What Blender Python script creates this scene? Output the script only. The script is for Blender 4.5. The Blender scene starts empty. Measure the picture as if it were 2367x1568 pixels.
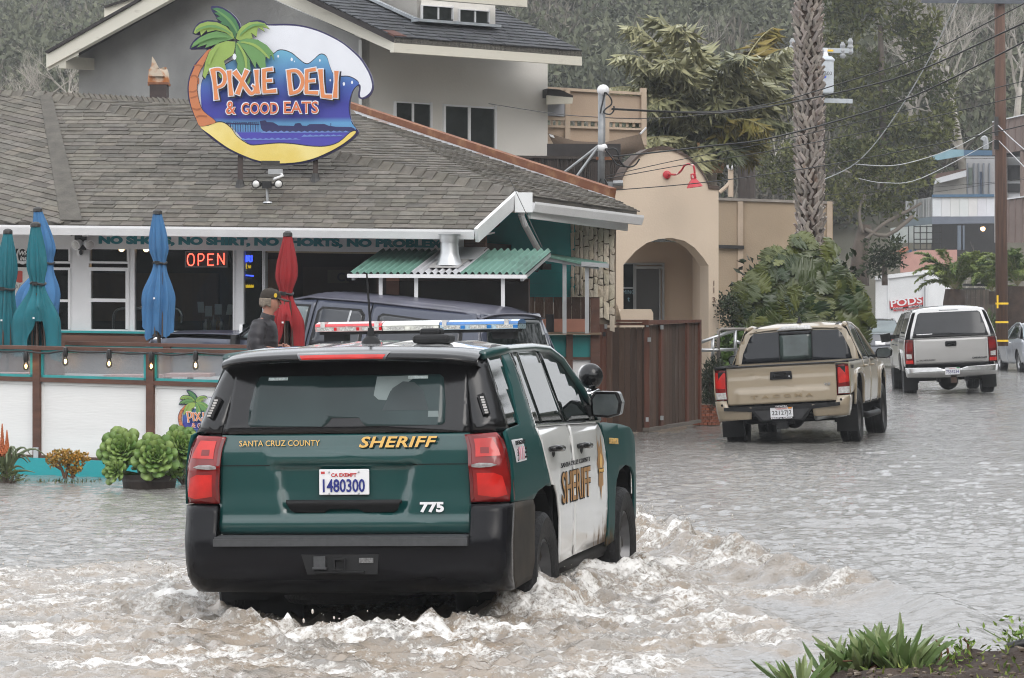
import bpy, bmesh, math, random
import numpy as np
from mathutils import Vector, Matrix
from mathutils.noise import noise as pnoise
from mathutils.geometry import tessellate_polygon
random.seed(7); RS=np.random.RandomState(11)
sc=bpy.context.scene; COL=sc.collection; PI=math.pi; R=math.radians
# ---------------- camera, world, sun, exposure
F=8000.; HZ=705.; CX=1183.5; CZ=1.9            # focal length and horizon in a 2367 px wide frame; camera 1.9 m over the water
cam=bpy.data.cameras.new('camera'); cam.sensor_width=36; cam.lens=36*F/2367.; cam.shift_y=-(784.-HZ)/2367.
cam.clip_start=.5; cam.clip_end=3000
camo=bpy.data.objects.new('camera',cam); camo.location=(0,0,CZ); camo.rotation_euler=(R(90),0,0); COL.objects.link(camo); sc.camera=camo
cam.dof.use_dof=True; cam.dof.focus_distance=22.5; cam.dof.aperture_fstop=24
SUN_EL,SUN_AZ=R(40),R(152)
w=bpy.data.worlds.new('World'); sc.world=w; w.use_nodes=True; nt=w.node_tree
bg=nt.nodes['Background']; sky=nt.nodes.new('ShaderNodeTexSky'); sky.sky_type='NISHITA'; sky.sun_disc=False
sky.sun_elevation=SUN_EL; sky.sun_rotation=SUN_AZ; sky.air_density=1.0; sky.dust_density=4.0; sky.ozone_density=1.0
cl=nt.nodes.new('ShaderNodeTexNoise'); cl.inputs['Scale'].default_value=2.2; cl.inputs['Detail'].default_value=5     # the overcast deck over the sky
wt=nt.nodes.new('ShaderNodeTexCoord'); nt.links.new(wt.outputs['Generated'],cl.inputs['Vector'])
cr=nt.nodes.new('ShaderNodeValToRGB'); nt.links.new(cl.outputs['Fac'],cr.inputs[0])
cr.color_ramp.elements[0].position=.3; cr.color_ramp.elements[1].position=.7; cr.color_ramp.elements[0].color=(5.6,5.75,6.0,1); cr.color_ramp.elements[1].color=(8.6,8.7,8.8,1)
hs=nt.nodes.new('ShaderNodeMix'); hs.data_type='RGBA'; hs.inputs[0].default_value=.88
nt.links.new(sky.outputs[0],hs.inputs[6]); nt.links.new(cr.outputs[0],hs.inputs[7]); nt.links.new(hs.outputs[2],bg.inputs['Color']); bg.inputs['Strength'].default_value=.15
sl=bpy.data.lights.new('sun','SUN'); sl.energy=.55; sl.angle=R(35); sl.color=(1,.975,.95)
so=bpy.data.objects.new('sun',sl); COL.objects.link(so)
sd=Vector((math.sin(SUN_AZ)*math.cos(SUN_EL),math.cos(SUN_AZ)*math.cos(SUN_EL),math.sin(SUN_EL)))
so.rotation_euler=sd.to_track_quat('Z','Y').to_euler(); so.location=(0,0,60)
sc.view_settings.view_transform='Standard'; sc.view_settings.look='None'; sc.view_settings.exposure=.78; sc.view_settings.gamma=1
sc.view_settings.use_curve_mapping=False
sc.render.engine='CYCLES'; cy=sc.cycles; cy.use_denoising=True; cy.use_adaptive_sampling=False; cy.filter_width=1.0; cy.max_bounces=6; cy.diffuse_bounces=2; cy.glossy_bounces=3
cy.transmission_bounces=4; cy.transparent_max_bounces=10; cy.volume_bounces=0; cy.caustics_reflective=False; cy.caustics_refractive=False
cy.sample_clamp_indirect=4
try: cy.denoiser='OPENIMAGEDENOISE'
except Exception: pass
# ---------------- materials
MC={}
def mat(name,col,rough=.6,var=.18,scale=6.,bump=0.,bscale=40.,metal=0.,coat=0.,emit=None,es=1.,spec=.5,stretch=None,col2=None,mix=(.42,.62),alpha=1.,detail=5,coord='Object'):
    if name in MC: return MC[name]
    m=bpy.data.materials.new(name); m.use_nodes=True; t=m.node_tree; b=t.nodes['Principled BSDF']; L=t.links.new
    b.inputs['Roughness'].default_value=rough; b.inputs['Metallic'].default_value=metal
    b.inputs['Specular IOR Level'].default_value=spec
    if coat: b.inputs['Coat Weight'].default_value=coat; b.inputs['Coat Roughness'].default_value=.04
    b.inputs['Alpha'].default_value=alpha
    tc=t.nodes.new('ShaderNodeTexCoord'); mp=t.nodes.new('ShaderNodeMapping'); L(tc.outputs[coord],mp.inputs[0])
    if stretch: mp.inputs['Scale'].default_value=stretch
    c=tuple(col)+(1,)
    if var or col2:
        n=t.nodes.new('ShaderNodeTexNoise'); n.inputs['Scale'].default_value=scale; n.inputs['Detail'].default_value=detail; L(mp.outputs[0],n.inputs['Vector'])
        r=t.nodes.new('ShaderNodeValToRGB'); L(n.outputs['Fac'],r.inputs[0])
        r.color_ramp.elements[0].position=mix[0]-(0 if col2 else .12); r.color_ramp.elements[1].position=mix[1]+(0 if col2 else .1)
        if col2: r.color_ramp.elements[0].color=c; r.color_ramp.elements[1].color=tuple(col2)+(1,)
        else:
            r.color_ramp.elements[0].color=tuple(x*(1-var) for x in col)+(1,); r.color_ramp.elements[1].color=tuple(min(1,x*(1+var)) for x in col)+(1,)
        L(r.outputs[0],b.inputs['Base Color'])
    else: b.inputs['Base Color'].default_value=c
    if bump:
        n2=t.nodes.new('ShaderNodeTexNoise'); n2.inputs['Scale'].default_value=bscale; n2.inputs['Detail'].default_value=4; L(mp.outputs[0],n2.inputs['Vector'])
        bp=t.nodes.new('ShaderNodeBump'); bp.inputs['Strength'].default_value=bump; bp.inputs['Distance'].default_value=.02; L(n2.outputs['Fac'],bp.inputs['Height']); L(bp.outputs[0],b.inputs['Normal'])
    if emit: b.inputs['Emission Color'].default_value=tuple(emit)+(1,); b.inputs['Emission Strength'].default_value=es
    MC[name]=m; return m
def vcol(m,name='tint',amt=1.):   # multiply the base colour by a per-piece tint attribute (each shingle, board or stone has its own shade)
    t=m.node_tree; b=t.nodes['Principled BSDF']; s=b.inputs['Base Color']
    a=t.nodes.new('ShaderNodeAttribute'); a.attribute_name=name
    x=t.nodes.new('ShaderNodeMix'); x.data_type='RGBA'; x.blend_type='MULTIPLY'; x.inputs[0].default_value=amt
    if s.links: t.links.new(s.links[0].from_socket,x.inputs[6])
    else: x.inputs[6].default_value=s.default_value
    t.links.new(a.outputs['Color'],x.inputs[7]); t.links.new(x.outputs[2],s); return m
def pane(name,tint=(.5,.55,.55),see=.35,rough=.02,dark=(.02,.025,.025)):   # window glass: reflects by Fresnel, partly see-through
    if name in MC: return MC[name]
    m=bpy.data.materials.new(name); m.use_nodes=True; t=m.node_tree; L=t.links.new; b=t.nodes['Principled BSDF']
    b.inputs['Base Color'].default_value=tuple(dark)+(1,); b.inputs['Roughness'].default_value=rough; b.inputs['Specular IOR Level'].default_value=.6
    tr=t.nodes.new('ShaderNodeBsdfTransparent'); tr.inputs[0].default_value=tuple(tint)+(1,)
    mx=t.nodes.new('ShaderNodeMixShader'); lw=t.nodes.new('ShaderNodeFresnel'); lw.inputs[0].default_value=1.5
    s=t.nodes.new('ShaderNodeMath'); s.operation='MULTIPLY_ADD'; s.inputs[1].default_value=see; s.inputs[2].default_value=1-see; L(lw.outputs[0],s.inputs[0])
    L(s.outputs[0],mx.inputs[0]); L(tr.outputs[0],mx.inputs[1]); L(b.outputs[0],mx.inputs[2]); L(mx.outputs[0],t.nodes['Material Output'].inputs[0])
    MC[name]=m; return m
# ---------------- geometry helpers
def ray(u,v): return Vector(((u-CX)/F,1.,-(v-HZ)/F))
def P(u,v,Y): return Vector((0,0,CZ))+ray(u,v)*Y
class Plane:
    """a vertical (or sloped) plane through point o; hit(u,v) is the point of it seen at a frame position"""
    def __init__(s,o,az=0.,n=None):
        s.o=Vector(o); s.n=Vector(n) if n is not None else Vector((math.sin(R(az)),math.cos(R(az)),0)); s.n.normalize()
        s.d=Vector((s.n.y,-s.n.x,0)).normalized(); s.up=s.d.cross(s.n)
    def hit(s,u,v,off=0.):
        d=ray(u,v); c=Vector((0,0,CZ)); t=((s.o+s.n*off)-c).dot(s.n)/d.dot(s.n); return c+d*t
    def moved(s,off): p=Plane(s.o+s.n*off,n=s.n); return p
class MB:
    def __init__(s): s.v=[]; s.f=[]; s.mi=[]; s.cols=None
    def add(s,v,f,mi=0):
        o=len(s.v); s.v.extend([tuple(x) for x in v]); s.f.extend([tuple(i+o for i in q) for q in f]); s.mi.extend([mi]*len(f)); return s
    def box(s,c,size,rz=0.,mi=0,M=None):
        x,y,z=[q/2 for q in size]; p=[Vector((a*x,b*y,d*z)) for a in(-1,1) for b in(-1,1) for d in(-1,1)]
        m=(M or Matrix.Rotation(rz,3,'Z')); c=Vector(c)
        return s.add([c+m@q for q in p],[(0,1,3,2),(4,6,7,5),(0,4,5,1),(2,3,7,6),(0,2,6,4),(1,5,7,3)],mi)
    def prism(s,pts,vec,mi=0,cap=True):     # polygon extruded along a vector
        n=len(pts); vec=Vector(vec); pts=[Vector(p) for p in pts]; a=pts+[p+vec for p in pts]
        fs=[(i,(i+1)%n,n+(i+1)%n,n+i) for i in range(n)]
        if cap:
            if n<=4: fs+=[tuple(range(n))[::-1],tuple(range(n,2*n))]
            else:
                tr=tessellate_polygon([pts]); fs+=[tuple(t)[::-1] for t in tr]+[tuple(n+i for i in t) for t in tr]
        return s.add(a,fs,mi)
    def poly(s,pts,mi=0):
        if len(pts)<=4: return s.add(pts,[tuple(range(len(pts)))],mi)
        return s.add(pts,[tuple(t) for t in tessellate_polygon([[Vector(p) for p in pts]])],mi)
    def bar(s,a,b,w,h,up=(0,0,1),mi=0):     # straight bar of rectangular section
        a=Vector(a); b=Vector(b); d=(b-a).normalized(); up=Vector(up); x=d.cross(up).normalized()*w/2; y=x.cross(d).normalized()*h/2
        return s.add([a-x-y,a+x-y,a+x+y,a-x+y,b-x-y,b+x-y,b+x+y,b-x+y],[(0,1,2,3),(7,6,5,4),(0,4,5,1),(1,5,6,2),(2,6,7,3),(3,7,4,0)],mi)
    def tube(s,path,r,n=8,cap=True,mi=0):
        path=[Vector(p) for p in path]; k=len(path); rr=r if hasattr(r,'__len__') else [r]*k; vs=[]; pv=None
        for i,p in enumerate(path):
            d=(path[min(i+1,k-1)]-path[max(i-1,0)]).normalized()
            if pv is None: pv=d.orthogonal().normalized()
            pv=(pv-d*pv.dot(d)); pv=pv.normalized() if pv.length>1e-6 else d.orthogonal().normalized(); q=d.cross(pv)
            vs+=[p+(pv*math.cos(2*PI*j/n)+q*math.sin(2*PI*j/n))*rr[i] for j in range(n)]
        fs=[(i*n+j,i*n+(j+1)%n,(i+1)*n+(j+1)%n,(i+1)*n+j) for i in range(k-1) for j in range(n)]
        if cap: fs+=[tuple(range(n))[::-1],tuple((k-1)*n+j for j in range(n))]
        return s.add(vs,fs,mi)
    def lathe(s,prof,c=(0,0,0),n=20,M=None,mi=0,cap=True):    # profile [(r,z)] turned about z
        M=M or Matrix.Identity(3); c=Vector(c); k=len(prof)
        vs=[c+M@Vector((r*math.cos(2*PI*j/n),r*math.sin(2*PI*j/n),z)) for r,z in prof for j in range(n)]
        fs=[(i*n+j,i*n+(j+1)%n,(i+1)*n+(j+1)%n,(i+1)*n+j) for i in range(k-1) for j in range(n)]
        if cap and prof[0][0]>1e-5: fs.append(tuple(range(n))[::-1])
        if cap and prof[-1][0]>1e-5: fs.append(tuple((k-1)*n+j for j in range(n)))
        return s.add(vs,fs,mi)
    def ball(s,c,r,n=10,m=7,sc3=(1,1,1),M=None,mi=0):
        prof=[(max(math.sin(PI*i/m),1e-6),-math.cos(PI*i/m)) for i in range(m+1)]; M=(M or Matrix.Identity(3))@Matrix.Diagonal(Vector(sc3)*r)
        return s.lathe(prof,c,n,M,mi)
    def grid(s,fn,nu,nv,mi=0):
        vs=[fn(i/nu,j/nv) for j in range(nv+1) for i in range(nu+1)]; W=nu+1
        return s.add(vs,[(j*W+i,j*W+i+1,(j+1)*W+i+1,(j+1)*W+i) for j in range(nv) for i in range(nu)],mi)
    def merge(s,o): return s.add(o.v,o.f)
    def build(s,name,m,parent=None,smooth=False,local=False,norm=True,tint=None,**pr):
        me=bpy.data.meshes.new(name); me.from_pydata(s.v,[],s.f)
        if norm and len(s.f)<30000:
            bm=bmesh.new(); bm.from_mesh(me); bmesh.ops.recalc_face_normals(bm,faces=bm.faces); bm.to_mesh(me); bm.free()
        ms=m if isinstance(m,(list,tuple)) else [m]
        for q in ms: me.materials.append(q)
        if len(ms)>1: me.polygons.foreach_set('material_index',np.array(s.mi,dtype=np.int32))
        if smooth:
            me.polygons.foreach_set('use_smooth',np.ones(len(me.polygons),dtype=bool))
            if smooth is not True:
                try: me.set_sharp_from_angle(angle=R(smooth))
                except Exception: pass
        if tint is not None:
            a=me.color_attributes.new('tint','FLOAT_COLOR','POINT'); t=np.ones((len(me.vertices),4),dtype=np.float32)
            tt=np.asarray(tint,dtype=np.float32); t[:,:3]=tt if tt.ndim==1 else np.repeat(tt,len(me.vertices)//len(tt),axis=0); a.data.foreach_set('color',t.ravel())
        o=bpy.data.objects.new(name,me); COL.objects.link(o); attach(o,parent,local)
        for k,x in pr.items(): o[k]=x
        return o
def attach(o,parent,local=False):
    if parent is None: return o
    o.parent=parent
    if not local and parent.parent is None: o.matrix_parent_inverse=Matrix.Translation(-Vector(parent.location))
    return o
def thing(name,label,cat,loc=(0,0,0),group=None,rot=(0,0,0)):
    o=bpy.data.objects.new(name,None); o.empty_display_size=.2; COL.objects.link(o); o.location=loc; o.rotation_euler=rot; o['label']=label; o['category']=cat
    if group: o['group']=group
    return o
def tag(o,label,cat,group=None):
    o['label']=label; o['category']=cat
    if group: o['group']=group
    return o
def pieces(parent,name,items,m,local=False,limit=300,smooth=False,norm=False,tv=.18,key=None):
    """alike pieces, each an object; items are MBs (nearest first); past the limit one joined part. Each piece gets its own shade."""
    items=sorted(items,key=key) if key else items; rr=random.Random(len(items))
    def tn():
        g=1+rr.uniform(-tv,tv); return (g*(1+rr.uniform(-.03,.03)),g,g*(1+rr.uniform(-.04,.04)))
    for it in items[:limit]: it.build(name,m,parent,smooth=smooth,local=local,norm=norm,tint=tn())
    rest=items[limit:]
    if rest:
        j=MB(); tt=[]
        for it in rest: j.merge(it); t=tn(); tt+=[t]*len(it.v)
        j.build(name,m,parent,smooth=smooth,local=local,norm=norm,tint=np.array(tt),kind='stuff')
def slab(pl,uv,depth=.02,off=0.,mb=None):
    """a flat piece lying in a wall plane: its outline is given where the photo shows it, its thickness goes back from the face"""
    mb=mb or MB(); return mb.prism([pl.hit(u,v,off) for u,v in uv],pl.n*depth)
def rect(u0,v0,u1,v1,s=0.): return [(u0,v0),(u1,v0+s*(u1-u0)),(u1,v1+s*(u1-u0)),(u0,v1)]
def frame_uv(pl,u0,v0,u1,v1,w,depth,off,s=0.,mb=None):
    mb=mb or MB(); 
    for r in (rect(u0,v0,u1,v0+w,s),rect(u0,v1-w,u1,v1,s),rect(u0,v0+w,u0+w,v1-w,s),rect(u1-w,v0+w,u1,v1-w,s)): slab(pl,r,depth,off,mb)
    return mb
TEXTS=[]
def text(body,size,M,m,parent,name='lettering',extrude=.001,offset=0.,shear=0.,fit=None,fith=None,local=False,space=1.):
    """flat lettering; turned into meshes at the end (fit and fith are its width and height in metres)"""
    c=bpy.data.curves.new(name,'FONT'); c.body=body; c.size=size; c.extrude=extrude; c.offset=offset; c.shear=shear; c.space_character=space
    c.materials.append(m); c.resolution_u=3
    o=bpy.data.objects.new('font_'+name,c); COL.objects.link(o); TEXTS.append((o,name,M,parent,local,fit,fith)); return o
def texts_to_meshes():
    dg=bpy.context.evaluated_depsgraph_get()
    for o,name,M,parent,local,fit,fith in TEXTS:
        me=bpy.data.meshes.new_from_object(o.evaluated_get(dg)); me.name=name; n=len(me.vertices); a=np.zeros(n*3); me.vertices.foreach_get('co',a); a=a.reshape(-1,3)
        if fit: a[:,0]=(a[:,0]-a[:,0].min())*fit/np.ptp(a[:,0])
        if fith: a[:,1]=(a[:,1]-a[:,1].min())*fith/np.ptp(a[:,1])
        me.vertices.foreach_set('co',a.ravel()); me.update()
        q=bpy.data.objects.new(name,me); COL.objects.link(q); attach(q,parent,local); q.matrix_basis=M
    for o,*_ in TEXTS: bpy.data.curves.remove(o.data)
def frame3(o,x,y):    # matrix with given origin and in-plane axes
    x=Vector(x).normalized(); z=x.cross(Vector(y)).normalized(); y=z.cross(x); m=Matrix((x,y,z)).transposed().to_4x4(); m.translation=Vector(o); return m
def spline(pts,n=8,closed=True):  # Catmull-Rom through points
    out=[]; k=len(pts); rng=range(k if closed else k-1)
    for i in rng:
        g=lambda j:Vector(pts[j%k] if closed else pts[min(max(j,0),k-1)])
        a,b,c,d=g(i-1),g(i),g(i+1),g(i+2)
        for q in range(n):
            t=q/n; out.append(.5*((2*b)+(c-a)*t+(2*a-5*b+4*c-d)*t*t+(3*b-a-3*c+d)*t**3))
    if not closed: out.append(Vector(pts[-1]))
    return out
# ================= SETTING: ground, flood water, hillside
def struct(o,**k): o['kind']='structure'; return o
g=MB(); g.poly([(-900,-40,-.42),(900,-40,-.42),(900,2200,-.42),(-900,2200,-.42)])
struct(g.build('ground',mat('soil',(.11,.085,.06),.9,.3,.4)))
# --- numpy gradient noise
_perm=RS.permutation(512); _perm=np.concatenate([_perm,_perm]); _ang=RS.rand(512)*2*PI
def pn(x,y):
    xi=np.floor(x).astype(int); yi=np.floor(y).astype(int); xf=x-xi; yf=y-yi; u=xf**3*(xf*(xf*6-15)+10); v=yf**3*(yf*(yf*6-15)+10)
    def gr(a,b,dx,dy): k=_ang[_perm[(_perm[a&511]+b)&511]]; return np.cos(k)*dx+np.sin(k)*dy
    n00=gr(xi,yi,xf,yf); n10=gr(xi+1,yi,xf-1,yf); n01=gr(xi,yi+1,xf,yf-1); n11=gr(xi+1,yi+1,xf-1,yf-1)
    return ((n00*(1-u)+n10*u)*(1-v)+(n01*(1-u)+n11*u)*v)*1.5
def fbm(x,y,o=4,g_=.5,ridge=False):
    s=0;a=1.;t=0
    for i in range(o):
        n=pn(x*2**i+17.3*i,y*2**i-9.1*i); s=s+a*((1-2*np.abs(n)) if ridge else n); t+=a; a*=g_
    return s/t
def gnd(u,v): Y=CZ*F/(v-HZ); return ((u-CX)/F*Y,Y)
def inpoly(px,py,poly):
    ins=np.zeros(px.shape,bool); dist=np.full(px.shape,1e9); n=len(poly)
    for i in range(n):
        x0,y0=poly[i]; x1,y1=poly[(i+1)%n]
        c=((y0>py)!=(y1>py))&(px<(x1-x0)*(py-y0)/((y1-y0) or 1e-9)+x0); ins^=c
        dx,dy=x1-x0,y1-y0; t=np.clip(((px-x0)*dx+(py-y0)*dy)/(dx*dx+dy*dy+1e-12),0,1); dist=np.minimum(dist,np.hypot(px-x0-t*dx,py-y0-t*dy))
    return np.where(ins,dist,-dist)
def linedist(px,py,pts):
    d=np.full(px.shape,1e9); tt=np.zeros(px.shape); side=np.zeros(px.shape); k=len(pts)-1
    for i in range(k):
        x0,y0=pts[i]; x1,y1=pts[i+1]; dx,dy=x1-x0,y1-y0; t=np.clip(((px-x0)*dx+(py-y0)*dy)/(dx*dx+dy*dy),0,1)
        q=np.hypot(px-x0-t*dx,py-y0-t*dy); m=q<d; d=np.where(m,q,d); tt=np.where(m,(i+t)/k,tt); side=np.where(m,np.sign(dx*(py-y0)-dy*(px-x0)),side)
    return d,tt,side
WAKE=[gnd(*p) for p in [(-400,1315),(0,1312),(430,1292),(760,1280),(1100,1250),(1430,1206),(1545,1212),(1690,1286),(1860,1330),(2020,1366),(2100,1392),(1960,1412),(1740,1392),(1800,1432),(1930,1487),(1900,1520),(1720,1522),(1640,1600),(1500,1750),(-600,1750)]]
ARM=[gnd(*p) for p in [(1462,1250),(1530,1262),(1640,1305),(1780,1340),(1900,1362),(2060,1394),(2170,1420),(2235,1455),(2215,1500),(2100,1545)]]
ARM2=[gnd(*p) for p in [(1260,1370),(1400,1362),(1560,1390),(1700,1436),(1830,1480),(1930,1530),(1960,1580)]]
SIDE=[(.10,20.9),(.40,21.6),(.80,23.3),(1.05,24.5)]
LSIDE=[(-2.15,21.6),(-1.75,23.2),(-1.35,25.2)]
LARM=[gnd(*p) for p in [(470,1330),(330,1326),(150,1340),(-100,1350),(-400,1360)]]
BACK=[gnd(*p) for p in [(480,1452),(700,1478),(900,1482),(1100,1450),(1230,1405)]]
def water_h(X,Y):
    far=np.clip((Y-14)/40,0,1)
    wx=X+.25*pn(X*.7,Y*.35); wy=Y+.3*pn(X*.6+5,Y*.3)
    h=.022*fbm(wx*1.2,wy*1.2,4,.55)+.024*fbm(wx*3.2+3,wy*3.6,3,.6)+.009*pn(wx*9,wy*10)
    h=h*(1.1-.35*far)
    calm=np.clip((Y-33)/6,0,1)*np.clip((-1.5-X)/2,0,1); h=h*(1-.55*calm)
    d=inpoly(X,Y,WAKE); m=np.clip(d/.55+.25,0,1); m=m*m*(3-2*m)
    tx=X+.18*pn(X*2.1,Y*1.7); ty=Y+.25*pn(X*1.8+9,Y*1.5+4)
    bil=1-np.abs(fbm(tx*1.9,ty*1.25,5,.55))*2.2
    tur=.060*(bil-.55)+.050*(fbm(tx*4.2,ty*3.0,4,.55,True)-.25)+.018*fbm(tx*9,ty*7,3,.6,True)
    near=np.exp(-(((X+.3)/2.6)**2+((Y-20.5)/3.4)**2))
    h=h*(1-.4*m)+m*tur*(.55+.9*near)
    lump=.6+.55*fbm(X*2.3+7,Y*1.6,3)+.5*np.clip(pn(X*5,Y*4),-.4,1)
    fo=.58*m+m*.12*near+m*.30*np.clip(fbm(X*.9,Y*1.3+8,3)*1.6,-1,1)
    for pts,a0,a1,w0,w1 in ((ARM,.40,.05,.30,.16),(ARM2,.09,.03,.30,.2),(LARM,.09,.04,.35,.4),(BACK,.12,.08,.30,.30),(SIDE,.15,.15,.34,.40),(LSIDE,.12,.10,.35,.4)):
        q,t,sd=linedist(X,Y,pts); a=a0+(a1-a0)*t**.6; wd=w0+(w1-w0)*t; g_=np.exp(-(q/wd)**2); nz=np.clip(lump,0,1.6)
        if pts is ARM: nz=nz*(1-np.clip(t*1.7-.5,0,1))+np.clip(t*1.7-.5,0,1)*.9
        h=h+a*g_*nz; fo=fo+g_*(.14-.50*np.clip(t*1.3-.45,0,1) if pts is ARM else .2*(1-.6*t))
    # hollow drawn down behind the rear bumper
    cx,cyy=X+1.0,Y-20.75; hol=np.exp(-((cx/.85)**2+(cyy/.55)**2)); h=h-.16*hol; fo=fo-.75*hol
    # streaks of foam carried away over the slick patch on the right and the bottom
    st=np.clip(fbm(X*.9+2,Y*4.2,4,.6)*2.4-.35,0,1); sm=np.clip(inpoly(X,Y,[gnd(*p) for p in [(-600,1300),(1500,1240),(2180,1420),(2100,1540),(1800,1800),(-600,1800)]])/.6+.2,0,1)
    fo=fo+.42*st*sm
    return h,np.clip(fo,0,1.2)
ys=[10.5]
while ys[-1]<150: ys.append(ys[-1]+min(.6,max(.028,.032*(ys[-1]/19)**1.7)))
xs=[0.]
while xs[-1]<34: xs.append(xs[-1]+(.03 if xs[-1]<4.2 else min(.6,.03*(xs[-1]/4.2)**2.2)))
xs=np.array([-x for x in xs[:0:-1]]+xs); ys=np.array(ys); XX,YY=np.meshgrid(xs,ys)
hh,fo=water_h(XX,YY); W,Hn=len(xs),len(ys)
co=np.stack([XX+.05*np.clip(fo,0,1)*pn(XX*3,YY*3+40),YY,hh],-1).reshape(-1,3).astype(np.float32)
me=bpy.data.meshes.new('flood_water'); idx=np.arange(W*Hn).reshape(Hn,W); q=np.stack([idx[:-1,:-1],idx[:-1,1:],idx[1:,1:],idx[1:,:-1]],-1).reshape(-1,4)
me.vertices.add(len(co)); me.vertices.foreach_set('co',co.ravel()); me.loops.add(q.size); me.loops.foreach_set('vertex_index',q.ravel().astype(np.int32))
me.polygons.add(len(q)); me.polygons.foreach_set('loop_start',np.arange(0,q.size,4,dtype=np.int32)); me.polygons.foreach_set('use_smooth',np.ones(len(q),bool)); me.update(calc_edges=True)
a=me.attributes.new('foam','FLOAT','POINT'); a.data.foreach_set('value',fo.ravel().astype(np.float32))
# churned water material: muddy brown below, tan where air is beaten in, white foam on top
m=bpy.data.materials.new('muddy_flood_water'); m.use_nodes=True; t=m.node_tree; L=t.links.new; b=t.nodes['Principled BSDF']
at=t.nodes.new('ShaderNodeAttribute'); at.attribute_name='foam'; tc=t.nodes.new('ShaderNodeTexCoord')
def nz(scale,det,st,rough=.6):
    mp=t.nodes.new('ShaderNodeMapping'); mp.inputs['Scale'].default_value=st; L(tc.outputs['Object'],mp.inputs[0]); n=t.nodes.new('ShaderNodeTexNoise'); n.inputs['Scale'].default_value=scale; n.inputs['Detail'].default_value=det; n.inputs['Roughness'].default_value=rough; L(mp.outputs[0],n.inputs[0]); return n.outputs['Fac']
def mth(op,a_,b_=None,c_=None,cl=False):
    n=t.nodes.new('ShaderNodeMath'); n.operation=op; n.use_clamp=cl
    for i,x in enumerate((a_,b_,c_)):
        if x is None: continue
        if isinstance(x,(int,float)): n.inputs[i].default_value=x
        else: L(x,n.inputs[i])
    return n.outputs[0]
n1=nz(7,8,(1,.7,1),.72); n2=nz(2.2,4,(1,.8,1)); n3=nz(30,5,(1,.7,1),.7)
lace=mth('ADD',mth('MULTIPLY',n1,.58),mth('MULTIPLY',n3,.42))
thr=mth('MULTIPLY_ADD',at.outputs['Fac'],-.34,.712)            # more foam, lower threshold
fm=mth('MULTIPLY',mth('SUBTRACT',lace,thr),8,cl=True); fm=mth('MULTIPLY',fm,mth('MULTIPLY',at.outputs['Fac'],3,cl=True),cl=True)
tan=mth('MULTIPLY',mth('MULTIPLY',at.outputs['Fac'],1.3,cl=True),mth('MULTIPLY_ADD',n2,3.4,-.95,cl=True),cl=True)
def mix(f,c1,c2):
    x=t.nodes.new('ShaderNodeMix'); x.data_type='RGBA'; L(f,x.inputs[0])
    for i,c in ((6,c1),(7,c2)):
        if isinstance(c,tuple): x.inputs[i].default_value=c+(1,)
        else: L(c,x.inputs[i])
    return x.outputs[2]
cw=mix(tan,(.235,.226,.212),(.315,.250,.185)); cw=mix(fm,cw,(.82,.80,.77)); L(cw,b.inputs['Base Color'])
L(mth('MULTIPLY_ADD',fm,.5,.07),b.inputs['Roughness']); b.inputs['IOR'].default_value=1.36; L(mth('MULTIPLY_ADD',fm,-.35,.6),b.inputs['Specular IOR Level'])
hb=mth('ADD',mth('MULTIPLY',nz(6.5,5,(.8,.9,1),.62),1.),mth('MULTIPLY',fm,.25)); hb=mth('ADD',hb,mth('MULTIPLY',n3,.25))
bp=t.nodes.new('ShaderNodeBump'); bp.inputs['Strength'].default_value=.75; bp.inputs['Distance'].default_value=.035; L(hb,bp.inputs['Height']); L(bp.outputs[0],b.inputs['Normal'])
me.materials.append(m); wo=bpy.data.objects.new('flood_water',me); COL.objects.link(wo); struct(wo)
# hillside terrain behind everything
def hill(a,b_): 
    X=-140+300*a; Y=118+330*b_; z=-.5+ (max(0,b_-.02))**.9*52*(.8+.25*math.sin(X*.021+1)) + 1.5*pnoise(Vector((X*.03,Y*.03,0))); return (X,Y,z)
struct(MB().grid(hill,60,60).build('hillside',mat('hill_soil',(.060,.060,.040),.95,.5,.08,col2=(.10,.085,.06)),smooth=True,norm=False))

# the other side of the valley, behind the camera: it closes the street and is what the cars' panels mirror
def hill2(a,b_): X=-150+300*a; Y=-32-110*b_; return (X,Y,-.5+(13.+4*pnoise(Vector((X*.05,3.,0)))+2.5*pnoise(Vector((X*.21,7.,0))))*min(1,b_*9)+22*b_)
struct(MB().grid(hill2,90,24).build('opposite_hillside',mat('wooded_slope',(.035,.042,.026),.95,.5,.25,col2=(.07,.065,.05)),smooth=True,norm=False))

# droplets thrown up by the wheels
def drops(mb,c,ex,n,vmax,rr,r0=.002,r1=.009):
    for i in range(n):
        q=Vector((c[0]+rr.gauss(0,ex[0]),c[1]+rr.gauss(0,ex[1]),c[2]+abs(rr.gauss(0,ex[2])))); r=r0+(r1-r0)*rr.random()**3; mb.ball(q,r,5,3,(1,1,rr.uniform(.8,1.8)))
mb=MB(); rr=random.Random(15)
for u,v,z,ex,n in ((1490,1262,.10,(.16,.25,.13),260),(1560,1275,.08,(.22,.2,.10),170),(1700,1315,.05,(.30,.2,.07),120),(1640,1300,.12,(.2,.2,.09),60),(1240,1390,.06,(.14,.18,.12),200),(1200,1420,.04,(.25,.15,.08),120),(700,1470,.02,(.5,.12,.05),90),(1000,1470,.02,(.4,.12,.05),90),(470,1370,.05,(.2,.2,.10),170),(1420,1300,.05,(.12,.2,.10),140),(300,1345,.03,(.5,.3,.06),120)):
    X_,Y_=gnd(u,v); drops(mb,(X_,Y_,z),ex,n,1,rr)
o=mb.build('spray_droplets',mat('water_spray',(.62,.58,.53),.15,.15,9,spec=.6),None,norm=False,smooth=True); o['kind']='stuff'

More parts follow.
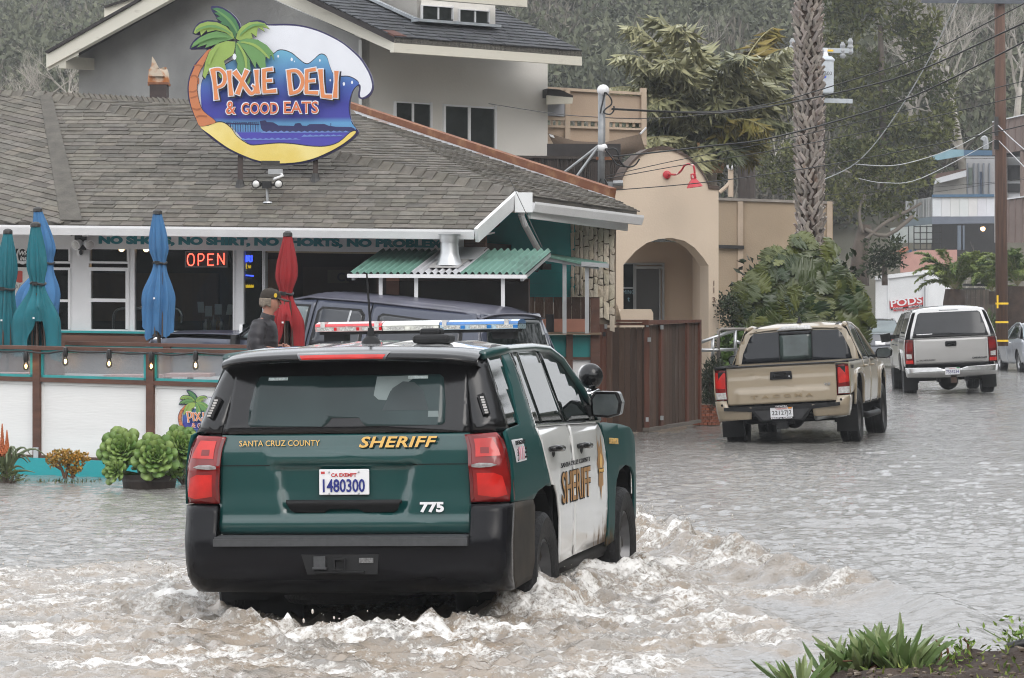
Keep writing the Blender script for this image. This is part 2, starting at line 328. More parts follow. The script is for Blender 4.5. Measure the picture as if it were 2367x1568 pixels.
# wooded slope on the right of the street, just outside the picture (seen in the cars' flanks)
def hill3(a,b_): Y=4+66*b_; X=max(9.,.165*Y+3.5)+26*a; return (X,Y,-.5+(2.+3*pnoise(Vector((Y*.09,9.,0)))+1.*pnoise(Vector((Y*.3,X*.2,3.))))*min(1,a*7)+12*a)
struct(MB().grid(hill3,26,70).build('roadside_slope',MC['wooded_slope'],smooth=True,norm=False))
# ================= THE DELI
def U(cx,cy,ox,oy,s_): return ((ox+cx/s_)/1.6899,(oy+cy/s_)/1.6899)
white=mat('white_paint',(.80,.80,.81),.5,.05,3,.05,60); offw=mat('weathered_white_paint',(.74,.72,.66),.65,.06,2,col2=(.60,.56,.48),mix=(.6,.72),stretch=(1,1,6),bump=.1)
teal=mat('teal_paint',(.014,.33,.335),.5,.10,3,.08,50); tealtrim=mat('teal_trim',(.03,.33,.34),.45,.1,8)
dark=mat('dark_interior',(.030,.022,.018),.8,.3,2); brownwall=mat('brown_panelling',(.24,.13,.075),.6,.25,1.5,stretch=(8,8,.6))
glass=pane('window_glass',(.75,.78,.78),.80,.02); glassd=pane('dark_window_glass',(.25,.28,.28),.55,.03)
shm=vcol(mat('grey_brown_shingle',(.135,.123,.104),.9,.22,9,.6,90)); shbase=mat('roof_felt',(.10,.092,.08),.95,.2,4)
metal=mat('galvanised_metal',(.52,.53,.54),.38,.12,5,metal=.8); darkmetal=mat('dark_metal',(.035,.033,.032),.5,.2,8)
rust=mat('rusted_steel',(.20,.075,.035),.75,.35,5,.2,30,col2=(.34,.17,.08),mix=(.5,.75)); chrome=mat('chrome',(.8,.8,.8),.12,0,metal=1.)
black=mat('black_plastic',(.014,.014,.015),.42,.15,12); greyplas=mat('grey_plastic',(.30,.31,.32),.5,.1,9)
def lit(name,col,es): return mat(name,col,.5,0,emit=col,es=es)
bulbm=lit('warm_bulb',(1.,.62,.30),9.); 
DW=Plane((-3.5,48,0),13.5)
EP=DW.moved(-1.1)
A_,B_=EP.hit(-240,515.4),EP.hit(1096,529)
deli=thing('deli_building','long low deli with brown shingle roof, white window front and teal slogan board','building',(-2,48,0))
def part(mb,name,m,par=None,**k): return mb.build(name,m,par or deli,**k)
# roof planes
dAB=(B_-A_).normalized(); nfr=dAB.cross(Vector((DW.n.x,DW.n.y,.46))).normalized()
RF=Plane(B_,n=nfr); P1,P2,V2=RF.hit(105,222),RF.hit(1190,447),RF.hit(165,515)
E1=P2+Vector((.02,-.02,-.04)); az=R(35); 
def along(o,a,u):   # the point where a level line from o, heading a, is seen at column u
    k=(u-CX)/F; t=(k*o.y-o.x)/(math.sin(a)-k*math.cos(a)); return t
tE=along(E1,az,1472); E2=Vector((E1.x+tE*math.sin(az),E1.y+tE*math.cos(az),0)); E2.z=CZ+(HZ-489)/F*E2.y
R4=P(815,262,55.5); RR=Plane(P2,n=(R4-P2).cross(E2-P2)); LROW=RF.hit(100,524)-RF.hit(0,500)
front=[A_,B_,P2,P1,V2] ; fpoly=[V2,B_,P2,P1]
rpoly=[P2,E2,RR.hit(1420,462),R4]; tpoly=[P1,P2,R4]
lpoly=[p+nfr*(.015 if nfr.z>0 else -.015) for p in (A_,V2,P1,RF.hit(-240,212))]
roof=part(MB(),'roof',shbase)
def shingles(poly,row,name,expo=.143,tab=.30,th=.016,jit=.35,par=None,m=shm,limit=300,seed=3):
    """courses of shingle tabs over a flat roof face; row is the direction of the courses"""
    rr=random.Random(seed); row=Vector(row).normalized(); n=(poly[1]-poly[0]).cross(poly[2]-poly[1]).normalized()
    if n.z<0: n=-n
    row=(row-n*row.dot(n)).normalized()
    up=n.cross(row).normalized(); 
    if up.z<0: up=-up
    o=poly[0]; p2=[((p-o).dot(row),(p-o).dot(up)) for p in poly]; x0,x1=min(p[0] for p in p2),max(p[0] for p in p2); y0,y1=min(p[1] for p in p2),max(p[1] for p in p2)
    out=[]; k=0; y=y0
    def span(y):
        c=[]
        for i in range(len(p2)):
            (ax,ay),(bx,by)=p2[i],p2[(i+1)%len(p2)]
            if (ay>y)!=(by>y): c.append(ax+(y-ay)/(by-ay)*(bx-ax))
        return sorted(c)
    while y<y1:
        sp=span(y+expo*.5)
        for a_,b_ in zip(sp[::2],sp[1::2]):
            x=a_-rr.random()*tab
            while x<b_:
                w=tab*(1+rr.uniform(-jit,jit)); l,r=max(x,a_),min(x+w-.006,b_)
                if r-l>.03:
                    d=rr.uniform(0,.02); yb=y-.012-d; hb=th*rr.uniform(.7,1.25)
                    q=lambda X,Y,H:o+row*X+up*Y+n*H
                    yt=min(y+expo+.03,y1); out.append(MB().add([q(l,yb,0),q(r,yb,0),q(r-.008*rr.random(),yb,hb),q(l+.008*rr.random(),yb,hb),q(l,yt,.001),q(r,yt,.001)],[(0,1,2,3),(3,2,5,4),(0,3,4),(1,5,2)]))
                x+=w
        y+=expo
    out.sort(key=lambda b:b.v[0][1]); pieces(par,name,out,m,limit=limit,tv=.27); return n
mb=MB()
for pl in (fpoly,rpoly,tpoly,lpoly): mb.prism(pl,(0,0,-.10))
rb=mb.build('roof_deck',shbase,roof)
allp=[]
shingles(fpoly,dAB,'shingle',par=roof); 
shingles(rpoly,(E2-P2),'shingle',par=roof,limit=0,seed=5); shingles(tpoly,(E2-P2),'shingle',par=roof,limit=0,seed=8); shingles(lpoly,LROW,'shingle',par=roof,limit=0,seed=6)
caps=[]
def capline(a,b,w,n,rr=random.Random(4)):
    d=(b-a)/n; s_=Vector((d.y,-d.x,0)).normalized()*w
    for i in range(n):
        p=a+d*i; q=p+d*1.15; h=Vector((0,0,.05)); l=Vector((0,0,.03+.012*rr.random()))
        caps.append(MB().add([p-s_+l*.2-Vector((0,0,w*.42)),p+h+l,p+s_+l*.2-Vector((0,0,w*.42)),q-s_-Vector((0,0,w*.42)),q+h,q+s_-Vector((0,0,w*.42))],[(0,1,4,3),(1,2,5,4),(0,2,1)]))
capline(P2,P1,.14,46); capline(P1,R4,.14,60); capline(P1,RF.hit(-240,212),.14,14)
pieces(roof,'ridge_cap',caps,shm,tv=.22)
# valley flashing
mb=MB(); vd=(P1-V2).normalized(); sx=dAB*.16; mb.prism([V2-sx+Vector((0,0,.03)),V2+sx+Vector((0,-.02,.03)),P1+sx*.6+Vector((0,0,.03)),P1-sx*.6+Vector((0,0,.03))],(0,0,.012)); mb.build('valley_strip',mat('valley_felt',(.095,.087,.074),.9,.25,6,.4),roof)
# eave gutter, rake board, right gutter
whp=mat('white_metal_trim',(.80,.80,.81),.35,.04,4)
def gutter(a,b,h,w,name='gutter'):
    mb=MB(); o=Vector((0,0,0)); d=(b-a).normalized(); s_=Vector((d.y,-d.x,0)).normalized()
    if s_.y>0: s_=-s_
    z=Vector((0,0,1)); prof=[(0,0),(0,-h),(w*.7,-h),(w,-h*.25),(w,0),(w-.012,0),(w-.012,-h*.22),(w*.65,-h+.015),(.01,-h+.015),(.01,0)]
    pr=[a+s_*x+z*y for x,y in prof]; mb.prism(pr,b-a); return part(mb,name,whp)
gutter(A_+Vector((0,0,-.015)),B_+Vector((0,0,-.015)),.13,.11)
mb=MB(); mb.bar(A_+Vector((0,.05,-.09)),B_+Vector((0,.05,-.09)),.03,.10); part(mb,'fascia',whp)
mb=MB(); mb.bar(B_+Vector((.03,-.03,-.09)),P2+Vector((.03,-.05,-.07)),.05,.2,up=nfr); part(mb,'rake_board',whp)
mb=MB(); mb.box(P2+Vector((.12,-.08,-.13)),(.24,.2,.27)); part(mb,'gable_block',white)
G1=E1+Vector((.16,-.05,-.08)); G2=E2+Vector((0,0,-.06)); gutter(G1,G2,.135,.12)
mb=MB(); mb.bar(G1+Vector((0.02,.04,-.17)),G2+Vector((-.15,0,-.165)),.05,.11); part(mb,'fascia',whp)
mb=MB(); tp=[Vector((.0,0,0)),]; mb.tube([P(1207,482,47.75),P(1205,500,47.7),P(1213,520,47.75),P(1248,585,48.6)],[.045,.045,.045,.045],10); part(mb,'downspout',whp)
# soffit
mb=MB(); mb.prism([A_+Vector((0,.06,-.13)),B_+Vector((0,.06,-.13)),B_+DW.n*1.15+Vector((0,0,-.04)),A_+DW.n*1.15+Vector((0,0,-.04))],(0,0,.02)); part(mb,'soffit',whp)
# rust-coloured flashing beam along the top of the right roof face
b0,b1=RR.hit(800,250)+Vector((0,0,.0)),RR.hit(1416,458); up=Vector((0,0,1))
mb=MB(); mb.bar(b0+up*.03,b1+up*.06,.12,.17); part(mb,'rusty_beam',rust)
mb=MB(); mb.bar(b0+Vector((-.05,-.22,-.02)),b1+Vector((-.05,-.2,-.02)),.2,.02); part(mb,'flashing',mat('flashing_metal',(.34,.36,.38),.5,.3,3,col2=(.22,.12,.08),mix=(.55,.7)))
# facade: posts, bands, wall below the sills; all on plane DW
SL=.0125
def wr(u0,v0,u1,v1,depth=.12,off=0.,mb=None,s=SL): return slab(DW,rect(u0,v0,u1,v1,s),depth,off,mb)
mb=MB()
wr(-120,526,1072,571,.10,-.02,mb)                                        # band over the windows (slogan board)
part(mb,'slogan_board',white)
for r_ in ((-120,570,30,800),(162,573.5,205,768),(295,575,308.5,768),(540,577,562,768),(606,578,613,770)): part(wr(*r_),'wall_post',white)
mb=MB(); wr(-120,766,1100,880,.12,.0,mb); wr(1072,535,1122,600,.1,-.01,mb); part(mb,'lower_wall',mat('brown_siding',(.12,.062,.042),.7,.2,2,stretch=(1,1,9)))
for k in range(3): part(wr(1072,546+k*17,1121,547.2+k*17,.01,-.02),'siding_joint',dark)
mb=MB(); wr(120,764,560,769,.2,-.10,mb); part(mb,'window_sill',tealtrim)
part(wr(611,571,1075,584,.1,.02),'lintel',mat('lit_lintel',(.42,.33,.22),.6,.15,3))  # yellowish light falling on the lintel is put into its colour
# interior room behind the windows
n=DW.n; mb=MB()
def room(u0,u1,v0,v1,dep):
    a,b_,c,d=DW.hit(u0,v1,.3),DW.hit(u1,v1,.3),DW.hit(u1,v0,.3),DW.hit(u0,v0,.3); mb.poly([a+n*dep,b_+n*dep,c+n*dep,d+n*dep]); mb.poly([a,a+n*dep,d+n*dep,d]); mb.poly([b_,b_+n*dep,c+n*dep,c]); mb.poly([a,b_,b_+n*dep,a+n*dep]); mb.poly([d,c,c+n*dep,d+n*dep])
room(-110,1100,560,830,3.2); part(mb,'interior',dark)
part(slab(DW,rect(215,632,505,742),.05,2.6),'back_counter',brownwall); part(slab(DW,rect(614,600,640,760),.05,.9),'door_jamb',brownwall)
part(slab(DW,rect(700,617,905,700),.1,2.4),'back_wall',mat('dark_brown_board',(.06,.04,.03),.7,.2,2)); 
def win(u0,v0,u1,v1,fw=6,name='window'):
    f=part(frame_uv(DW,u0,v0,u1,v1,fw,.09,-.015,SL),name,white)
    wr(u0+fw*.8,v0+fw*.8,u1-fw*.8,v1-fw*.8,.008,.03).build('pane',glass,f); return f
win(30,570,103,609,5); win(103,571,163,609,5); f=win(98,618,163,768,6); wr(104,692,157,698,.06,-.02).build('meeting_rail',white,f)
win(202,571,298,609,5); f=win(202,618,298,769,8); wr(209,690,291,698,.06,-.02).build('meeting_rail',white,f)
win(307,571.5,542,768,4); 
f=win(560,576,609,772,3,'glass_door')
part(slab(DW,rect(34,618,98,768,SL),.02,-.01),'poster_board',mat('poster_paper',(.62,.62,.60),.6,.2,3))
# service counter on the right with sneeze guard, posts and corrugated awning
part(slab(DW,rect(870,640,1222,760,.012),.08,.05),'counter_wall',mat('maroon_board',(.055,.028,.022),.6,.2,2))
part(slab(DW,rect(893,640,922,700),.05,.02),'counter_post',mat('pink_board',(.42,.19,.13),.7,.1,3))
# teal wall and stone veneer, on planes set back
TW=Plane((0.5,49.6,0),2); part(slab(TW,[(1121,488),(1330,500),(1330,702),(1121,690)],.15),'teal_wall',teal)
for v in (588,628,655,680): part(slab(TW,rect(1215,v,1319,v+.9,.02),.02,-.004),'siding_joint',mat('teal_joint',(.02,.27,.28),.5,.1))
part(slab(TW,[(1121,470),(1330,488),(1330,498),(1121,486)],.1,-.05),'soffit_board',offw)
part(slab(TW,rect(1318,500,1424,750),.25,.02),'stone_backing',mat('dark_mortar',(.20,.16,.12),.95,.3,8))
rr=random.Random(21); st=[]; cols=[]; u=1319.
stm=vcol(mat('split_stone',(.62,.55,.44),.85,.22,7,.5,35,col2=(.42,.31,.20),mix=(.60,.80)))
while u<1421:
    wcol=rr.uniform(8,15); v=506+rr.uniform(-10,4)
    while v<735:
        h=rr.uniform(14,42); ww=min(wcol,1421-u); j=lambda k:rr.uniform(-k,k)
        if ww>3:
            sk=j(4); c=[(u+j(.9)+.5,v+1+sk+j(1.5)),(u+ww*.5+j(1.5),v+.6+j(2.2)),(u+ww-.2+j(.9),v+1-sk+j(1.5)),(u+ww-.4+j(1),v+h*.5),(u+ww-.7+j(.9),v+h-.6-sk+j(1)),(u+ww*.5,v+h-.4+j(1.5)),(u+.6+j(.9),v+h-.6+sk+j(1)),(u+.3+j(1),v+h*.5)]
            o=rr.uniform(-.035,0); b_=MB(); fr=[TW.hit(*p,o-.012) for p in c]; cc=sum(fr,Vector())/8; fr=[cc+(p-cc)*.97 for p in fr]; bk=[TW.hit(*p,.03) for p in c]
            tl=TW.n*rr.uniform(-.012,.012)
            b_.add(fr+bk+[cc-TW.n*rr.uniform(.004,.02)],[(i,(i+1)%8,16) for i in range(8)]+[(i,(i+1)%8,8+(i+1)%8,8+i) for i in range(8)]); st.append(b_)
        v+=h
    u+=wcol
pieces(deli,'stone',st,stm,tv=.16,limit=300)
# window-band lettering
lt=mat('teal_lettering',(.010,.22,.26),.5,.08,6)
a0=DW.hit(228,567.5,-.026); a1=DW.hit(1021,577,-.026)
text('NO SHOES, NO SHIRT, NO SHORTS, NO PROBLEM',.20,frame3(a0,a1-a0,(0,0,1)),lt,deli,'slogan',.003,.0135,fit=(a1-a0).length,fith=.135)
# bracket pads under the eave
for u in (150,190,244,505,760): part(slab(DW,rect(u,541,u+13,547),.06,-.35),'gutter_bracket',whp)
# neon OPEN sign, neon beer sign, wifi sign, lamps, taps, papers inside
openS=thing('open_sign','red neon OPEN sign in dark frame hanging inside the big window','neon sign',DW.hit(476,600,.1))
frame_uv(DW,427.5,581,526,618.5,2.6,.05,.0,.0).build('frame',mat('grey_sign_frame',(.10,.12,.12),.4,.1),openS)
slab(DW,rect(430,583,524,616.5),.01,.03).build('backboard',black,openS)
neon=lit('red_neon',(1.,.09,.055),2.4)
def strokes(pl,paths,r,off,m,par,name='letter',fn=None,closed=()):
    for i,p in enumerate(paths):
        pts=[pl.hit(*(fn(*q) if fn else q),off) for q in p]
        if len(pts)>2: pts=spline(pts,4,closed=(i in closed))
        if i in closed: pts.append(pts[0])
        MB().tube(pts,r,6).build(name,m,par,smooth=True)
f6=lambda x,y:U(x,y,0,750,2.24)
strokes(DW,[[(1640,595),(1648,555),(1670,542),(1692,555),(1700,595),(1692,632),(1670,645),(1648,632)],[(1735,645),(1735,545)],[(1735,545),(1770,545),(1785,570),(1770,600),(1735,603)],[(1870,545),(1818,545)],[(1818,545),(1818,642)],[(1818,642),(1870,642)],[(1818,592),(1860,592)],[(1905,640),(1905,540)],[(1905,540),(1960,636)],[(1960,636),(1960,535)]],.0075,-.005,neon,openS,fn=f6,closed=(0,))
cor=thing('beer_sign','blue and yellow neon beer sign behind the narrow glass door','neon sign',DW.hit(575,620,.1))
slab(DW,rect(562.5,580,582,690),.01,.16).build('backboard',black,cor)
bl=lit('blue_neon',(.05,.10,1.),3.); yl=lit('yellow_neon',(.75,.50,.02),1.1); wl=lit('white_neon',(.5,.9,.9),1.2)
f2=lambda x,y:U(x,y,800,850,2.367)
strokes(DW,[[(375,325),(358,350),(358,395),(372,415)],[(385,350),(380,400),(392,405),(394,360)],[(402,350),(402,405)],[(402,365),(412,352)],[(418,352),(416,405),(430,405)],[(436,350),(436,408)]],.010,.12,bl,cor,fn=f2)
strokes(DW,[[(380,535),(452,541)]],.010,.12,bl,cor,fn=f2); strokes(DW,[[(385,425),(385,470),(392,472)],[(400,440),(408,470)],[(415,445),(413,470)],[(425,440),(422,470)]]+[[(358+9*k,620+(k%2)*6),(360+9*k,650)] for k in range(11)],.006,.12,yl,cor,fn=f2)
strokes(DW,[[(378,490),(362,530),(375,520),(370,575)]],.006,.12,wl,cor,fn=f2)
wf=thing('wifi_sign','round white Wi-Fi inside mark on black board in left upper window','sign',DW.hit(50,591,.0))
slab(DW,rect(34.5,571,65,609),.01,.015).build('board',black,wf); wm=mat('white_print',(.8,.8,.8),.5,0)
cx0,cy0=52.5,591.5; strokes(DW,[[(cx0+12.5*math.cos(a)*1.02,cy0+18*math.sin(a)) for a in [R(20+i*33) for i in range(10)]]],.014,.0,wm,wf,'ring')
for txt,u,v,s_ in (('WI-FI',42.5,590,.085),('inside',46,602,.085)): text(txt,s_,frame3(DW.hit(u,v,.005),DW.d,(0,0,1)),wm,wf,'lettering',.001,.003,shear=.2)
ps=DW.hit(46,640,-.015); tm=mat('red_print',(.5,.06,.04),.5,0); MB().lathe([(0,0),(.085,0),(.085,.004),(0,.004)],ps,20,Matrix.Rotation(R(90),3,'X')).build('poster_roundel',tm,deli)
text('ARTISAN',.09,frame3(DW.hit(34,668,-.016),DW.d,(0,0,1)),mat('grey_print',(.25,.25,.25),.6,0),deli,'poster_lettering')
for i,(u,v) in enumerate(((40.5,573.5),(281,575),(338,575.5))):
    l=thing('ceiling_lamp','small lit lamp glowing warm at the top of the '+('left poster window','pane left of the big window','big window beside the blue umbrella')[i],'lamp',DW.hit(u,v,.35),'lit ceiling lamps inside the deli')
    MB().ball(DW.hit(u,v,.35),.045,10,6).build('bulb',bulbm,l,smooth=True); MB().lathe([(.05,.04),(.06,.06),(.0,.07)],DW.hit(u,v,.35),10).build('fitting',whp,l)
tap=thing('beer_tap_arch','arched chrome beer tap rail behind the big window','beer tap',DW.hit(345,770,.5))
MB().tube(spline([DW.hit(*f6(*p),.5) for p in [(995,1215),(995,1110),(1010,1050),(1070,1020),(1300,1018),(1500,1018),(1560,1030),(1590,1080),(1585,1150)]],6,False),.028,8).build('pipe',chrome,tap,smooth=True)
for x,y in ((1180,1000),(1500,1010),(1570,1110)): MB().tube([DW.hit(*f6(x,y+30),.47),DW.hit(*f6(x,y-15),.45)],.02,6).build('tap_handle',mat('brass',(.5,.35,.1),.3,0,metal=1),tap)
cup=mat('paper_white',(.72,.74,.74),.7,.05)
for i,(x,y,w_,h_,tl) in enumerate(((1730,962,55,95,-4),(1795,998,60,92,0),(1878,982,62,92,0),(1985,985,50,90,8))):
    k=thing('menu_card','small white card on a stick, '+('leftmost','second','third','tilted last')[i]+' of the cards behind the big window','card',DW.hit(*f6(x+w_/2,1205),.3),'white cards standing in the big window')
    slab(DW,[f6(*p) for p in ((x+tl,y),(x+w_+tl,y),(x+w_-tl,y+h_),(x-tl,y+h_))],.006,.28).build('card',cup,k)
    MB().tube([DW.hit(*f6(x+w_/2,y+h_-10),.29),DW.hit(*f6(x+w_/2-tl,1205),.3)],.006,5).build('stick',brownwall,k)
bm_=mat('bottle_glass',(.12,.10,.02),.2,.2); 
for i,(x,y,m_) in enumerate(((1830,1100,bm_),(1870,1075,metal),(1910,1095,mat('yellow_bottle',(.45,.25,.02),.4,.1)),(1940,1110,metal),(1800,1115,cup))):
    t_=DW.hit(*f6(x,y),.4); b_=DW.hit(*f6(x,1210),.4); h_=(t_-b_).length
    o=MB().lathe([(.035,0),(.036,h_*.6),(.014,h_*.75),(.014,h_)],b_,10).build('bottle',m_,None,smooth=True); tag(o,('dark green bottle','tall steel canister','yellow capped bottle','short steel canister','white tub')[i]+' standing under the cards in the big window',('bottle','canister','bottle','canister','tub')[i],'things on the counter behind the window')
co_=thing('menu_board','dim brown board with CO lettering deep inside the open front','sign',DW.hit(785,640,2.3)); slab(DW,rect(757,624,806,655),.02,2.28).build('board',mat('dim_board',(.11,.085,.06),.7,.2,3),co_); text('CO',.17,frame3(DW.hit(779,650,2.27),DW.d,(0,0,1)),black,co_,'lettering',.001,.006)
# flood lights: under the eave (two heads), on the roof (two heads and a bar), at the teal wall
def spot(name,label,c,heads,m_,lensm,r=.075):
    t_=thing(name,label,'flood light',c)
    for h,dr in heads:
        d=Vector(dr).normalized(); M=d.to_track_quat('Z','Y').to_matrix(); MB().lathe([(.02,-.13),(r*.7,-.10),(r,-.0),(r*1.04,.02),(r*.96,.02)],h,14,M).build('lamp_head',m_,t_,smooth=40); MB().lathe([(r*.95,.012),(r*.6,.03),(0,.036)],h,14,M).build('lens',lensm,t_,smooth=True)
        MB().tube([Vector(h)-d*.08,Vector(c)],.018,6).build('arm',m_,t_)
    return t_
lens=mat('lamp_lens',(.70,.70,.68),.15,.1,20,spec=.8)
c=DW.hit(186,562,-.25); t_=spot('flood_light','white twin-headed flood light under the eave between the two windows',c,[(DW.hit(176,566,-.4),(-.5,-1,-.35)),(DW.hit(207,566,-.4),(.7,-1,-.3))],white,lens,.07)
MB().box(DW.hit(187,556,-.2),(.16,.14,.16)).build('mount',black,t_); MB().box(DW.hit(190,572,-.3),(.11,.05,.08)).build('sensor',black,t_)
t_=thing('security_camera','small white security camera on the post under the twin flood light','camera',DW.hit(185,581,-.03)); MB().ball(DW.hit(185.5,581,-.08),.06,12,8,(.85,.9,1.25)).build('housing',white,t_,smooth=True); MB().ball(DW.hit(187,584,-.13),.028,10,6,(1,.5,1.3)).build('lens',black,t_,smooth=True)
b0=RF.hit(619,470); t_=spot('roof_flood_light','twin roof flood light on a stub pole below the big sign',b0+Vector((-.02,-.02,.24)),[(b0+Vector((-.15,-.09,.26)),(-.3,-1,-.05)),(b0+Vector((.15,-.09,.26)),(.25,-1,-.05))],darkmetal,lens,.062)
MB().tube([b0+Vector((0,0,-.02)),b0+Vector((-.01,0,.24))],.022,8).build('pole',metal,t_); MB().lathe([(.07,0),(.06,.02),(.0,.03)],b0,12).build('base',metal,t_); MB().box(b0+Vector((-.01,-.05,.25)),(.13,.08,.1)).build('sensor',black,t_)
MB().tube([b0+Vector((.08,0,.33)),b0+Vector((.20,.1,.38)),b0+Vector((.16,.25,.42))],.018,7).build('conduit',whp,t_); MB().box(b0+Vector((.09,.25,.44)),(.2,.12,.07)).build('junction_box',metal,t_); MB().box(b0+Vector((.02,.22,.56)),(.25,.1,.06),.2).build('bar_lamp',darkmetal,t_)
c=TW.hit(1150,500,-.25); spot('flood_light','black flood light under the eave in front of the teal wall',c,[(TW.hit(1144,513,-.45),(-.25,-1,-.25))],black,lens,.08)
# chimney pipe with torn rusty cap, behind the ridge
ch=thing('chimney_pipe','square dark flue with torn rusty cap behind the roof ridge','chimney',P(363,240,55))
f1=lambda x,y:U(x,y,0,0,1.742); CH=Plane((0,55,0),0); q=lambda x,y:CH.hit(*f1(x,y))
MB().prism([q(1018,575),q(1132,575),q(1132,760),q(1018,760)],(0,.42,0)).build('flue',mat('brown_flue',(.045,.03,.028),.6,.3,5),ch)
capm=mat('rusty_cap',(.55,.46,.36),.7,.15,4,.1,col2=(.42,.15,.04),mix=(.44,.56))
def capf(a,b_):
    an=-PI*.05+a*PI*2.1; y=578-118*b_; rr_=.175*(1-.25*b_**3); c0=q(1070,y); return c0+Vector((math.cos(an)*rr_,.21+math.sin(an)*rr_,.03*math.sin(an*2)*b_))
mb=MB().grid(capf,20,6); mb.prism([q(1030,460),q(1034,383),q(1050,405),q(1085,470)],(0,.01,0)); mb.prism([q(1012,470),q(1080,462),q(1120,520),q(1010,520)],(0,.3,0)); mb.build('cap',capm,ch,smooth=35); MB().prism([q(1004,560),q(1142,560),q(1142,577),q(1008,577)],(0,.45,0)).build('rim',rust,ch)
# ================= SIGN, AWNING, UMBRELLAS, FENCES, PLANTERS
def ribbon(mb,pl,pts,w,off,fn=None):
    """flat printed stroke of varying width lying in a plane (points and widths in picture units)"""
    pts=[Vector((p[0],p[1])) for p in pts]; k=len(pts); w=w if hasattr(w,'__len__') else [w]*k; L_=[];R_=[]
    for i,p in enumerate(pts):
        d=(pts[min(i+1,k-1)]-pts[max(i-1,0)]); d=d.normalized() if d.length else Vector((1,0)); q=Vector((-d.y,d.x))*w[i]/2; L_.append(p+q); R_.append(p-q)
    H=lambda p:pl.hit(*(fn(p.x,p.y) if fn else (p.x,p.y)),off)
    return mb.add([H(p) for p in L_]+[H(p) for p in R_],[(i,i+1,k+i+1,k+i) for i in range(k-1)])
navy=mat('sign_navy',(.03,.025,.10),.45,.06,5); swhite=mat('sign_white',(.78,.80,.86),.4,.03,4); ssand=mat('sign_sand',(.80,.62,.16),.45,.05,2,col2=(.86,.72,.28),mix=(.4,.6)); strunk=mat('sign_trunk',(.56,.20,.085),.45,.05,5); strunkd=mat('sign_trunk_dark',(.36,.12,.05),.45,.05,5)
sblk=mat('sign_black',(.015,.012,.02),.45,0); sg1=mat('sign_green_dark',(.07,.21,.09),.45,.05,5); sg2=mat('sign_green_light',(.29,.42,.10),.45,.05,5); sg3=mat('sign_green_mid',(.14,.30,.10),.45,.05,5); sor=mat('sign_orange',(.74,.26,.10),.45,.06,5); sor2=mat('sign_red_orange',(.70,.17,.065),.45,.05,5); sship=mat('sign_ship',(.028,.03,.12),.45,.05,5); scl=mat('sign_cloud',(.16,.26,.60),.45,.1,9)
def seamat(name,z0,z1):
    m=mat(name,(.1,.1,.4),.42,0); t=m.node_tree; b=t.nodes['Principled BSDF']; tc=t.nodes.new('ShaderNodeTexCoord'); sp=t.nodes.new('ShaderNodeSeparateXYZ'); mr=t.nodes.new('ShaderNodeMapRange'); r=t.nodes.new('ShaderNodeValToRGB')
    t.links.new(tc.outputs['Object'],sp.inputs[0]); t.links.new(sp.outputs[2],mr.inputs[0]); mr.inputs[1].default_value=z0; mr.inputs[2].default_value=z1; t.links.new(mr.outputs[0],r.inputs[0]); t.links.new(r.outputs[0],b.inputs['Base Color'])
    e=r.color_ramp.elements; e[0].position=0; e[0].color=(.075,.065,.40,1); e[1].position=1; e[1].color=(.16,.44,.62,1)
    for p,c in ((.14,(.075,.065,.42,1)),(.155,(.12,.28,.55,1)),(.24,(.12,.34,.60,1)),(.30,(.055,.06,.36,1)),(.44,(.045,.05,.34,1)),(.62,(.06,.12,.44,1)),(.78,(.10,.26,.52,1))): x=e.new(p); x.color=c
    return m
SGO=[(255,40),(300,33),(360,45),(430,85),(490,140),(530,200),(543,240),(590,200),(650,175),(710,168),(765,180),(800,208),(880,205),(1000,205),(1130,220),(1260,255),(1380,305),(1500,370),(1600,445),(1690,530),(1750,620),(1790,700),(1810,790),(1800,850),(1770,895),(1730,920),(1695,925),(1668,910),(1665,870),(1672,820),(1660,795),(1630,815),(1605,860),(1590,920),(1582,1000),(1590,1080),(1610,1150),(1630,1195),(1655,1215),(1668,1240),(1655,1265),(1600,1320),(1500,1390),(1380,1455),(1250,1510),(1100,1545),(930,1558),(800,1550),(680,1525),(560,1480),(430,1420),(320,1350),(230,1280),(160,1205),(115,1130),(75,1040),(45,950),(30,850),(35,760),(60,670),(100,590),(160,520),(215,455),(140,448),(60,450),(52,430),(75,385),(110,345),(150,318),(90,305),(78,290),(100,240),(140,195),(200,172),(270,170),(320,178),(295,130),(265,85)]
SGW=[(560,240),(700,200),(810,222),(1000,222),(1130,236),(1260,270),(1380,320),(1500,385),(1590,455),(1678,540),(1738,630),(1775,705),(1796,790),(1786,845),(1758,880),(1720,905),(1690,908),(1680,880),(1688,830),(1680,785),(1620,800),(1575,930),(1567,1000),(1575,1080),(1600,1160),(1500,1300),(1095,1400),(600,1390),(300,1250),(175,1100),(140,1000),(120,870),(118,760),(150,660),(200,540),(260,440),(400,330)]
SGB=[(180,1050),(160,930),(155,850),(165,770),(195,715),(250,680),(330,640),(420,580),(480,550),(560,540),(700,550),(800,530),(860,490),(900,462),(960,462),(1030,490),(1090,540),(1150,585),(1190,588),(1240,550),(1290,505),(1330,500),(1365,530),(1385,590),(1410,660),(1440,705),(1500,712),(1560,710),(1620,730),(1672,775),(1630,815),(1600,870),(1580,940),(1572,1010),(1582,1080),(1605,1160),(1640,1225),(1500,1330),(1350,1378),(1200,1372),(1050,1352),(900,1345),(720,1360),(640,1365),(560,1310),(480,1220),(420,1160),(340,1140),(290,1150)]
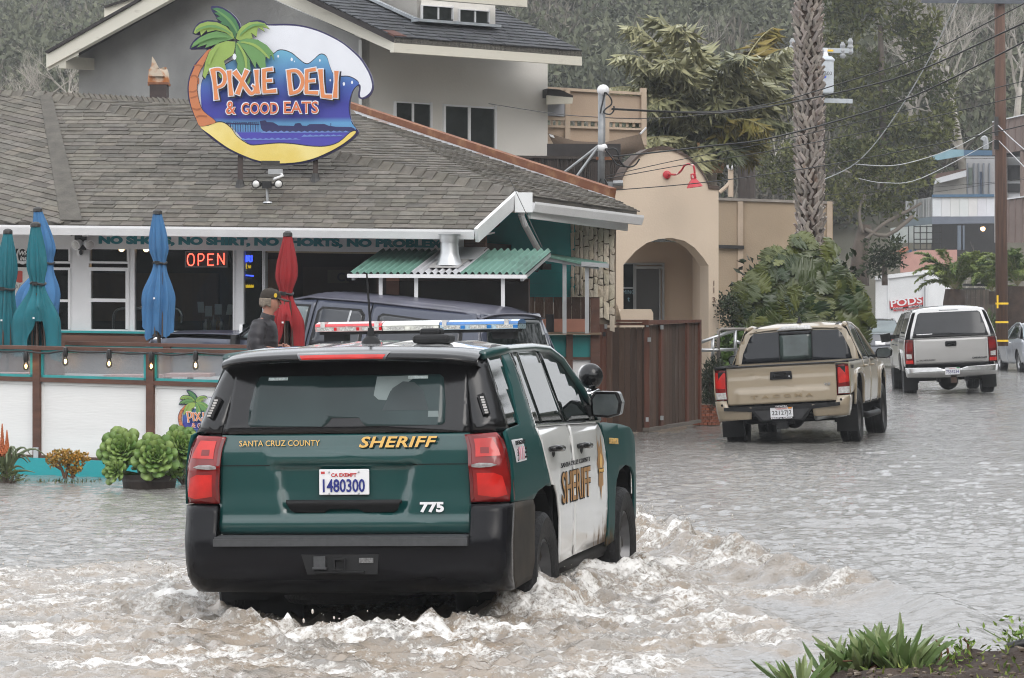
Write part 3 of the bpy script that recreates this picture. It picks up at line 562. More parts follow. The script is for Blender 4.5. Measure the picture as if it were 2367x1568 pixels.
SGS=[(150,1190),(230,1180),(290,1155),(350,1147),(400,1165),(450,1210),(500,1280),(570,1335),(640,1368),(720,1365),(900,1350),(1050,1358),(1200,1378),(1350,1380),(1480,1340),(1590,1245),(1645,1238),(1590,1300),(1490,1372),(1370,1437),(1240,1492),(1095,1527),(930,1540),(800,1532),(685,1507),(570,1465),(440,1404),(335,1335),(245,1265)]
SGT=[(255,455),(190,580),(140,680),(122,770),(125,870),(150,980),(190,1050),(300,1140),(230,1172),(150,1185),(115,1120),(80,1035),(55,945),(43,850),(47,765),(72,680),(112,595),(170,520),(220,460)]
SGL=[(0,[(262,62),(310,50),(370,65),(440,110),(495,170),(525,240),(520,290),(490,350),(460,300),(420,230),(340,200),(360,185),(305,150),(340,135),(285,100),(330,92)]),(1,[(90,290),(110,240),(150,205),(220,183),(310,190),(400,230),(460,290),(485,360),(400,290),(300,265),(220,285),(215,265),(160,318),(150,275),(110,300)]),(2,[(65,435),(90,385),(150,335),(230,295),(310,275),(400,295),(470,345),(430,360),(340,380),(290,430),(300,400),(200,435),(215,400),(120,432),(150,395)]),(1,[(495,350),(505,290),(550,230),(620,190),(700,183),(770,200),(818,255),(750,235),(770,280),(705,240),(690,330),(640,290),(655,345),(600,350),(540,370)]),(1,[(485,375),(400,370),(310,400),(240,470),(205,560),(175,700),(200,730),(235,650),(240,690),(285,610),(320,690),(350,730),(400,640),(380,560),(470,500),(490,400)]),(2,[(490,380),(560,440),(620,520),(635,640),(630,760),(560,870),(530,760),(560,700),(500,640),(510,590),(490,540)]),(2,[(500,375),(600,345),(700,355),(790,410),(850,480),(860,560),(825,490),(820,550),(780,480),(775,570),(800,700),(740,650),(690,570),(680,630),(630,540),(570,450)])]
def pixie_sign(par,pl,fn,thick,step,seam,lw=1.):
    """the printed deli sign: every layer a flat sheet a few millimetres in front of the one below"""
    H=lambda pts,o:[pl.hit(*fn(*p),o) for p in pts]
    sm=lambda pts,n=3:[tuple(p) for p in spline([Vector((p[0],p[1])) for p in pts],n)]
    k=[0.]
    def layer(name,pts,m,smooth_=True): k[0]-=step; o=MB().poly(H(sm(pts) if smooth_ else pts,k[0])).build(name,m,par); return o
    MB().prism(H(sm(SGO),0.),pl.n*thick).build('backing',navy,par)
    layer('wave_print',SGW,swhite); layer('sea_print',[(x,y-9) for x,y in SGB],sblk); layer('sea_print',SGB,seam)
    k[0]-=step; mb=MB()
    mb.poly(H([(722,1135),(760,1130),(775,1128),(790,1145),(850,1148),(880,1165),(900,1178),(1050,1182),(1060,1160),(1085,1155),(1110,1155),(1130,1180),(1170,1182),(1200,1165),(1340,1163),(1380,1180),(1450,1190),(1600,1192),(1640,1215),(1590,1235),(760,1240),(735,1205)],k[0])); mb.build('ship_print',sship,par)
    mb=MB()
    for x0,y0,x1,y1,w_ in [(400,1158,718,1166,12),(400,1145,450,1145,4),(468,1143,600,1150,4),(610,1150,718,1145,4)]+[(440+24*i,1165,442+24*i,1238,6) for i in range(12)]+[(472+18*i,1145,472+18*i,1160,3) for i in range(14)]+[(1402,1155,1402,1185,6)]: ribbon(mb,pl,[(x0,y0),(x1,y1)],w_*lw,k[0]-step*.4,fn)
    mb.build('pier_print',sship,par,kind='stuff')
    mb=MB(); rr=random.Random(3)
    for (x0,x1,y) in ((530,1120,1308),(1120,1540,1276),(730,1600,1240)):
        n_=int((x1-x0)/28)
        mb.poly(H([(x0,y+10)]+[(x0+(x1-x0)*i/n_,y-(8+6*rr.random())*(i%2)) for i in range(1,n_)]+[(x1,y+4)],k[0]-step*.6))
    mb.build('cloud_print',scl,par,kind='stuff')
    k[0]-=step; layer('sand_edge',[(x,y-9 if i<17 else y) for i,(x,y) in enumerate(SGS)],sblk); layer('sand_print',SGS,ssand)
    layer('trunk_edge',[(x+6,y) if i<8 else (x,y) for i,(x,y) in enumerate(SGT)],sblk); layer('trunk_print',SGT,strunk)
    k[0]-=step; mb=MB()
    for p in ([(95,610),(140,600),(185,620)],[(60,720),(100,700),(135,735),(120,790)],[(50,850),(90,855),(125,830)],[(60,915),(100,905),(130,890)],[(75,1010),(120,1025),(160,1010)],[(120,1100),(160,1085),(230,1095)]): ribbon(mb,pl,sm(p,3)[:-3],16*lw,k[0],fn)
    mb.build('trunk_band',strunkd,par,kind='stuff')
    for sh,pts in SGL:
        c=Vector((sum(p[0] for p in pts)/len(pts),sum(p[1] for p in pts)/len(pts)))
        layer('leaf_edge',[tuple(c+(Vector(p)-c)*1.03+Vector((-2,5))) for p in pts],sblk,False); layer('leaf_print',pts,(sg1,sg2,sg3)[sh],False)
    k[0]-=step; mb=MB()
    for p in ([(300,80),(400,140),(470,220),(500,300)],[(120,280),(220,230),(330,240),(440,310)],[(100,410),(200,350),(300,325),(420,340)],[(540,320),(600,250),(680,215),(770,225)]): ribbon(mb,pl,sm(p,4)[:-4],[22*lw*math.sin(PI*(i+.5)/13)+3 for i in range(12)],k[0],fn)
    mb.build('leaf_stripe',sg3,par,kind='stuff'); mb=MB()
    for p in ([(500,400),(560,470),(590,570),(580,700)],[(540,390),(650,400),(740,460),(800,540)],[(330,420),(270,500),(230,600)]): ribbon(mb,pl,sm(p,4)[:-4],[24*lw*math.sin(PI*(i+.5)/13)+3 for i in range(len(sm(p,4)[:-4]))],k[0]-step*.3,fn)
    mb.build('leaf_stripe',sg2,par,kind='stuff')
    mb=MB()
    for x,y,r_ in ((898,515,11),(1028,545,14),(1054,565,6),(1297,555,10),(1396,745,9),(1527,780,14),(1605,765,13),(480,520,24)): mb.poly(H([(x+r_*.8*math.cos(a),y+r_*1.3*math.sin(a)) for a in [i*PI/4 for i in range(8)]],k[0]))
    mb.build('drop_print',swhite,par,kind='stuff')
    LET=[[([(272,640),(290,760),(300,860),(308,930)],[50,34,34,44]),([(255,650),(330,640),(380,680),(388,740),(365,790),(310,815)],[26,28,32,34,30,24])],[([(428,652),(436,760),(448,892)],[46,30,44])],[([(478,660),(540,740),(600,830),(640,872),(672,850),(672,812),(650,792)],[52,36,34,34,26,20,14]),([(600,648),(560,740),(508,880)],[44,30,46])],[([(690,645),(695,760),(703,872)],[44,28,44])],[([(764,640),(762,750),(768,860)],[40,32,40]),([(750,650),(845,638)],[26,34]),([(762,752),(840,745)],[24,30]),([(755,858),(880,845)],[26,36])],[([(1000,655),(1008,760),(1022,872)],[40,34,40]),([(980,662),(1070,655),(1120,705),(1132,770),(1095,845),(1005,875)],[26,30,34,34,32,26])],[([(1172,650),(1170,750),(1168,862)],[36,32,38]),([(1160,655),(1258,640)],[26,34]),([(1170,755),(1250,748)],[24,30]),([(1155,862),(1280,865)],[26,34])],[([(1302,640),(1312,760),(1325,895)],[46,32,38]),([(1310,895),(1412,903)],[28,42])],[([(1456,655),(1452,760),(1443,912)],[44,28,46])]]
    for nm,dw,dx,dy,m_ in (('letter_shadow',20,16,14,sblk),('letter_edge',20,0,0,swhite),('letter',0,0,0,sor)):
        for g_ in LET:
            mb=MB(); k[0]-=step*.05
            for pts,ws in g_:
                q=[tuple(v) for v in spline([Vector((p[0]+dx,p[1]+dy)) for p in pts],4,False)]; w2=[ws[min(int(i/4),len(ws)-1)]*(1-(i%4)/4)+ws[min(int(i/4)+1,len(ws)-1)]*(i%4)/4+dw for i in range(len(q))]
                if dw:
                    a_=Vector(q[0])-Vector(q[1]); a_=a_.normalized()*dw/2; b_=(Vector(q[-1])-Vector(q[-2])).normalized()*dw/2; q[0]=tuple(Vector(q[0])+a_); q[-1]=tuple(Vector(q[-1])+b_)
                k[0]-=step*.02; ribbon(mb,pl,q,w2,k[0],fn)
            mb.build(nm,m_,par)
        k[0]-=step
    X=pl.d; wd=lambda x0,x1,y:(pl.hit(*fn(x1,y))-pl.hit(*fn(x0,y))).length
    for body,x0,x1,y0,y1 in (('&',400,490,948,1070),('GOOD',548,895,962,1068),('EATS',955,1278,950,1062)):
        h_=(pl.hit(*fn(x0,y0))-pl.hit(*fn(x0,y1))).length
        for nm,of,dx,dy,m_ in (('lettering_shadow',.05,9,8,sblk),('lettering_edge',.05,0,0,swhite),('lettering',.012,0,0,sor2)):
            e=9 if of>.03 else 0
            M=frame3(pl.hit(*fn(x0-e+dx,y1+e+dy),k[0]),X,(0,0,1)); k[0]-=step
            text(body,h_,M,m_,par,nm,0,of*h_*.8,fit=wd(x0-e,x1+e,y1),fith=h_*(1+2*e/(y1-y0)))
fs=lambda x,y:U(x,y,720,10,2.45)
SG=Plane(RF.hit(640,425)+Vector((0,-.05,0)),6)
sign=thing('roof_sign','large shaped palm and wave deli sign on two posts standing on the roof','sign',RF.hit(640,425))
z1=SG.hit(*fs(900,462)).z; z0=SG.hit(*fs(900,1375)).z
pixie_sign(sign,SG,fs,.08,.004,seamat('sign_sea',z0,z1))
for u,v0,v1 in ((555,372,432),(729,368,418)):
    b_=RF.hit(u,v1); tp=Vector((SG.hit(u,v0-60).x,SG.hit(u,v0).y+.12,SG.hit(u,v0-60).z)); MB().bar(b_+Vector((0,0,-.05)),tp,.07,.07,up=(0,1,0)).build('post',mat('brown_post',(.05,.035,.03),.7,.2,6),sign); MB().lathe([(.09,-.03),(.06,.03),(.045,.10)],b_+Vector((0,0,0)),8).build('boot',darkmetal,sign)
    MB().bar(tp+Vector((0,0,0)),tp+Vector((0,0,.9)),.05,.05,up=(0,1,0)).build('bracket',darkmetal,sign)
# ---------------- corrugated awning over the service counter
aw=thing('corrugated_awning','green corrugated awning with bare metal middle and steel vent over the service counter','awning',DW.hit(1040,700,-1.))
UT,UB=DW.moved(-.10),DW.moved(-1.75)
c3=lambda x,y:U(x,y,1300,750,2.152)
TL,TR,BL,BR=UT.hit(*c3(410,487)),UT.hit(*c3(1850,490)),UB.hit(*c3(137,690)),UB.hit(*c3(1620,697))
agn=mat('green_corrugated_sheet',(.12,.245,.195),.7,.3,2.2,.1,30,col2=(.06,.125,.10),mix=(.52,.72),stretch=(1,1,1)); agm=mat('bare_corrugated_sheet',(.58,.58,.60),.45,.1,4,metal=.35)
def corr(a,b_,m_,nm,lift=0):
    NW=(b_-a)*26
    def f(i,j):
        s_=a+(b_-a)*i; t=TL+(TR-TL)*s_; q=BL+(BR-BL)*s_; return t+(q-t)*j+Vector((0,0,.022*math.sin(s_*26*2*PI)+lift+.01*j))
    MB().grid(f,int(NW*8),10).build(nm,m_,aw,smooth=True)
corr(0,.345,agn,'green_panel'); corr(.345,.632,agm,'metal_panel',.004); corr(.632,1.,agn,'green_panel',.006)
MB().bar(BL+Vector((-.02,-.03,-.025)),BR+Vector((.02,-.03,-.025)),.04,.05).build('edge_trim',whp,aw)
fp=lambda s_,j,z=0:(TL+(TR-TL)*s_)*(1-j)+(BL+(BR-BL)*s_)*j+Vector((0,0,z))
MB().prism([fp(.37,.0,.035),fp(.62,0,.035),fp(.63,.5,.035),fp(.40,.5,.035)],(0,0,.006)).build('flat_sheet',agm,aw)
MB().prism([fp(.425,.52,.04),fp(.60,.52,.04),fp(.60,.86,.04),fp(.425,.86,.04)],(0,0,.008)).build('base_plate',mat('dull_steel',(.42,.41,.40),.5,.12,5,metal=.4),aw)
vb=fp(.52,.70,.02); vt=CZ+(HZ-541)/F*vb.y
MB().lathe([(.19,0),(.155,.06),(.125,.16),(.118,vt-vb.z-.10),(.118,vt-vb.z-.09)],vb,24).build('vent_pipe',metal,aw,smooth=50); MB().lathe([(.13,vt-vb.z-.11),(.134,vt-vb.z-.02),(.15,vt-vb.z-.01),(.15,vt-vb.z),(.12,vt-vb.z),(.11,vt-vb.z-.05)],vb,24).build('vent_cap',metal,aw,smooth=50)
for u in (880,962,1430/2.152/1.69+769.3):
    b_=UB.hit(u,640,.08); MB().bar(Vector((b_.x,b_.y,.5)),b_,.05,.05,up=(0,1,0)).build('post',whp,aw)
MB().bar(TR+Vector((-.05,0,-.06)),BR+Vector((-.05,.05,-.06)),.04,.05).build('rafter',metal,aw); MB().bar(TL+Vector((.05,0,-.06)),BL+Vector((.05,.05,-.06)),.04,.05).build('rafter',metal,aw)
gg=pane('guard_glass',(.72,.72,.72),.9,.05); slab(UB,[c3(395,748),c3(1645,755),c3(1645,1020),c3(395,1000)],.01,.10).build('sneeze_guard',gg,aw)
MB().tube([TR+Vector((-.6,.0,1.0)),TR+Vector((-.15,-.5,.03))],.005,5).build('stay_cable',darkmetal,aw)
# second, smaller canopy on the right with two posts, and the bar below it
cn=thing('side_canopy','small flat green canopy on two steel posts beside the stone wall','awning',TW.hit(1330,700,-.6))
C1=Plane((1.,48.6,0),10); h3=lambda x,y,o=0:C1.hit(*c3(x,y),o)
MB().prism([h3(1795,530,.5),h3(2310,612,.5),h3(2230,640,-.6),h3(1800,550,-.6)],(0,0,.03)).build('sheet',agn,cn)
MB().bar(h3(1790,565,-.5),h3(2240,640,-.5),.05,.05).build('beam',metal,cn); MB().bar(h3(2090,604,-.62),h3(2320,622,-.62),.03,.06).build('light_bar',metal,cn)
for x in (1948,2136): MB().bar(h3(x,605,-.4),h3(x,1190,-.4),.055,.055,up=(0,1,0)).build('post',metal,cn)
MB().tube([h3(1690,660),h3(1720,670),h3(1745,620),h3(1790,600)],.012,6).build('hose',black,cn); MB().box(h3(1790,630),(.12,.15,.08),.3).build('heater_bracket',darkmetal,cn)
wood=vcol(mat('brown_stained_wood',(.095,.040,.024),.62,.28,2.2,.25,30,stretch=(7,7,.5))); woodn=mat('brown_stained_rail',(.105,.045,.028),.55,.28,2.2,.2,30,stretch=(1,1,6)); greyw=vcol(mat('weathered_brown_board',(.085,.048,.031),.75,.35,1.6,.35,25,stretch=(9,9,.5),col2=(.22,.175,.14),mix=(.60,.82)))
bw=thing('bar_partition','dark board partition with pink boxes on a shelf below the small canopy','partition',TW.hit(1340,820,-.9))
B1=TW.moved(-.75); bl_=[]
for k in range(8): u=1215+k*21.3; bl_.append(slab(B1,rect(u+.4,687,u+20.8,768),.03,.0+.006*(k%2)))
pieces(bw,'board',bl_,greyw,tv=.3)
for a_,b__ in ((1205,1262),(1281,1353)): slab(B1,rect(a_,737.5,b__,767.5),.2,-.25).build('pink_box',mat('pink_board',(.42,.19,.13),.7,.1,3),bw)
slab(B1,rect(1262,727,1280,768),.15,-.2).build('speaker',black,bw)
slab(B1,rect(1190,768,1390,772.5,.008),.4,-.36).build('shelf',mat('shelf_board',(.20,.14,.09),.7,.2,4,stretch=(1,6,6)),bw)
tl2=mat('teal_panel',(.012,.22,.22),.55,.1,4)
for a_,b__ in ((1235,1309),(1324,1365)): slab(B1,rect(a_,775,b__,826),.02,-.2).build('teal_panel',tl2,bw); slab(B1,rect(a_,832,b__,920),.02,-.2).build('white_panel',white,bw)
for a_,b__,t_ in ((1309,1324,773),(1365,1386,690)): slab(B1,rect(a_,t_,b__,930),.09,-.26).build('post',woodn,bw)
for v in (826,): slab(B1,rect(1230,v,1382,v+6),.07,-.24).build('rail',woodn,bw)
# ---------------- plank gate enclosure on the right
G0=Plane(P(1499,999,51.5),4); G1p=Plane(P(1499,999,51.5),-69.); c4=lambda x,y:U(x,y,2100,800,1.65)
gt=thing('plank_enclosure','tall brown plank enclosure with metal hinges standing in the water beside the arch','fence',P(1499,999,51.5))
rr=random.Random(5); bl_=[]
def boards(pl,xs0,xs1,tops,bots,nb,off,depth=.02):
    for k in range(nb):
        a_=k/nb; b__=(k+1)/nb; f=lambda t,A:A[0]+(A[1]-A[0])*t; j=rr.uniform(0,.012)
        bl_.append(slab(pl,[c4(f(a_,(xs0,xs1))+.8,f(a_,tops)),c4(f(b__,(xs0,xs1))-.6,f(b__,tops)),c4(f(b__,(xs0,xs1))-.6,f(b__,bots)),c4(f(a_,(xs0,xs1))+.8,f(a_,bots))],depth,off+j))
boards(G0,445,715,(792,790),(1462,1466),7,0)
boards(G1p,722,1055,(778,758),(1462,1402),16,0)
pieces(gt,'board',bl_,greyw,tv=.35); slab(G0,[c4(440,800),c4(716,800),c4(716,1455),c4(440,1455)],.02,.05).build('gap_dark_panel',darkmetal,gt); slab(G1p,[c4(722,790),c4(1052,770),c4(1052,1395),c4(722,1455)],.02,.05).build('gap_dark_panel',darkmetal,gt)  # dark panels added behind the boards so no light shows through the gaps
redw=mat('red_brown_post',(.13,.045,.025),.6,.25,2,.2,25,stretch=(8,8,.5))
for pts,pl in (((400,752,420,1462),G0),((422,757,444,1462),G0),((688,770,720,1466),G0)): slab(pl,rect(*c4(pts[0],pts[1]),*c4(pts[2],pts[3])),.08,-.04).build('post',redw,gt)
for x0,x1,t_,b_ in ((797,812,756,1448),(965,977,748,1420),(1047,1057,742,1405)): slab(G1p,[c4(x0,t_),c4(x1,t_),c4(x1,b_),c4(x0,b_)],.06,-.035).build('post',redw,gt)
slab(G0,[c4(398,742),c4(720,742),c4(720,758),c4(398,754)],.12,-.06).build('rail',redw,gt); slab(G0,[c4(438,760),c4(700,760),c4(700,778),c4(438,778)],.05,-.03).build('rail',redw,gt); slab(G1p,[c4(716,745),c4(1057,741),c4(1057,758),c4(716,775)],.1,-.05).build('rail',redw,gt)
slab(G1p,[c4(718,1440),c4(1055,1385),c4(1055,1405),c4(718,1464)],.1,-.05).build('sill_board',mat('grey_board',(.16,.14,.12),.8,.2,4,stretch=(1,1,7)),gt)
for x,y in ((440,785),(707,775),(722,870),(430,835),(803,790),(706,1385),(803,1375)): slab(G0 if x<715 else G1p,rect(*c4(x-9,y-14),*c4(x+9,y+14)),.012,-.058).build('hinge',metal if x>436 else black,gt)
# ---------------- front glass-topped fence (left far, right near), posts, rails, panes, panels
FN=Plane(P(345,900,38.),30.); cf=lambda x,y:U(x,y,0,1250,2.091); fr_=thing('patio_fence','white panelled patio fence with brown posts, glass top and teal base','fence',FN.hit(345,1080))
SLF=.0
def fs_(u):  # rail heights along the fence at column u
    return dict(t0=798.5+.0205*u,t1=807.+.0205*u,p0=812+.0215*u,s0=870+.0295*u,s1=880+.031*u,b0=1049+.042*u,b1=1056.+.0425*u,k0=1061+.043*u,w=1095+.045*u)
def fq(u0,u1,a,b_,depth,off): A,B=fs_(u0),fs_(u1); return slab(FN,[(u0,A[a]),(u1,B[a]),(u1,B[b_]),(u0,A[b_])],depth,off)
for a_,b__ in ((-300,95),(95,350),(350,640)): fq(a_,b__,'t0','t1',.14,-.07).build('top_rail',woodn,fr_)
for u in (-180,83,345.5,608):
    A=fs_(u); slab(FN,rect(u-8,A['t1']-1,u+8,A['b1']+4),.09,-.05).build('post',woodn,fr_); slab(FN,rect(u-6,A['b0']-18,u+5,A['b1']+4),.01,-.062).build('post_bracket',metal,fr_)
pg=pane('wet_glass',(.86,.88,.9),.94,.10)
t=pg.node_tree; nn=t.nodes.new('ShaderNodeTexNoise'); nn.inputs['Scale'].default_value=260; bp_=t.nodes.new('ShaderNodeBump'); bp_.inputs['Strength'].default_value=.6; bp_.inputs['Distance'].default_value=.003; t.links.new(nn.outputs[0],bp_.inputs['Height']); t.links.new(bp_.outputs[0],t.nodes['Principled BSDF'].inputs['Normal'])
t.nodes['Principled BSDF'].inputs['Base Color'].default_value=(.58,.60,.62,1); mr=t.nodes.new('ShaderNodeMapRange'); mr.inputs[1].default_value=.55; mr.inputs[2].default_value=.7; mr.inputs[3].default_value=.0; mr.inputs[4].default_value=.55; n2_=t.nodes.new('ShaderNodeTexNoise'); n2_.inputs['Scale'].default_value=90; t.links.new(n2_.outputs[0],mr.inputs[0])
mxs=[x for x in t.nodes if x.type=='MIX_SHADER'][0]; old=mxs.inputs[0].links[0].from_socket; ad=t.nodes.new('ShaderNodeMath'); ad.operation='ADD'; ad.use_clamp=True; ad.inputs[1].default_value=.10; ad2=t.nodes.new('ShaderNodeMath'); ad2.operation='ADD'; ad2.use_clamp=True; t.links.new(old,ad.inputs[0]); t.links.new(ad.outputs[0],ad2.inputs[0]); t.links.new(mr.outputs[0],ad2.inputs[1]); t.links.new(ad2.outputs[0],mxs.inputs[0])
pw=mat('white_panel_board',(.80,.80,.79),.6,.03,1.2,.12,6,stretch=(1,1,9))
for a_,b__ in ((-170,75),(91.5,337),(354,600)):
    A,B=fs_(a_),fs_(b__); fq(a_,b__,'s0','s1',.08,-.045).build('mid_rail',woodn,fr_); fq(a_,b__,'b0','b1',.09,-.05).build('bottom_rail',woodn,fr_)
    mb=MB(); slab(FN,[(a_,A['p0']-4),(b__,B['p0']-4),(b__,B['p0']),(a_,A['p0'])],.05,-.02,mb); slab(FN,[(a_,A['s0']-6),(b__,B['s0']-6),(b__,B['s0']),(a_,A['s0'])],.05,-.02,mb); slab(FN,[(a_,A['p0']),(a_+7,A['p0']),(a_+7,A['s0']),(a_,A['s0'])],.05,-.02,mb); slab(FN,[(b__-5,B['p0']),(b__,B['p0']),(b__,B['s0']),(b__-5,B['s0'])],.05,-.02,mb); mb.build('pane_frame',tealtrim,fr_)
    fq(a_+4,b__-3,'p0','s0',.008,.0).build('pane',pg,fr_)
    fq(a_,b__,'s1','b0',.02,.005).build('panel',pw,fr_)
    mb=MB(); sl_=lambda q:slab(FN,q,.02,-.012,mb); sl_([(a_,A['s1']),(b__,B['s1']),(b__,B['s1']+6),(a_,A['s1']+6)]); sl_([(a_,A['s1']),(a_+7,A['s1']),(a_+7,A['b0']),(a_,A['b0'])]); mb.build('panel_trim',pw,fr_)
kb=FN.moved(-.12); A,B=fs_(-300),fs_(640); slab(kb,[(-300,A['b1']),(640,B['b1']),(640,B['w']+30),(-300,A['w']+30)],.5,0).build('teal_base',mat('teal_kerb',(.015,.33,.36),.55,.12,3,.15,30,col2=(.02,.24,.26),mix=(.5,.8)),fr_)
# small copy of the sign printed on the third panel
ps_=thing('panel_sign','small copy of the palm deli sign fixed on the fence panel beside the succulent tub','sign',FN.hit(470,1000,-.02))
g_=lambda x,y:(413+(x-52)*.0885,901.5+(y-35)*.083+.03*((x-52)*.0885)); Fz=FN.moved(-.008); pixie_sign(ps_,Fz,g_,.004,.0016,seamat('panel_sea',Fz.hit(*g_(900,1375)).z,Fz.hit(*g_(900,462)).z))
# second rail fence behind it and the patio floor
F2p=Plane(P(345,900,41.8),26.); f2_=thing('inner_fence','lower glass-topped fence between the patio and the parked dark SUV','fence',F2p.hit(345,880)); 
for a_,b__ in ((150,365),(365,700)): slab(F2p,[(a_,786.5+.02*a_),(b__,786.5+.02*b__),(b__,794+.02*b__),(a_,794+.02*a_)],.12,-.06).build('top_rail',woodn,f2_)
for u in (385,): slab(F2p,rect(u-8,800,u+8,900),.09,-.05).build('post',woodn,f2_)
for a_,b__ in ((150,376),(394,700)): slab(F2p,[(a_,798+.02*a_),(b__,798+.02*b__),(b__,860+.02*b__),(a_,860+.02*a_)],.008,.0).build('pane',pg,f2_); slab(F2p,[(a_,795+.02*a_),(b__,795+.02*b__),(b__,799+.02*b__),(a_,799+.02*a_)],.04,-.02).build('pane_frame',tealtrim,f2_); slab(F2p,[(a_,860+.02*a_),(b__,860+.02*b__),(b__,1000),(a_,1000)],.02,.0).build('panel',pw,f2_)
slab(DW,rect(-100,771,420,782,.016),.1,-1.0).build('sill_rail',woodn,deli)
pk=mat('pink_table',(.55,.33,.30),.6,.1,3); 
for i,(u,v,w_) in enumerate(((20,866,90),(310,870,120),(440,867,100))):
    t_=thing('patio_table','pale pink patio table seen through the wet fence glass, '+('near the teal umbrellas','left of the fence post','right of the fence post')[i],'table',P(u,v,39.3+.2*i)+Vector((0,0,-.75)),'pink tables on the patio'); c_=P(u,v,39.6+.2*i)
    MB().box(c_,(w_*.0052,.7,.04)).build('table_top',pk,t_); MB().bar(c_,c_+Vector((0,0,-.75)),.07,.07,up=(0,1,0)).build('leg',darkmetal,t_)
pf=MB(); pf.prism([Vector((-12,43.3,.26)),Vector((-1.5,37.2,.26)),Vector((.3,47.3,.26)),Vector((-12,50,.2))],(0,0,-.6)); struct(pf.build('patio_floor',mat('patio_concrete',(.30,.28,.26),.8,.15,3,.2)))
# string lights along the front fence
sl_=thing('string_lights','black cable of warm filament bulbs hung along the top rail of the fence','string lights',FN.hit(300,810,-.1))
bu=[(60,812,842),(151,803+7,831),(252,806+7,836),(349.5,808+8,842),(452,815,840),(552,820,846)]
cp=[]
for i,(u,a_,b_) in enumerate([(-60,808,0)]+bu): cp.append(FN.hit(u,a_+1,-.10)); nu=(bu[i][0] if i<len(bu) else u+90); cp.append(FN.hit((u+nu)/2,a_+5,-.10))
MB().tube(spline(cp,4,False),.011,6).build('cable',black,sl_,smooth=True)
for u,a_,b_ in bu:
    c_=FN.hit(u,b_,-.12); t_=FN.hit(u+1.,a_+1,-.10); MB().tube([t_,c_+Vector((0,0,.13))],.012,6).build('drop_wire',black,sl_); MB().lathe([(.0,.135),(.022,.13),(.03,.10),(.03,.045),(.024,.03)],c_,10).build('socket',black,sl_,smooth=40)
    bq=MB().lathe([(.018,.035),(.028,.0),(.036,-.03),(.03,-.055),(.012,-.07),(0,-.072)],c_,12).build('bulb',pane('bulb_glass',(.95,.93,.9),.98,.02),sl_,smooth=True); MB().ball(c_+Vector((0,0,-.022)),.013,8,6,(1,1,1.9)).build('filament',lit('filament_glow',(1.,.55,.2),14.),bq)
# ---------------- closed patio umbrellas
def umbrella(label,u0,v0,us,vs,vb,Y,col,cname,rt,rb,rs,rl,seed,lean=0.,split=0.):
    rr=random.Random(seed); pxm=Y/F; T=P(u0,v0,Y); S=P(us,vs,Y); B=P(us+lean,vb,Y); t_=thing('patio_umbrella',label,'umbrella',Vector((S.x,Y,.26)),'closed patio umbrellas in front of the deli'); m_=mat(cname,col,.8,.12,5,.15,120)
    rt,rb,rs,rl=[q*pxm for q in (rt,rb,rs,rl)]; N=80; K=40; ph=[rr.random()*6 for _ in range(5)]; hem=[rr.uniform(-.10,.22)*(1+split) for _ in range(8)]
    if split: hem[6]=-.55; hem[5]=.12; hem[7]=.18
    vs_=[]
    for j in range(K+1):
        f=j/K
        if f<.5: g=f/.5; c=T.lerp(S,g); r0=rt+(rb-rt)*math.sin(min(1,g*1.45)*PI/2)**1.2; r0=r0 if g<.69 else rb+(rs-rb)*(.5-.5*math.cos((g-.69)/.31*PI)); am=.13+.17*g
        else: g=(f-.5)/.5; c=S.lerp(B,g); r0=rs+(rl-rs)*(.5-.5*math.cos(min(1,g*1.7)*PI))*(1-.12*g); am=.30-.06*g
        for i in range(N):
            a=2*PI*i/N; fold=math.sin(8*a+ph[0]+f*1.2)+.55*math.sin(5*a+ph[1]-f*2)+.6*math.sin(13*a+ph[2]+f*3)+.4*math.sin(21*a+ph[4]-f*4)+.12*math.sin(f*60+a*3)*max(0,f-.4); r=r0*(1+am*fold*.6+.12*math.sin(2*a+ph[3])*max(0,f-.5)*2)
            h=0
            if f>.5: hx=a/(2*PI)*8; k=int(hx)%8; w=hx-int(hx); h=-(hem[k]*(1-w)+hem[(k+1)%8]*w)*((f-.5)*2)**2*(B-S).length*1.2
            vs_.append(c+Vector((r*math.cos(a),r*math.sin(a)*.85,min(h,.3) if f<1 else min(h,.3))))
    mb=MB().add(vs_,[(j*N+i,j*N+(i+1)%N,(j+1)*N+(i+1)%N,(j+1)*N+i) for j in range(K) for i in range(N)]); mb.build('canopy',m_,t_,smooth=True)
    MB().lathe([(rt*.95,-.02),(rt*1.25,-.012),(rt*1.2,.025),(rt*.7,.045),(0,.05)],T,16).build('cap',darkmetal,t_,smooth=30)
    mb=MB(); ring=[]; 
    for i in range(25): a=2*PI*i/24; ring.append(S+Vector((rs*1.22*math.cos(a),rs*1.1*math.sin(a),.012*math.sin(a*2))))
    mb.tube(ring,.016,6,cap=False).build('strap',black,t_); MB().box(S+Vector((-rs*.4,-rs*1.16,0)),(.06,.02,.045)).build('buckle',black,t_)
    MB().tube([Vector((S.x,Y,.2)),T],.024,10).build('pole',mat('bronze_pole',(.055,.035,.025),.5,.2,5),t_)
    for i in range(6): a=2*PI*i/6+.3; MB().tube([S.lerp(B,.15)+Vector((.07*math.cos(a),.07*math.sin(a),0)),S.lerp(B,1.0)+Vector((.10*math.cos(a),.10*math.sin(a)-.05,-.12))],.012,5).build('rib',MC['bronze_pole'],t_)
    MB().box(S.lerp(B,.55)+Vector((-.04,-rl*.95,0)),(.022,.01,.022)).build('button',whp,t_)
    MB().lathe([(.27,0),(.27,.05),(.06,.09),(.04,.3)],Vector((S.x,Y,.26)),20).build('base',darkmetal,t_); return t_
tcol=(.008,.135,.17); bcol=(.045,.155,.33)
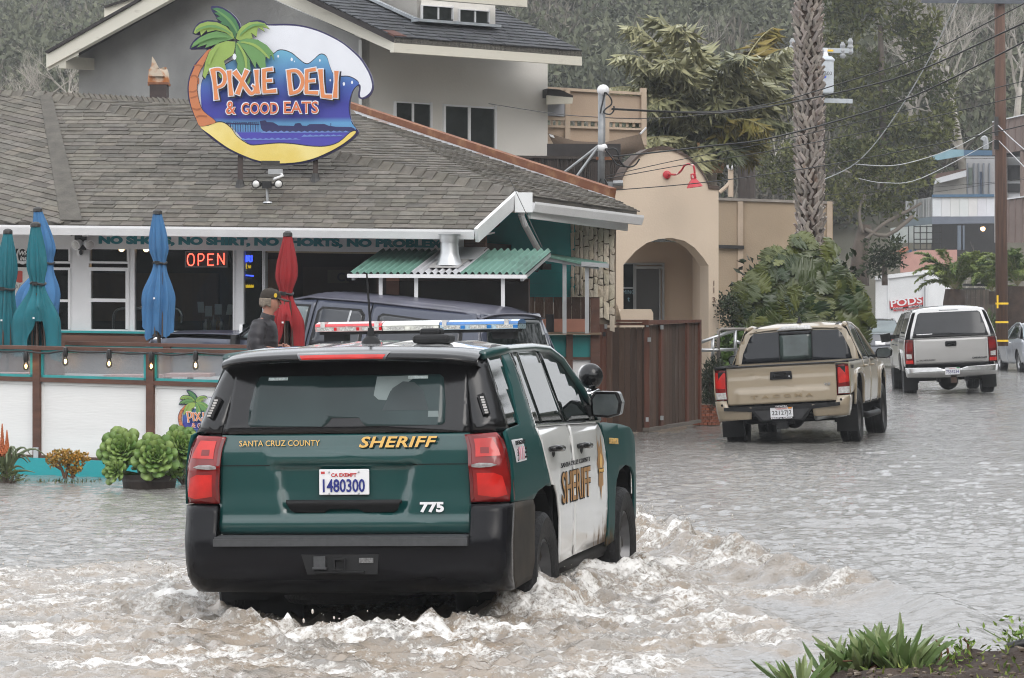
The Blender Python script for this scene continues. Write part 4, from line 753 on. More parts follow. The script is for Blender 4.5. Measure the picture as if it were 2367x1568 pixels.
umbrella('tall closed blue umbrella, partly hidden behind the teal umbrella on the left',87,487,108,608,748,45.,bcol,'blue_canvas',9,24,14,44,4,lean=-28,split=.8)
umbrella('closed teal umbrella second from left, standing in front of a taller blue one',82,522,88,656,800,42.,tcol,'teal_canvas',10,21,14,46,2,lean=6,split=.6)
umbrella('closed teal umbrella cut off by the left picture edge',18,538,14,668,800,42.5,tcol,'teal_canvas',9,20,16,23,3)
umbrella('closed blue umbrella alone in front of the big deli window',364,493,370,608,757,44.5,bcol,'blue_canvas',9,20,12,32,1,lean=-6)
umbrella('closed red umbrella beside the man in the cap',665,544,661,679,800,41.2,(.28,.012,.016),'red_canvas',9,23,13,34,6,lean=4,split=.3)
# ================= VEHICLES (built in their own axes: x right, y forward from the rear, z up)
def ip(x,tab): 
    xs_=[t[0] for t in tab]; ys_=[t[1] for t in tab]
    if x<=xs_[0]: return ys_[0]
    for i in range(1,len(xs_)):
        if x<=xs_[i]: f=(x-xs_[i-1])/(xs_[i]-xs_[i-1]); return ys_[i-1]*(1-f)+ys_[i]*f
    return ys_[-1]
def sst(a,b_,x): t=min(1,max(0,(x-a)/(b_-a))); return t*t*(3-2*t)
class Auto:
    def __init__(s,name,label,cat,loc,yaw,roll=0,pitch=0,group=None,w=None,r=.12,taper=None):
        s.root=thing(name,label,cat,loc,group,(R(pitch),R(-roll),R(-yaw))); s.zm=None; s.wt=w; s.r=r; s.tp=taper or [(0,1.)]
    def w(s,z,y=1.): return ip(z,s.wt)*ip(y,s.tp)
    def sheet(s,name,out,fn,m,step=.08,thick=.014,par=None,smooth=True,flip=None,**pr):
        bm=bmesh.new(); vs=[bm.verts.new((p[0],p[1],0)) for p in out]
        for t in tessellate_polygon([[Vector((p[0],p[1],0)) for p in out]]):
            try: bm.faces.new([vs[i] for i in t])
            except ValueError: pass
        for ax in (0,1):
            lo=min(p[ax] for p in out); hi=max(p[ax] for p in out); k=int((hi-lo)/step)
            for i in range(1,k+1):
                no=[0,0,0]; no[ax]=1; co_=[0,0,0]; co_[ax]=lo+(hi-lo)*i/(k+1)
                bmesh.ops.bisect_plane(bm,geom=bm.verts[:]+bm.edges[:]+bm.faces[:],plane_co=co_,plane_no=no,dist=1e-5)
        bmesh.ops.recalc_face_normals(bm,faces=bm.faces)
        for v in bm.verts:
            v.co=fn(v.co.x,v.co.y)
            if s.zm: v.co.z=s.zm(v.co.z)
        bm.normal_update(); c=Vector((0,2.3,.9)); a_=sum((f.normal.dot(f.calc_center_median()-c)*f.calc_area() for f in bm.faces),0.)
        if a_<0: bmesh.ops.reverse_faces(bm,faces=bm.faces)
        me=bpy.data.meshes.new(name); bm.to_mesh(me); bm.free(); me.materials.append(m)
        if smooth: me.polygons.foreach_set('use_smooth',np.ones(len(me.polygons),bool))
        o=bpy.data.objects.new(name,me); COL.objects.link(o); o.parent=par or s.root
        if thick: md=o.modifiers.new('thickness','SOLIDIFY'); md.thickness=thick; md.offset=-1; md.use_rim=True
        for k,x in pr.items(): o[k]=x
        return o
    def side(s,name,out,m,off=0.,sides=(1,-1),**k):
        return [s.sheet(name,out,lambda y,z,q=q:Vector((q*(s.w(z,y)+off),y,z)),m,**k) for q in sides]
    def back(s,name,out,m,yb,off=0.,bow=.05,**k):
        return s.sheet(name,out,lambda x,z:Vector((x,(yb(x,z) if callable(yb) else ip(z,yb))+bow*(x/.9)**2-off,z)),m,**k)
    def C(s,t,z,yb,off=0.,W=None):
        q=1 if t>=0 else -1; t=abs(t); W=(W or s.w(z)); r=s.r; y0=ip(z,yb); f=W-r
        if t<=f: return Vector((q*t,y0+.05*(t/.9)**2-off,z))
        y0+=.05*(f/.9)**2; a_=(t-f)/r
        if a_<PI/2: return Vector((q*(f+(r+off)*math.sin(a_)),y0+r-(r+off)*math.cos(a_),z))
        return Vector((q*(W+off),y0+r+(t-f-r*PI/2),z))
    def wrap(s,name,out,m,yb,off=0.,sides=(1,-1),**k):     # outline in (distance past the corner start, z)
        return [s.sheet(name,out,lambda t,z,q=q:s.C(q*(t+s.w(z)-s.r),z,yb,off),m,**k) for q in sides]
    def full(s,name,out,m,yb,off=0.,**k): return s.sheet(name,out,lambda t,z:s.C(t,z,yb,off),m,**k)
    def top(s,name,out,m,zf,**k): return s.sheet(name,out,lambda x,y:Vector((x,y,zf(x,y))),m,**k)
    def mb(s,mb,name,m,par=None,**k):
        if s.zm: mb.v=[(v[0],v[1],s.zm(v[2])) for v in mb.v]
        return mb.build(name,m,par or s.root,local=True,**k)
    def wheel(s,x,y,R_,wd,style='steel',rimm=None,z=None):
        tm=MC['tyre_rubber']; z=R_ if z is None else z; q=1 if x>0 else -1; M=Matrix.Rotation(R(90)*q,3,'Y'); c=Vector((x-q*wd/2,y,z)); h=wd/2; ri=R_*.58
        o=s.mb(MB().lathe([(ri,-h*.85),(ri*1.12,-h*.95),(R_*.9,-h*1.02),(R_*.975,-h*.86),(R_,-h*.6),(R_,-h*.22),(R_*.985,-h*.2),(R_*.985,-h*.12),(R_,-h*.1),(R_,h*.1),(R_*.985,h*.12),(R_*.985,h*.2),(R_,h*.22),(R_,h*.6),(R_*.975,h*.86),(R_*.9,h*1.02),(ri*1.12,h*.95),(ri,h*.85),(ri*.97,0),(ri,-h*.85)],c,40,M,cap=False),'wheel',tm,smooth=35)
        rr_=rimm or MC['black_rim']; b=MB().lathe([(ri*1.01,-h*.8),(ri*1.01,h*.82),(ri*.93,h*.86),(ri*.88,h*.6),(ri*.78,h*.25),(ri*.55,h*.45),(ri*.28,h*.52),(ri*.26,h*.62),(.0,h*.64)],c,32,M,cap=False); s.mb(b,'rim',rr_,o,smooth=30)
        k=6 if style=='alloy' else 8; mb=MB()
        for i in range(k):
            a_=2*PI*i/k; d=M@Vector((math.cos(a_),math.sin(a_),0)); e=M@Vector((-math.sin(a_),math.cos(a_),0)); ax=M@Vector((0,0,1)); p=c+d*ri*.70+ax*h*.38
            w_,l_=(ri*.20,ri*.30) if style=='alloy' else (ri*.11,ri*.14); mb.add([p+d*l_*.8+e*w_*1.2+ax*.02,p+d*l_*.8-e*w_*1.2+ax*.02,p-d*l_+ax*.02-e*w_*.5,p-d*l_+ax*.02+e*w_*.5],[(0,1,2,3)])
        s.mb(mb,'rim_opening',dark,o,kind='stuff'); return o
    def wells(s,ys,R_,z0,x0=.66,x1=.95):      # dark wheel-arch liners
        for y in ys:
            for q in (1,-1):
                pts=[(y+R_*math.cos(R(a)),z0+R_*math.sin(R(a))) for a in range(-20,201,20)]; k=len(pts)
                s.mb(MB().add([(q*x0,a,b) for a,b in pts]+[(q*x1,a,b) for a,b in pts],[(i,i+1,k+i+1,k+i) for i in range(k-1)]),'wheel_well',cblk,norm=False); s.mb(MB().box((q*(x0+x1)/2,y+R_*.96,z0+.18),(x1-x0,.02,.62)),'wheel_well_wall',cblk)
    def text(s,body,o,x,m,fit,fith,up=(0,0,1),name='lettering',**k): text(body,fith*1.3,frame3(o,x,up),m,s.root,name,k.pop('extrude',.0012),k.pop('offset',0.),fit=fit,fith=fith,local=True,**k)
def arch(cy_,R_,z0,rev=False):   # squarish wheel-arch edge from front foot to rear foot
    p=[(cy_+R_*1.0,z0),(cy_+R_*.97,z0+(.96-z0)*.56),(cy_+R_*.84,z0+(.96-z0)*.82),(cy_+R_*.58,z0+(.96-z0)*.95),(cy_,.965),(cy_-R_*.58,z0+(.96-z0)*.95),(cy_-R_*.84,z0+(.96-z0)*.82),(cy_-R_*.97,z0+(.96-z0)*.56),(cy_-R_,z0)]
    return p[::-1] if rev else p
mat('tyre_rubber',(.012,.012,.013),.6,.3,12,.5,45,spec=.3); mat('black_rim',(.11,.11,.115),.28,.3,8,spec=.6,metal=.4)
def paint(name,col,rough=.28,coat=1.,metal=.0,dirt=None,dz=(.5,1.0),front=None):
    """car paint; dirt is the mud splashed on the lower body (its own shape, from noise)"""
    m=mat(name,col,rough,.04,3,coat=coat,metal=metal)
    if dirt:
        t=m.node_tree; b=t.nodes['Principled BSDF']; src=b.inputs['Base Color'].links[0].from_socket; L=t.links.new
        tc=t.nodes.new('ShaderNodeTexCoord'); mp=t.nodes.new('ShaderNodeMapping'); L(tc.outputs['Object'],mp.inputs[0]); mp.inputs['Scale'].default_value=(1,1.2,.55); n=t.nodes.new('ShaderNodeTexNoise'); n.inputs['Scale'].default_value=9; n.inputs['Detail'].default_value=8; n.inputs['Roughness'].default_value=.75; L(mp.outputs[0],n.inputs[0])
        sp=t.nodes.new('ShaderNodeSeparateXYZ'); L(tc.outputs['Object'],sp.inputs[0]); mr=t.nodes.new('ShaderNodeMapRange'); L(sp.outputs[2],mr.inputs[0]); mr.inputs[1].default_value=dz[0]; mr.inputs[2].default_value=dz[1]; mr.inputs[3].default_value=.30; mr.inputs[4].default_value=-.30
        a_=t.nodes.new('ShaderNodeMath'); L(n.outputs[0],a_.inputs[0]); L(mr.outputs[0],a_.inputs[1]); fin=a_
        if front:
            m2=t.nodes.new('ShaderNodeMapRange'); L(sp.outputs[1],m2.inputs[0]); m2.inputs[1].default_value=front[0]; m2.inputs[2].default_value=front[1]; m2.inputs[3].default_value=-.26; m2.inputs[4].default_value=.10; fin=t.nodes.new('ShaderNodeMath'); L(a_.outputs[0],fin.inputs[0]); L(m2.outputs[0],fin.inputs[1])
        r=t.nodes.new('ShaderNodeMapRange'); L(fin.outputs[0],r.inputs[0]); r.inputs[1].default_value=.60; r.inputs[2].default_value=.78
        x=t.nodes.new('ShaderNodeMix'); x.data_type='RGBA'; L(r.outputs[0],x.inputs[0]); L(src,x.inputs[6]); x.inputs[7].default_value=tuple(dirt)+(1,); L(x.outputs[2],b.inputs['Base Color'])
        q=t.nodes.new('ShaderNodeMath'); q.operation='MULTIPLY_ADD'; L(r.outputs[0],q.inputs[0]); q.inputs[1].default_value=.5; q.inputs[2].default_value=rough; L(q.outputs[0],b.inputs['Roughness']); i=t.nodes.new('ShaderNodeMath'); i.operation='SUBTRACT'; i.inputs[0].default_value=1.; L(r.outputs[0],i.inputs[1]); L(i.outputs[0],b.inputs['Coat Weight'])
    return m
mud=(.16,.105,.06); cgreen=paint('police_green_paint',(.003,.050,.048),.3,.25,dirt=mud,dz=(.35,.75)); cwhite=paint('police_white_paint',(.78,.78,.77),.3,1.,dirt=mud,dz=(.40,1.0),front=(2.2,3.3)); cblack=paint('gloss_black',(.008,.008,.009),.16,0.); cbump=paint('black_bumper_paint',(.008,.008,.010),.22,.0,dirt=(.10,.075,.05),dz=(.15,.62))
cblk=mat('matte_black_trim',(.012,.012,.013),.6,.2,10,spec=.3); cglass=mat('tinted_car_glass',(.008,.012,.012),.04,.2,1.5,spec=.25); cglass2=mat('clear_rear_glass',(.020,.038,.039),.05,.35,1.6,spec=.45,detail=2)
lampr=mat('red_lamp_lens',(.20,.006,.006),.12,.3,7,coat=.4); lampb=mat('bright_red_lens',(.48,.014,.010),.15,.25,9,coat=.4,emit=(.9,.03,.02),es=.05); lampd=mat('dark_red_lens',(.12,.004,.005),.12,.2,8,coat=1.); clear=mat('clear_lens',(.55,.54,.53),.12,.25,30,coat=1.); gold=mat('gold_lettering',(.80,.50,.15),.4,.05,9); goldd=mat('gold_brown_lettering',(.42,.22,.075),.45,.1,9); pwhite=mat('plate_white',(.80,.80,.82),.45,.03,5); pblue=mat('plate_blue',(.02,.03,.20),.45,0); pred=mat('plate_red',(.55,.05,.05),.45,0)
# ---------------- sheriff SUV
cgs=paint('police_green_side',(.003,.052,.050),.42,.0,dirt=mud,dz=(.40,.85)); cgs.node_tree.nodes['Principled BSDF'].inputs['Specular IOR Level'].default_value=.12
for l_ in list(cgs.node_tree.nodes['Principled BSDF'].inputs['Coat Weight'].links): cgs.node_tree.links.remove(l_)
for m_ in (cgs,cbump):
    b_=m_.node_tree.nodes['Principled BSDF'].inputs['Coat Weight']
    for l_ in list(b_.links): m_.node_tree.links.remove(l_)
    b_.default_value=0
cbump.node_tree.nodes['Principled BSDF'].inputs['Specular IOR Level'].default_value=.22
T=Auto('sheriff_suv','green and white sheriff sport utility vehicle driving away through the flood water','sport utility vehicle',(-1.0,20.35,-.2),11.5,1.0,0,None,[(.36,.95),(.42,.98),(.55,.995),(.75,1.0),(1.05,1.0),(1.25,.985),(1.35,.955),(1.80,.80),(1.86,.70)],.13,[(0,1),(4.2,1),(4.6,.985),(4.9,.95),(5.15,.88)])
YB1=[(.38,.20),(.43,.09),(.50,.02),(.60,0),(.72,0),(.80,.03),(.93,.06)]; YB2=[(.73,.12),(.80,.10),(.90,.105),(1.0,.115),(1.16,.12),(1.24,.125),(1.34,.15)]; YB3=[(1.32,.145),(1.36,.15),(1.80,.36)]
def tgate(x,z):
    y=ip(z,YB2); hw=.345+.06*(z-.86)/.3; e=sst(hw+.035,hw-.01,abs(x))*sst(.85,.885,z)*sst(1.165,1.15,z); y+=.032*e
    y-=.016*sst(hw+.07,hw+.02,abs(x))*sst(1.15,1.165,z)*sst(1.25,1.215,z); y-=.012*sst(.70,.76,z)*sst(.86,.80,z); return y
shell=MB(); 
for x in (1,): pass
sh=[(.25,.50),(.24,1.30),(.46,1.74),(2.35,1.78),(2.9,1.60),(3.35,1.24),(4.9,1.06),(5.0,.55)]
T.mb(MB().prism([(-.70,y,z) for y,z in sh],(1.40,0,0)),'body_shell',cblk)
T.mb(MB().prism([(-.93,y,z) for y,z in [(.22,.98),(.22,1.33),(3.3,1.25),(4.9,1.05),(4.9,.98)]],(1.86,0,0)),'body_shell',cblk)
T.mb(MB().box((0,2.4,.45),(1.5,4.2,.16)),'underbody',cblk)
T.side('quarter_panel',[(.20,.925),(.84,.905),(.97,.945),(1.24,.97),(1.41,.955),(1.29,1.085),(1.155,1.275),(1.105,1.345),(1.18,1.81),(.93,1.81),(.69,1.365),(.30,1.352),(.20,1.335)],cgs)
T.side('rear_door',[(1.12,1.335),(2.165,1.315),(2.185,.95),(2.175,.47),(1.70,.455),(1.69,.74),(1.62,.89),(1.53,.955),(1.425,.965),(1.305,1.095),(1.17,1.275)],cwhite)
T.side('front_door',[(2.175,1.315),(3.22,1.285),(3.36,1.18),(3.425,1.0),(3.425,.7),(3.36,.48),(2.185,.47),(2.195,.95)],cwhite)
T.side('fender',[(3.235,1.287),(3.45,1.285),(4.0,1.255),(4.5,1.215),(4.85,1.15),(5.02,1.05),(5.06,.9),(5.02,.60)]+arch(4.19,.47,.46)+[(3.44,.44),(3.435,.7),(3.437,1.0),(3.37,1.19)],cgs)
T.side('rocker_panel',[(1.72,.36),(3.70,.36),(3.70,.46),(1.70,.455)],cblk,-.035)
T.side('door_frame',[(1.105,1.33),(3.30,1.29),(3.05,1.53),(2.68,1.745),(2.40,1.815),(1.18,1.815)],cblack,-.012)
T.side('window_rear',[(1.36,1.352),(2.115,1.335),(2.03,1.785),(1.42,1.785)],cglass,-.006); T.side('window_rear_corner',[(1.14,1.355),(1.34,1.352),(1.40,1.785),(1.23,1.785)],cglass,-.006)
T.side('window_front',[(2.20,1.333),(3.08,1.312),(2.96,1.50),(2.62,1.70),(2.38,1.775),(2.10,1.785)],cglass,-.006)
T.side('window_quarter',[(.31,1.372),(.665,1.378),(.895,1.785),(.45,1.775)],cglass,-.004)
for q in (1,-1):
    T.mb(MB().tube([(q*(T.w(z)+.004),y,z) for y,z in ((3.28,1.296),(2.17,1.322),(1.10,1.343),(1.125,1.5),(1.16,1.65),(1.175,1.815))],.009,6),'chrome_strip',chrome)
    T.mb(MB().tube([(q*(T.w(z)-.012),y,z) for y,z in ((.42,1.790),(1.2,1.810),(2.0,1.812),(2.42,1.795),(2.75,1.725),(3.08,1.525),(3.33,1.305))],[.03,.032,.032,.032,.032,.032,.03],8),'roof_rail',cgreen,smooth=True)
    # door handles, mirrors
    for y,z in ((1.50,1.185),(2.47,1.165)):
        T.mb(MB().tube([(q*1.0,y-.12,z),(q*1.04,y-.09,z+.005),(q*1.045,y+.09,z-.003),(q*1.0,y+.12,z-.005)],[.016,.02,.02,.016],8),'door_handle',cblack,smooth=True); T.mb(MB().ball((q*.995,y+.03,z-.02),.05,10,6,(.12,1,.7)),'handle_cup',cblk)
    mm=T.mb(MB().prism([(q*x,3.06,z) for x,z in ((.965,1.335),(1.08,1.325),(1.155,1.345),(1.17,1.43),(1.145,1.50),(.985,1.505),(.955,1.46))],(0,.14,.0)),'mirror',cblack); md=mm.modifiers.new('round','BEVEL'); md.width=.025; md.segments=3
    T.mb(MB().prism([(q*x,3.050,z) for x,z in ((.98,1.35),(1.08,1.342),(1.138,1.355),(1.15,1.43),(1.128,1.482),(.998,1.485),(.975,1.45))],(0,.01,0)),'mirror_glass',mat('mirror_glass',(.22,.25,.26),.03,.3,6,metal=.7),mm)
    T.mb(MB().prism([(q*.93,3.08,1.33),(q*1.02,3.08,1.345),(q*1.02,3.08,1.40),(q*.91,3.08,1.41)],(0,.10,0)),'mirror_arm',cblk)
sp_=T.mb(MB().ball((.90,3.42,1.60),.088,16,10,(.95,.85,1)),'spot_light',cblack,smooth=True); T.mb(MB().ball((.855,3.46,1.60),.081,14,8,(.72,.6,.95)),'spot_light_glass',clear,sp_,smooth=True); T.mb(MB().tube([(.88,3.42,1.50),(.95,3.40,1.495),(.86,3.36,1.46)],.028,8),'spot_light_bracket',chrome,sp_,smooth=True)
def rz(x,y):
    z=ip(y,[(.30,1.815),(.6,1.845),(1.2,1.868),(2.0,1.868),(2.4,1.835),(2.75,1.75)])-.062*(abs(x)/.74)**3
    for c_ in (-.42,-.16,.16,.42): z+=.010*math.exp(-((x-c_)/.05)**2)*sst(.5,.7,y)*sst(2.35,2.1,y)
    return z
T.top('roof',[(-.765,.36),(.765,.36),(.765,1.2),(.76,2.2),(.70,2.46),(-.70,2.46),(-.76,2.2),(-.765,1.2)],cwhite if False else paint('white_roof_paint',(.78,.78,.78),.22,1.),rz,step=.05)
T.top('windshield',[(-.72,2.45),(.72,2.45),(.82,3.42),(-.82,3.42)],cglass,lambda x,y:ip(y,[(2.45,1.825),(2.8,1.70),(3.42,1.285)])-.03*(x/.8)**2)
T.top('hood',[(-.86,3.40),(.86,3.40),(.84,4.7),(.72,5.0),(-.72,5.0),(-.84,4.7)],cgreen,lambda x,y:ip(y,[(3.4,1.285),(4.2,1.245),(4.7,1.19),(5.02,1.09)])+.03*(1-(x/.86)**2))
T.sheet('grille',[(-.62,.72),(.62,.72),(.66,1.06),(-.66,1.06)],lambda x,z:Vector((x,5.10-.12*(x/.9)**2,z)),cblk); T.sheet('front_bumper',[(-.92,.42),(.92,.42),(.94,.72),(-.94,.72)],lambda x,z:Vector((x,5.14-.18*(x/.9)**2,z)),cbump)
for q in (1,-1): T.sheet('headlight',[(q*.64,.80),(q*.90,.84),(q*.90,1.06),(q*.66,1.06)],lambda x,z:Vector((x,5.10-.16*(x/.9)**2,z)),clear)
# rear
T.sheet('tailgate',[(-.768,.745),(.768,.745),(.762,1.1),(.755,1.335),(-.755,1.335),(-.762,1.1)],lambda x,z:Vector((x,tgate(x,z)+.03*(x/.9)**2,z)),cgreen,step=.022)
T.back('tailgate_seam',[(-.76,1.150),(.76,1.150),(.76,1.156),(-.76,1.156)],cblk,tgate,.003,.03,thick=0,step=.03)
T.back('rear_glass_border',[(-.757,1.342),(.757,1.342),(.735,1.50),(.70,1.775),(-.70,1.775),(-.735,1.50)],cblack,YB3,0,.03,step=.06)
gl=[(-.60,1.40),(-.585,1.383),(-.13,1.380),(-.105,1.40),(-.085,1.430),(.085,1.430),(.105,1.40),(.13,1.380),(.585,1.383),(.605,1.40),(.60,1.50),(.575,1.66),(.55,1.68),(-.55,1.68),(-.575,1.66),(-.60,1.50)]
T.back('rear_window',gl,cglass2,YB3,.004,.03,step=.06,thick=.006)
for i in range(0): z=1.41+.0215*i; T.back('defroster_line',[(-.57,z),(.57,z),(.57,z+.0010),(-.57,z+.0010)],cblk,YB3,.0055,.03,thick=0,step=.2)
hr=mat('cabin_shape',(.028,.042,.045),.5,.2,5); hl_=mat('cabin_light_and_sticker',(.17,.21,.21),.4,.2,5)  # flat shapes on opaque glass; the pale one paints light through the cabin
T.back('cabin_seat',[(.22,1.47),(.27,1.60),(.33,1.64),(.40,1.635),(.46,1.58),(.50,1.47)],hr,YB3,.0052,.03,thick=0); T.back('cabin_light_patch',[(.17,1.67),(.42,1.675),(.34,1.62),(.26,1.585),(.24,1.53),(.19,1.535),(.16,1.56)],hl_,YB3,.005,.03,thick=0); T.back('sticker',[(.50,1.43),(.565,1.43),(.56,1.465),(.50,1.465)],hl_,YB3,.0053,.03,thick=0)
for x in (-.44,.42): T.back('interior_light',[(x-.06,1.655),(x+.06,1.655),(x+.06,1.672),(x-.06,1.672)],mat('led_white',(.6,.7,.7),.3,.3,60),YB3,.0053,.03,thick=0)
# roof spoiler
def spoil(a,b_):
    x=-.785+1.57*a; e=abs(x/.785); sec=[(.27,1.752),(.15,1.768),(.125,1.785),(.14,1.808),(.22,1.832),(.36,1.848),(.52,1.852),(.53,1.80),(.36,1.765),(.27,1.752)]
    f=b_*(len(sec)-1); i=min(int(f),len(sec)-2); f-=i; y=sec[i][0]*(1-f)+sec[i+1][0]*f; z=sec[i][1]*(1-f)+sec[i+1][1]*f
    return (x,y+.05*e**2+.10*e**8,z-.022*e**2-.02*e**8)
T.mb(MB().grid(spoil,40,27),'roof_spoiler',cblack,smooth=True)
zb=lambda x,z:.135-.0+.05*(x/.785)**2-(.002 if z>1.8 else .0)
T.sheet('brake_light',[(-.26,1.775),(.26,1.775),(.285,1.822),(-.285,1.822)],lambda x,z:Vector((x,ip(z,[(1.775,.132),(1.785,.121),(1.808,.136),(1.825,.18)])-.004+.05*(x/.785)**2,z-.022*(x/.785)**2)),mat('brake_lens_edge',(.10,.09,.10),.2,.1,5,coat=1.),thick=0,step=.012)
T.sheet('brake_light_lens',[(-.245,1.779),(.245,1.779),(.262,1.806),(-.262,1.806)],lambda x,z:Vector((x,ip(z,[(1.775,.132),(1.785,.121),(1.808,.136),(1.825,.18)])-.008+.05*(x/.785)**2,z-.022*(x/.785)**2)),lampb,thick=0,step=.012)
T.wrap('corner_pillar',[(-.075,1.342),(.235,1.342),(.22,1.5),(.16,1.795),(-.005,1.795)],cblack,YB3)
for q in (1,-1):
    o=T.C(q*(T.w(1.45)-T.r+.055),1.44,YB3,.012); t_=T.C(q*(T.w(1.58)-T.r+.055),1.555,YB3,.012); a_=T.mb(MB().bar(o,t_,.038,.03,up=(0,1,0)),'warning_light',cblk)
    mb=MB(); 
    for i in range(7): mb.box(o.lerp(t_,.1+.13*i)+Vector((q*.006,-.015,0)),(.022,.012,.011))
    T.mb(mb,'led',clear,a_,kind='stuff')
YL=[(.92,.085),(1.0,.07),(1.15,.065),(1.34,.12)]
LO=[(-.105,.928),(-.105,1.325),(.09,1.335),(.125,1.29),(.18,1.10),(.205,1.0),(.205,.928)]
for q in (1,-1):
    l,=T.wrap('tail_light',LO,lampr,YL,0,sides=(q,),step=.04)
    T.wrap('tail_light_edge',[(.165,.93),(.203,.93),(.203,1.0),(.175,1.10),(.12,1.29),(.09,1.32),(.145,1.1)],lampd,YL,.002,sides=(q,),thick=0,par=l,step=.04)
    T.wrap('tail_light_edge',[(-.104,.93),(-.085,.95),(-.085,1.31),(-.104,1.32)],lampd,YL,.002,sides=(q,),thick=0,par=l,step=.04)
    T.wrap('lamp_element',[(-.06,.97),(-.06,1.10),(.04,1.10),(.09,1.08),(.12,.97),(.05,.955)],lampb,YL,.003,sides=(q,),thick=0,par=l,step=.04)
    T.wrap('lamp_element',[(-.06,1.195),(-.055,1.30),(.05,1.305),(.09,1.20)],lampb,YL,.003,sides=(q,),thick=0,par=l,step=.04)
    T.wrap('lamp_element',[(-.03,1.215),(-.03,1.25),(.02,1.25),(.02,1.215)],lampr,YL,.0045,sides=(q,),thick=0,par=l,step=.04)
    T.wrap('reverse_light',[(-.085,1.135),(-.085,1.150),(-.04,1.160),(.03,1.158),(.065,1.146),(.03,1.136),(-.04,1.131)],mat('dull_clear_lens',(.30,.28,.28),.12,.3,40,coat=.5),YL,.006,sides=(q,),thick=0,par=l,step=.04)
BO=[(-1.0,.395),(1.0,.395),(1.10,.40),(1.10,.918),(.772,.918),(.772,.725),(-.772,.725),(-.772,.918),(-1.10,.918),(-1.10,.40)]
T.full('rear_bumper',BO,cbump,YB1,0,step=.05,thick=.02)
dust=mat('dusty_bumper_side',(.030,.027,.024),.75,.35,2.5,spec=.2,col2=(.075,.062,.048),mix=(.35,.75),detail=8)
for q in (1,-1): T.full('bumper_side',[(q*t,z) for t,z in ((1.103,.40),(1.76,.43),(1.765,.50),(1.76,.72),(1.73,.86),(1.67,.905),(1.103,.918))],dust,YB1,0,step=.05,thick=.02)
T.mb(MB().prism([(-.765,.0-.012,.735),(.765,-.012,.735),(.765,.13,.742),(-.765,.13,.742)],(0,0,-.02)),'step_pad',mat('step_pad_plastic',(.06,.062,.066),.5,.15,30)); T.mb(MB().box((0,-.004,.703),(1.54,.03,.042)),'step_edge',MC['step_pad_plastic'])
hz_=T.mb(MB().prism([(-.235,-.006,.632),(.235,-.006,.632),(.225,-.006,.515),(-.20,-.006,.515)],(0,.012,0)),'hitch_recess',mat('recess_black',(.007,.007,.008),.7,.2,9))
fr2=MB(); [fr2.box((cx_,-.012,cz_),s_) for cx_,cz_,s_ in ((0,.607,(.075,.03,.012)),(0,.545,(.075,.03,.012)),(-.032,.576,(.011,.03,.05)),(.032,.576,(.011,.03,.05)))]; T.mb(fr2,'hitch_receiver',cblk,hz_); T.mb(MB().box((-.12,-.014,.585),(.07,.03,.075)).box((-.12,-.018,.553),(.085,.03,.012)),'tow_plug',MC['step_pad_plastic'],hz_); T.mb(MB().box((.16,-.010,.597),(.085,.006,.03)),'hitch_sticker',mat('grey_sticker',(.16,.16,.16),.5,.5,90),hz_); T.mb(MB().box((0,-.016,.53),(.30,.03,.008)),'hitch_bar',cblk,hz_)
T.mb(MB().lathe([(.31,-.09),(.36,-.1),(.385,-.07),(.385,.07),(.36,.1),(.2,.1)],(-.15,.75,.40),32),'spare_tyre',MC['tyre_rubber'],smooth=35)
for x in (-.62,.62): 
    T.mb(MB().prism([(x-.14,.86,.42),(x+.16,.86,.42),(x+.16,.86,.12),(x-.10,.86,.12)],(0,.01,0)),'mud_flap',cblk)
for x,y in ((1.0,1.24),(-1.0,1.24),(1.0,4.19),(-1.0,4.19)): T.wheel(x,y,.405,.275)
T.wells((1.24,4.19),.50,.47)
for y in (1.24,4.19): T.mb(MB().tube([(-.9,y,.40),(.9,y,.40)],.06,8),'axle',cblk)
# black tailgate handle bar, plate, lettering
T.sheet('handle_bar',[(-.352,.948),(.352,.948),(.345,.925),(.325,.885),(.30,.872),(.12,.872),(.09,.892),(-.09,.892),(-.12,.872),(-.30,.872),(-.325,.885),(-.345,.925)],lambda x,z:Vector((x,.118-.03*sst(.87,.93,z)+.012*sst(.935,.948,z),z)),cblk,thick=.03,step=.015)
pl_=T.mb(MB().prism([(-.153,.118,.975),(.153,.118,.975),(.153,.124,1.128),(-.153,.124,1.128)],(0,.012,0)),'number_plate',pwhite); md=pl_.modifiers.new('round','BEVEL'); md.width=.012; md.segments=3; md.limit_method='ANGLE'
T.text('1480300',(-.128,.1155,.992),(1,0,0),pblue,.256,.078,name='plate_number',offset=.002); T.text('CA EXEMPT',(-.077,.1205,1.083),(1,0,0),pred,.154,.022,name='plate_lettering',offset=.0006)
for x,z,m_ in ((-.128,1.108,pred),): T.mb(MB().box((x,.1215,z),(.022,.003,.013)),'plate_sticker',m_,pl_)
for x,z in ((-.09,1.11),(.09,1.11),(-.09,.984),(.09,.984)): T.mb(MB().lathe([(.006,0),(.004,.004),(0,.005)],(x,.121 if z>1 else .1165,z),8,Matrix.Rotation(R(90),3,'X')),'plate_bolt',metal,pl_)
yl_=lambda x,z:tgate(x,z)+.03*(x/.9)**2
def tg(body,x0,z0,wd,ht,m,dy=.006,**k): T.text(body,(x0,min(yl_(x0,z0),yl_(x0,z0+ht),yl_(x0+wd,z0))-dy,z0),(1,0,0),m,wd,ht,up=(0,.06,1),**k)
tg('SANTA CRUZ COUNTY',-.640,1.268,.495,.034,gold,.006); 
tg('SHERIFF',.100,1.250,.475,.066,cblk,.006,offset=.003,shear=.28,name='lettering_shadow',space=1.08); tg('SHERIFF',.095,1.254,.475,.066,gold,.009,offset=.0022,shear=.28,space=1.08)
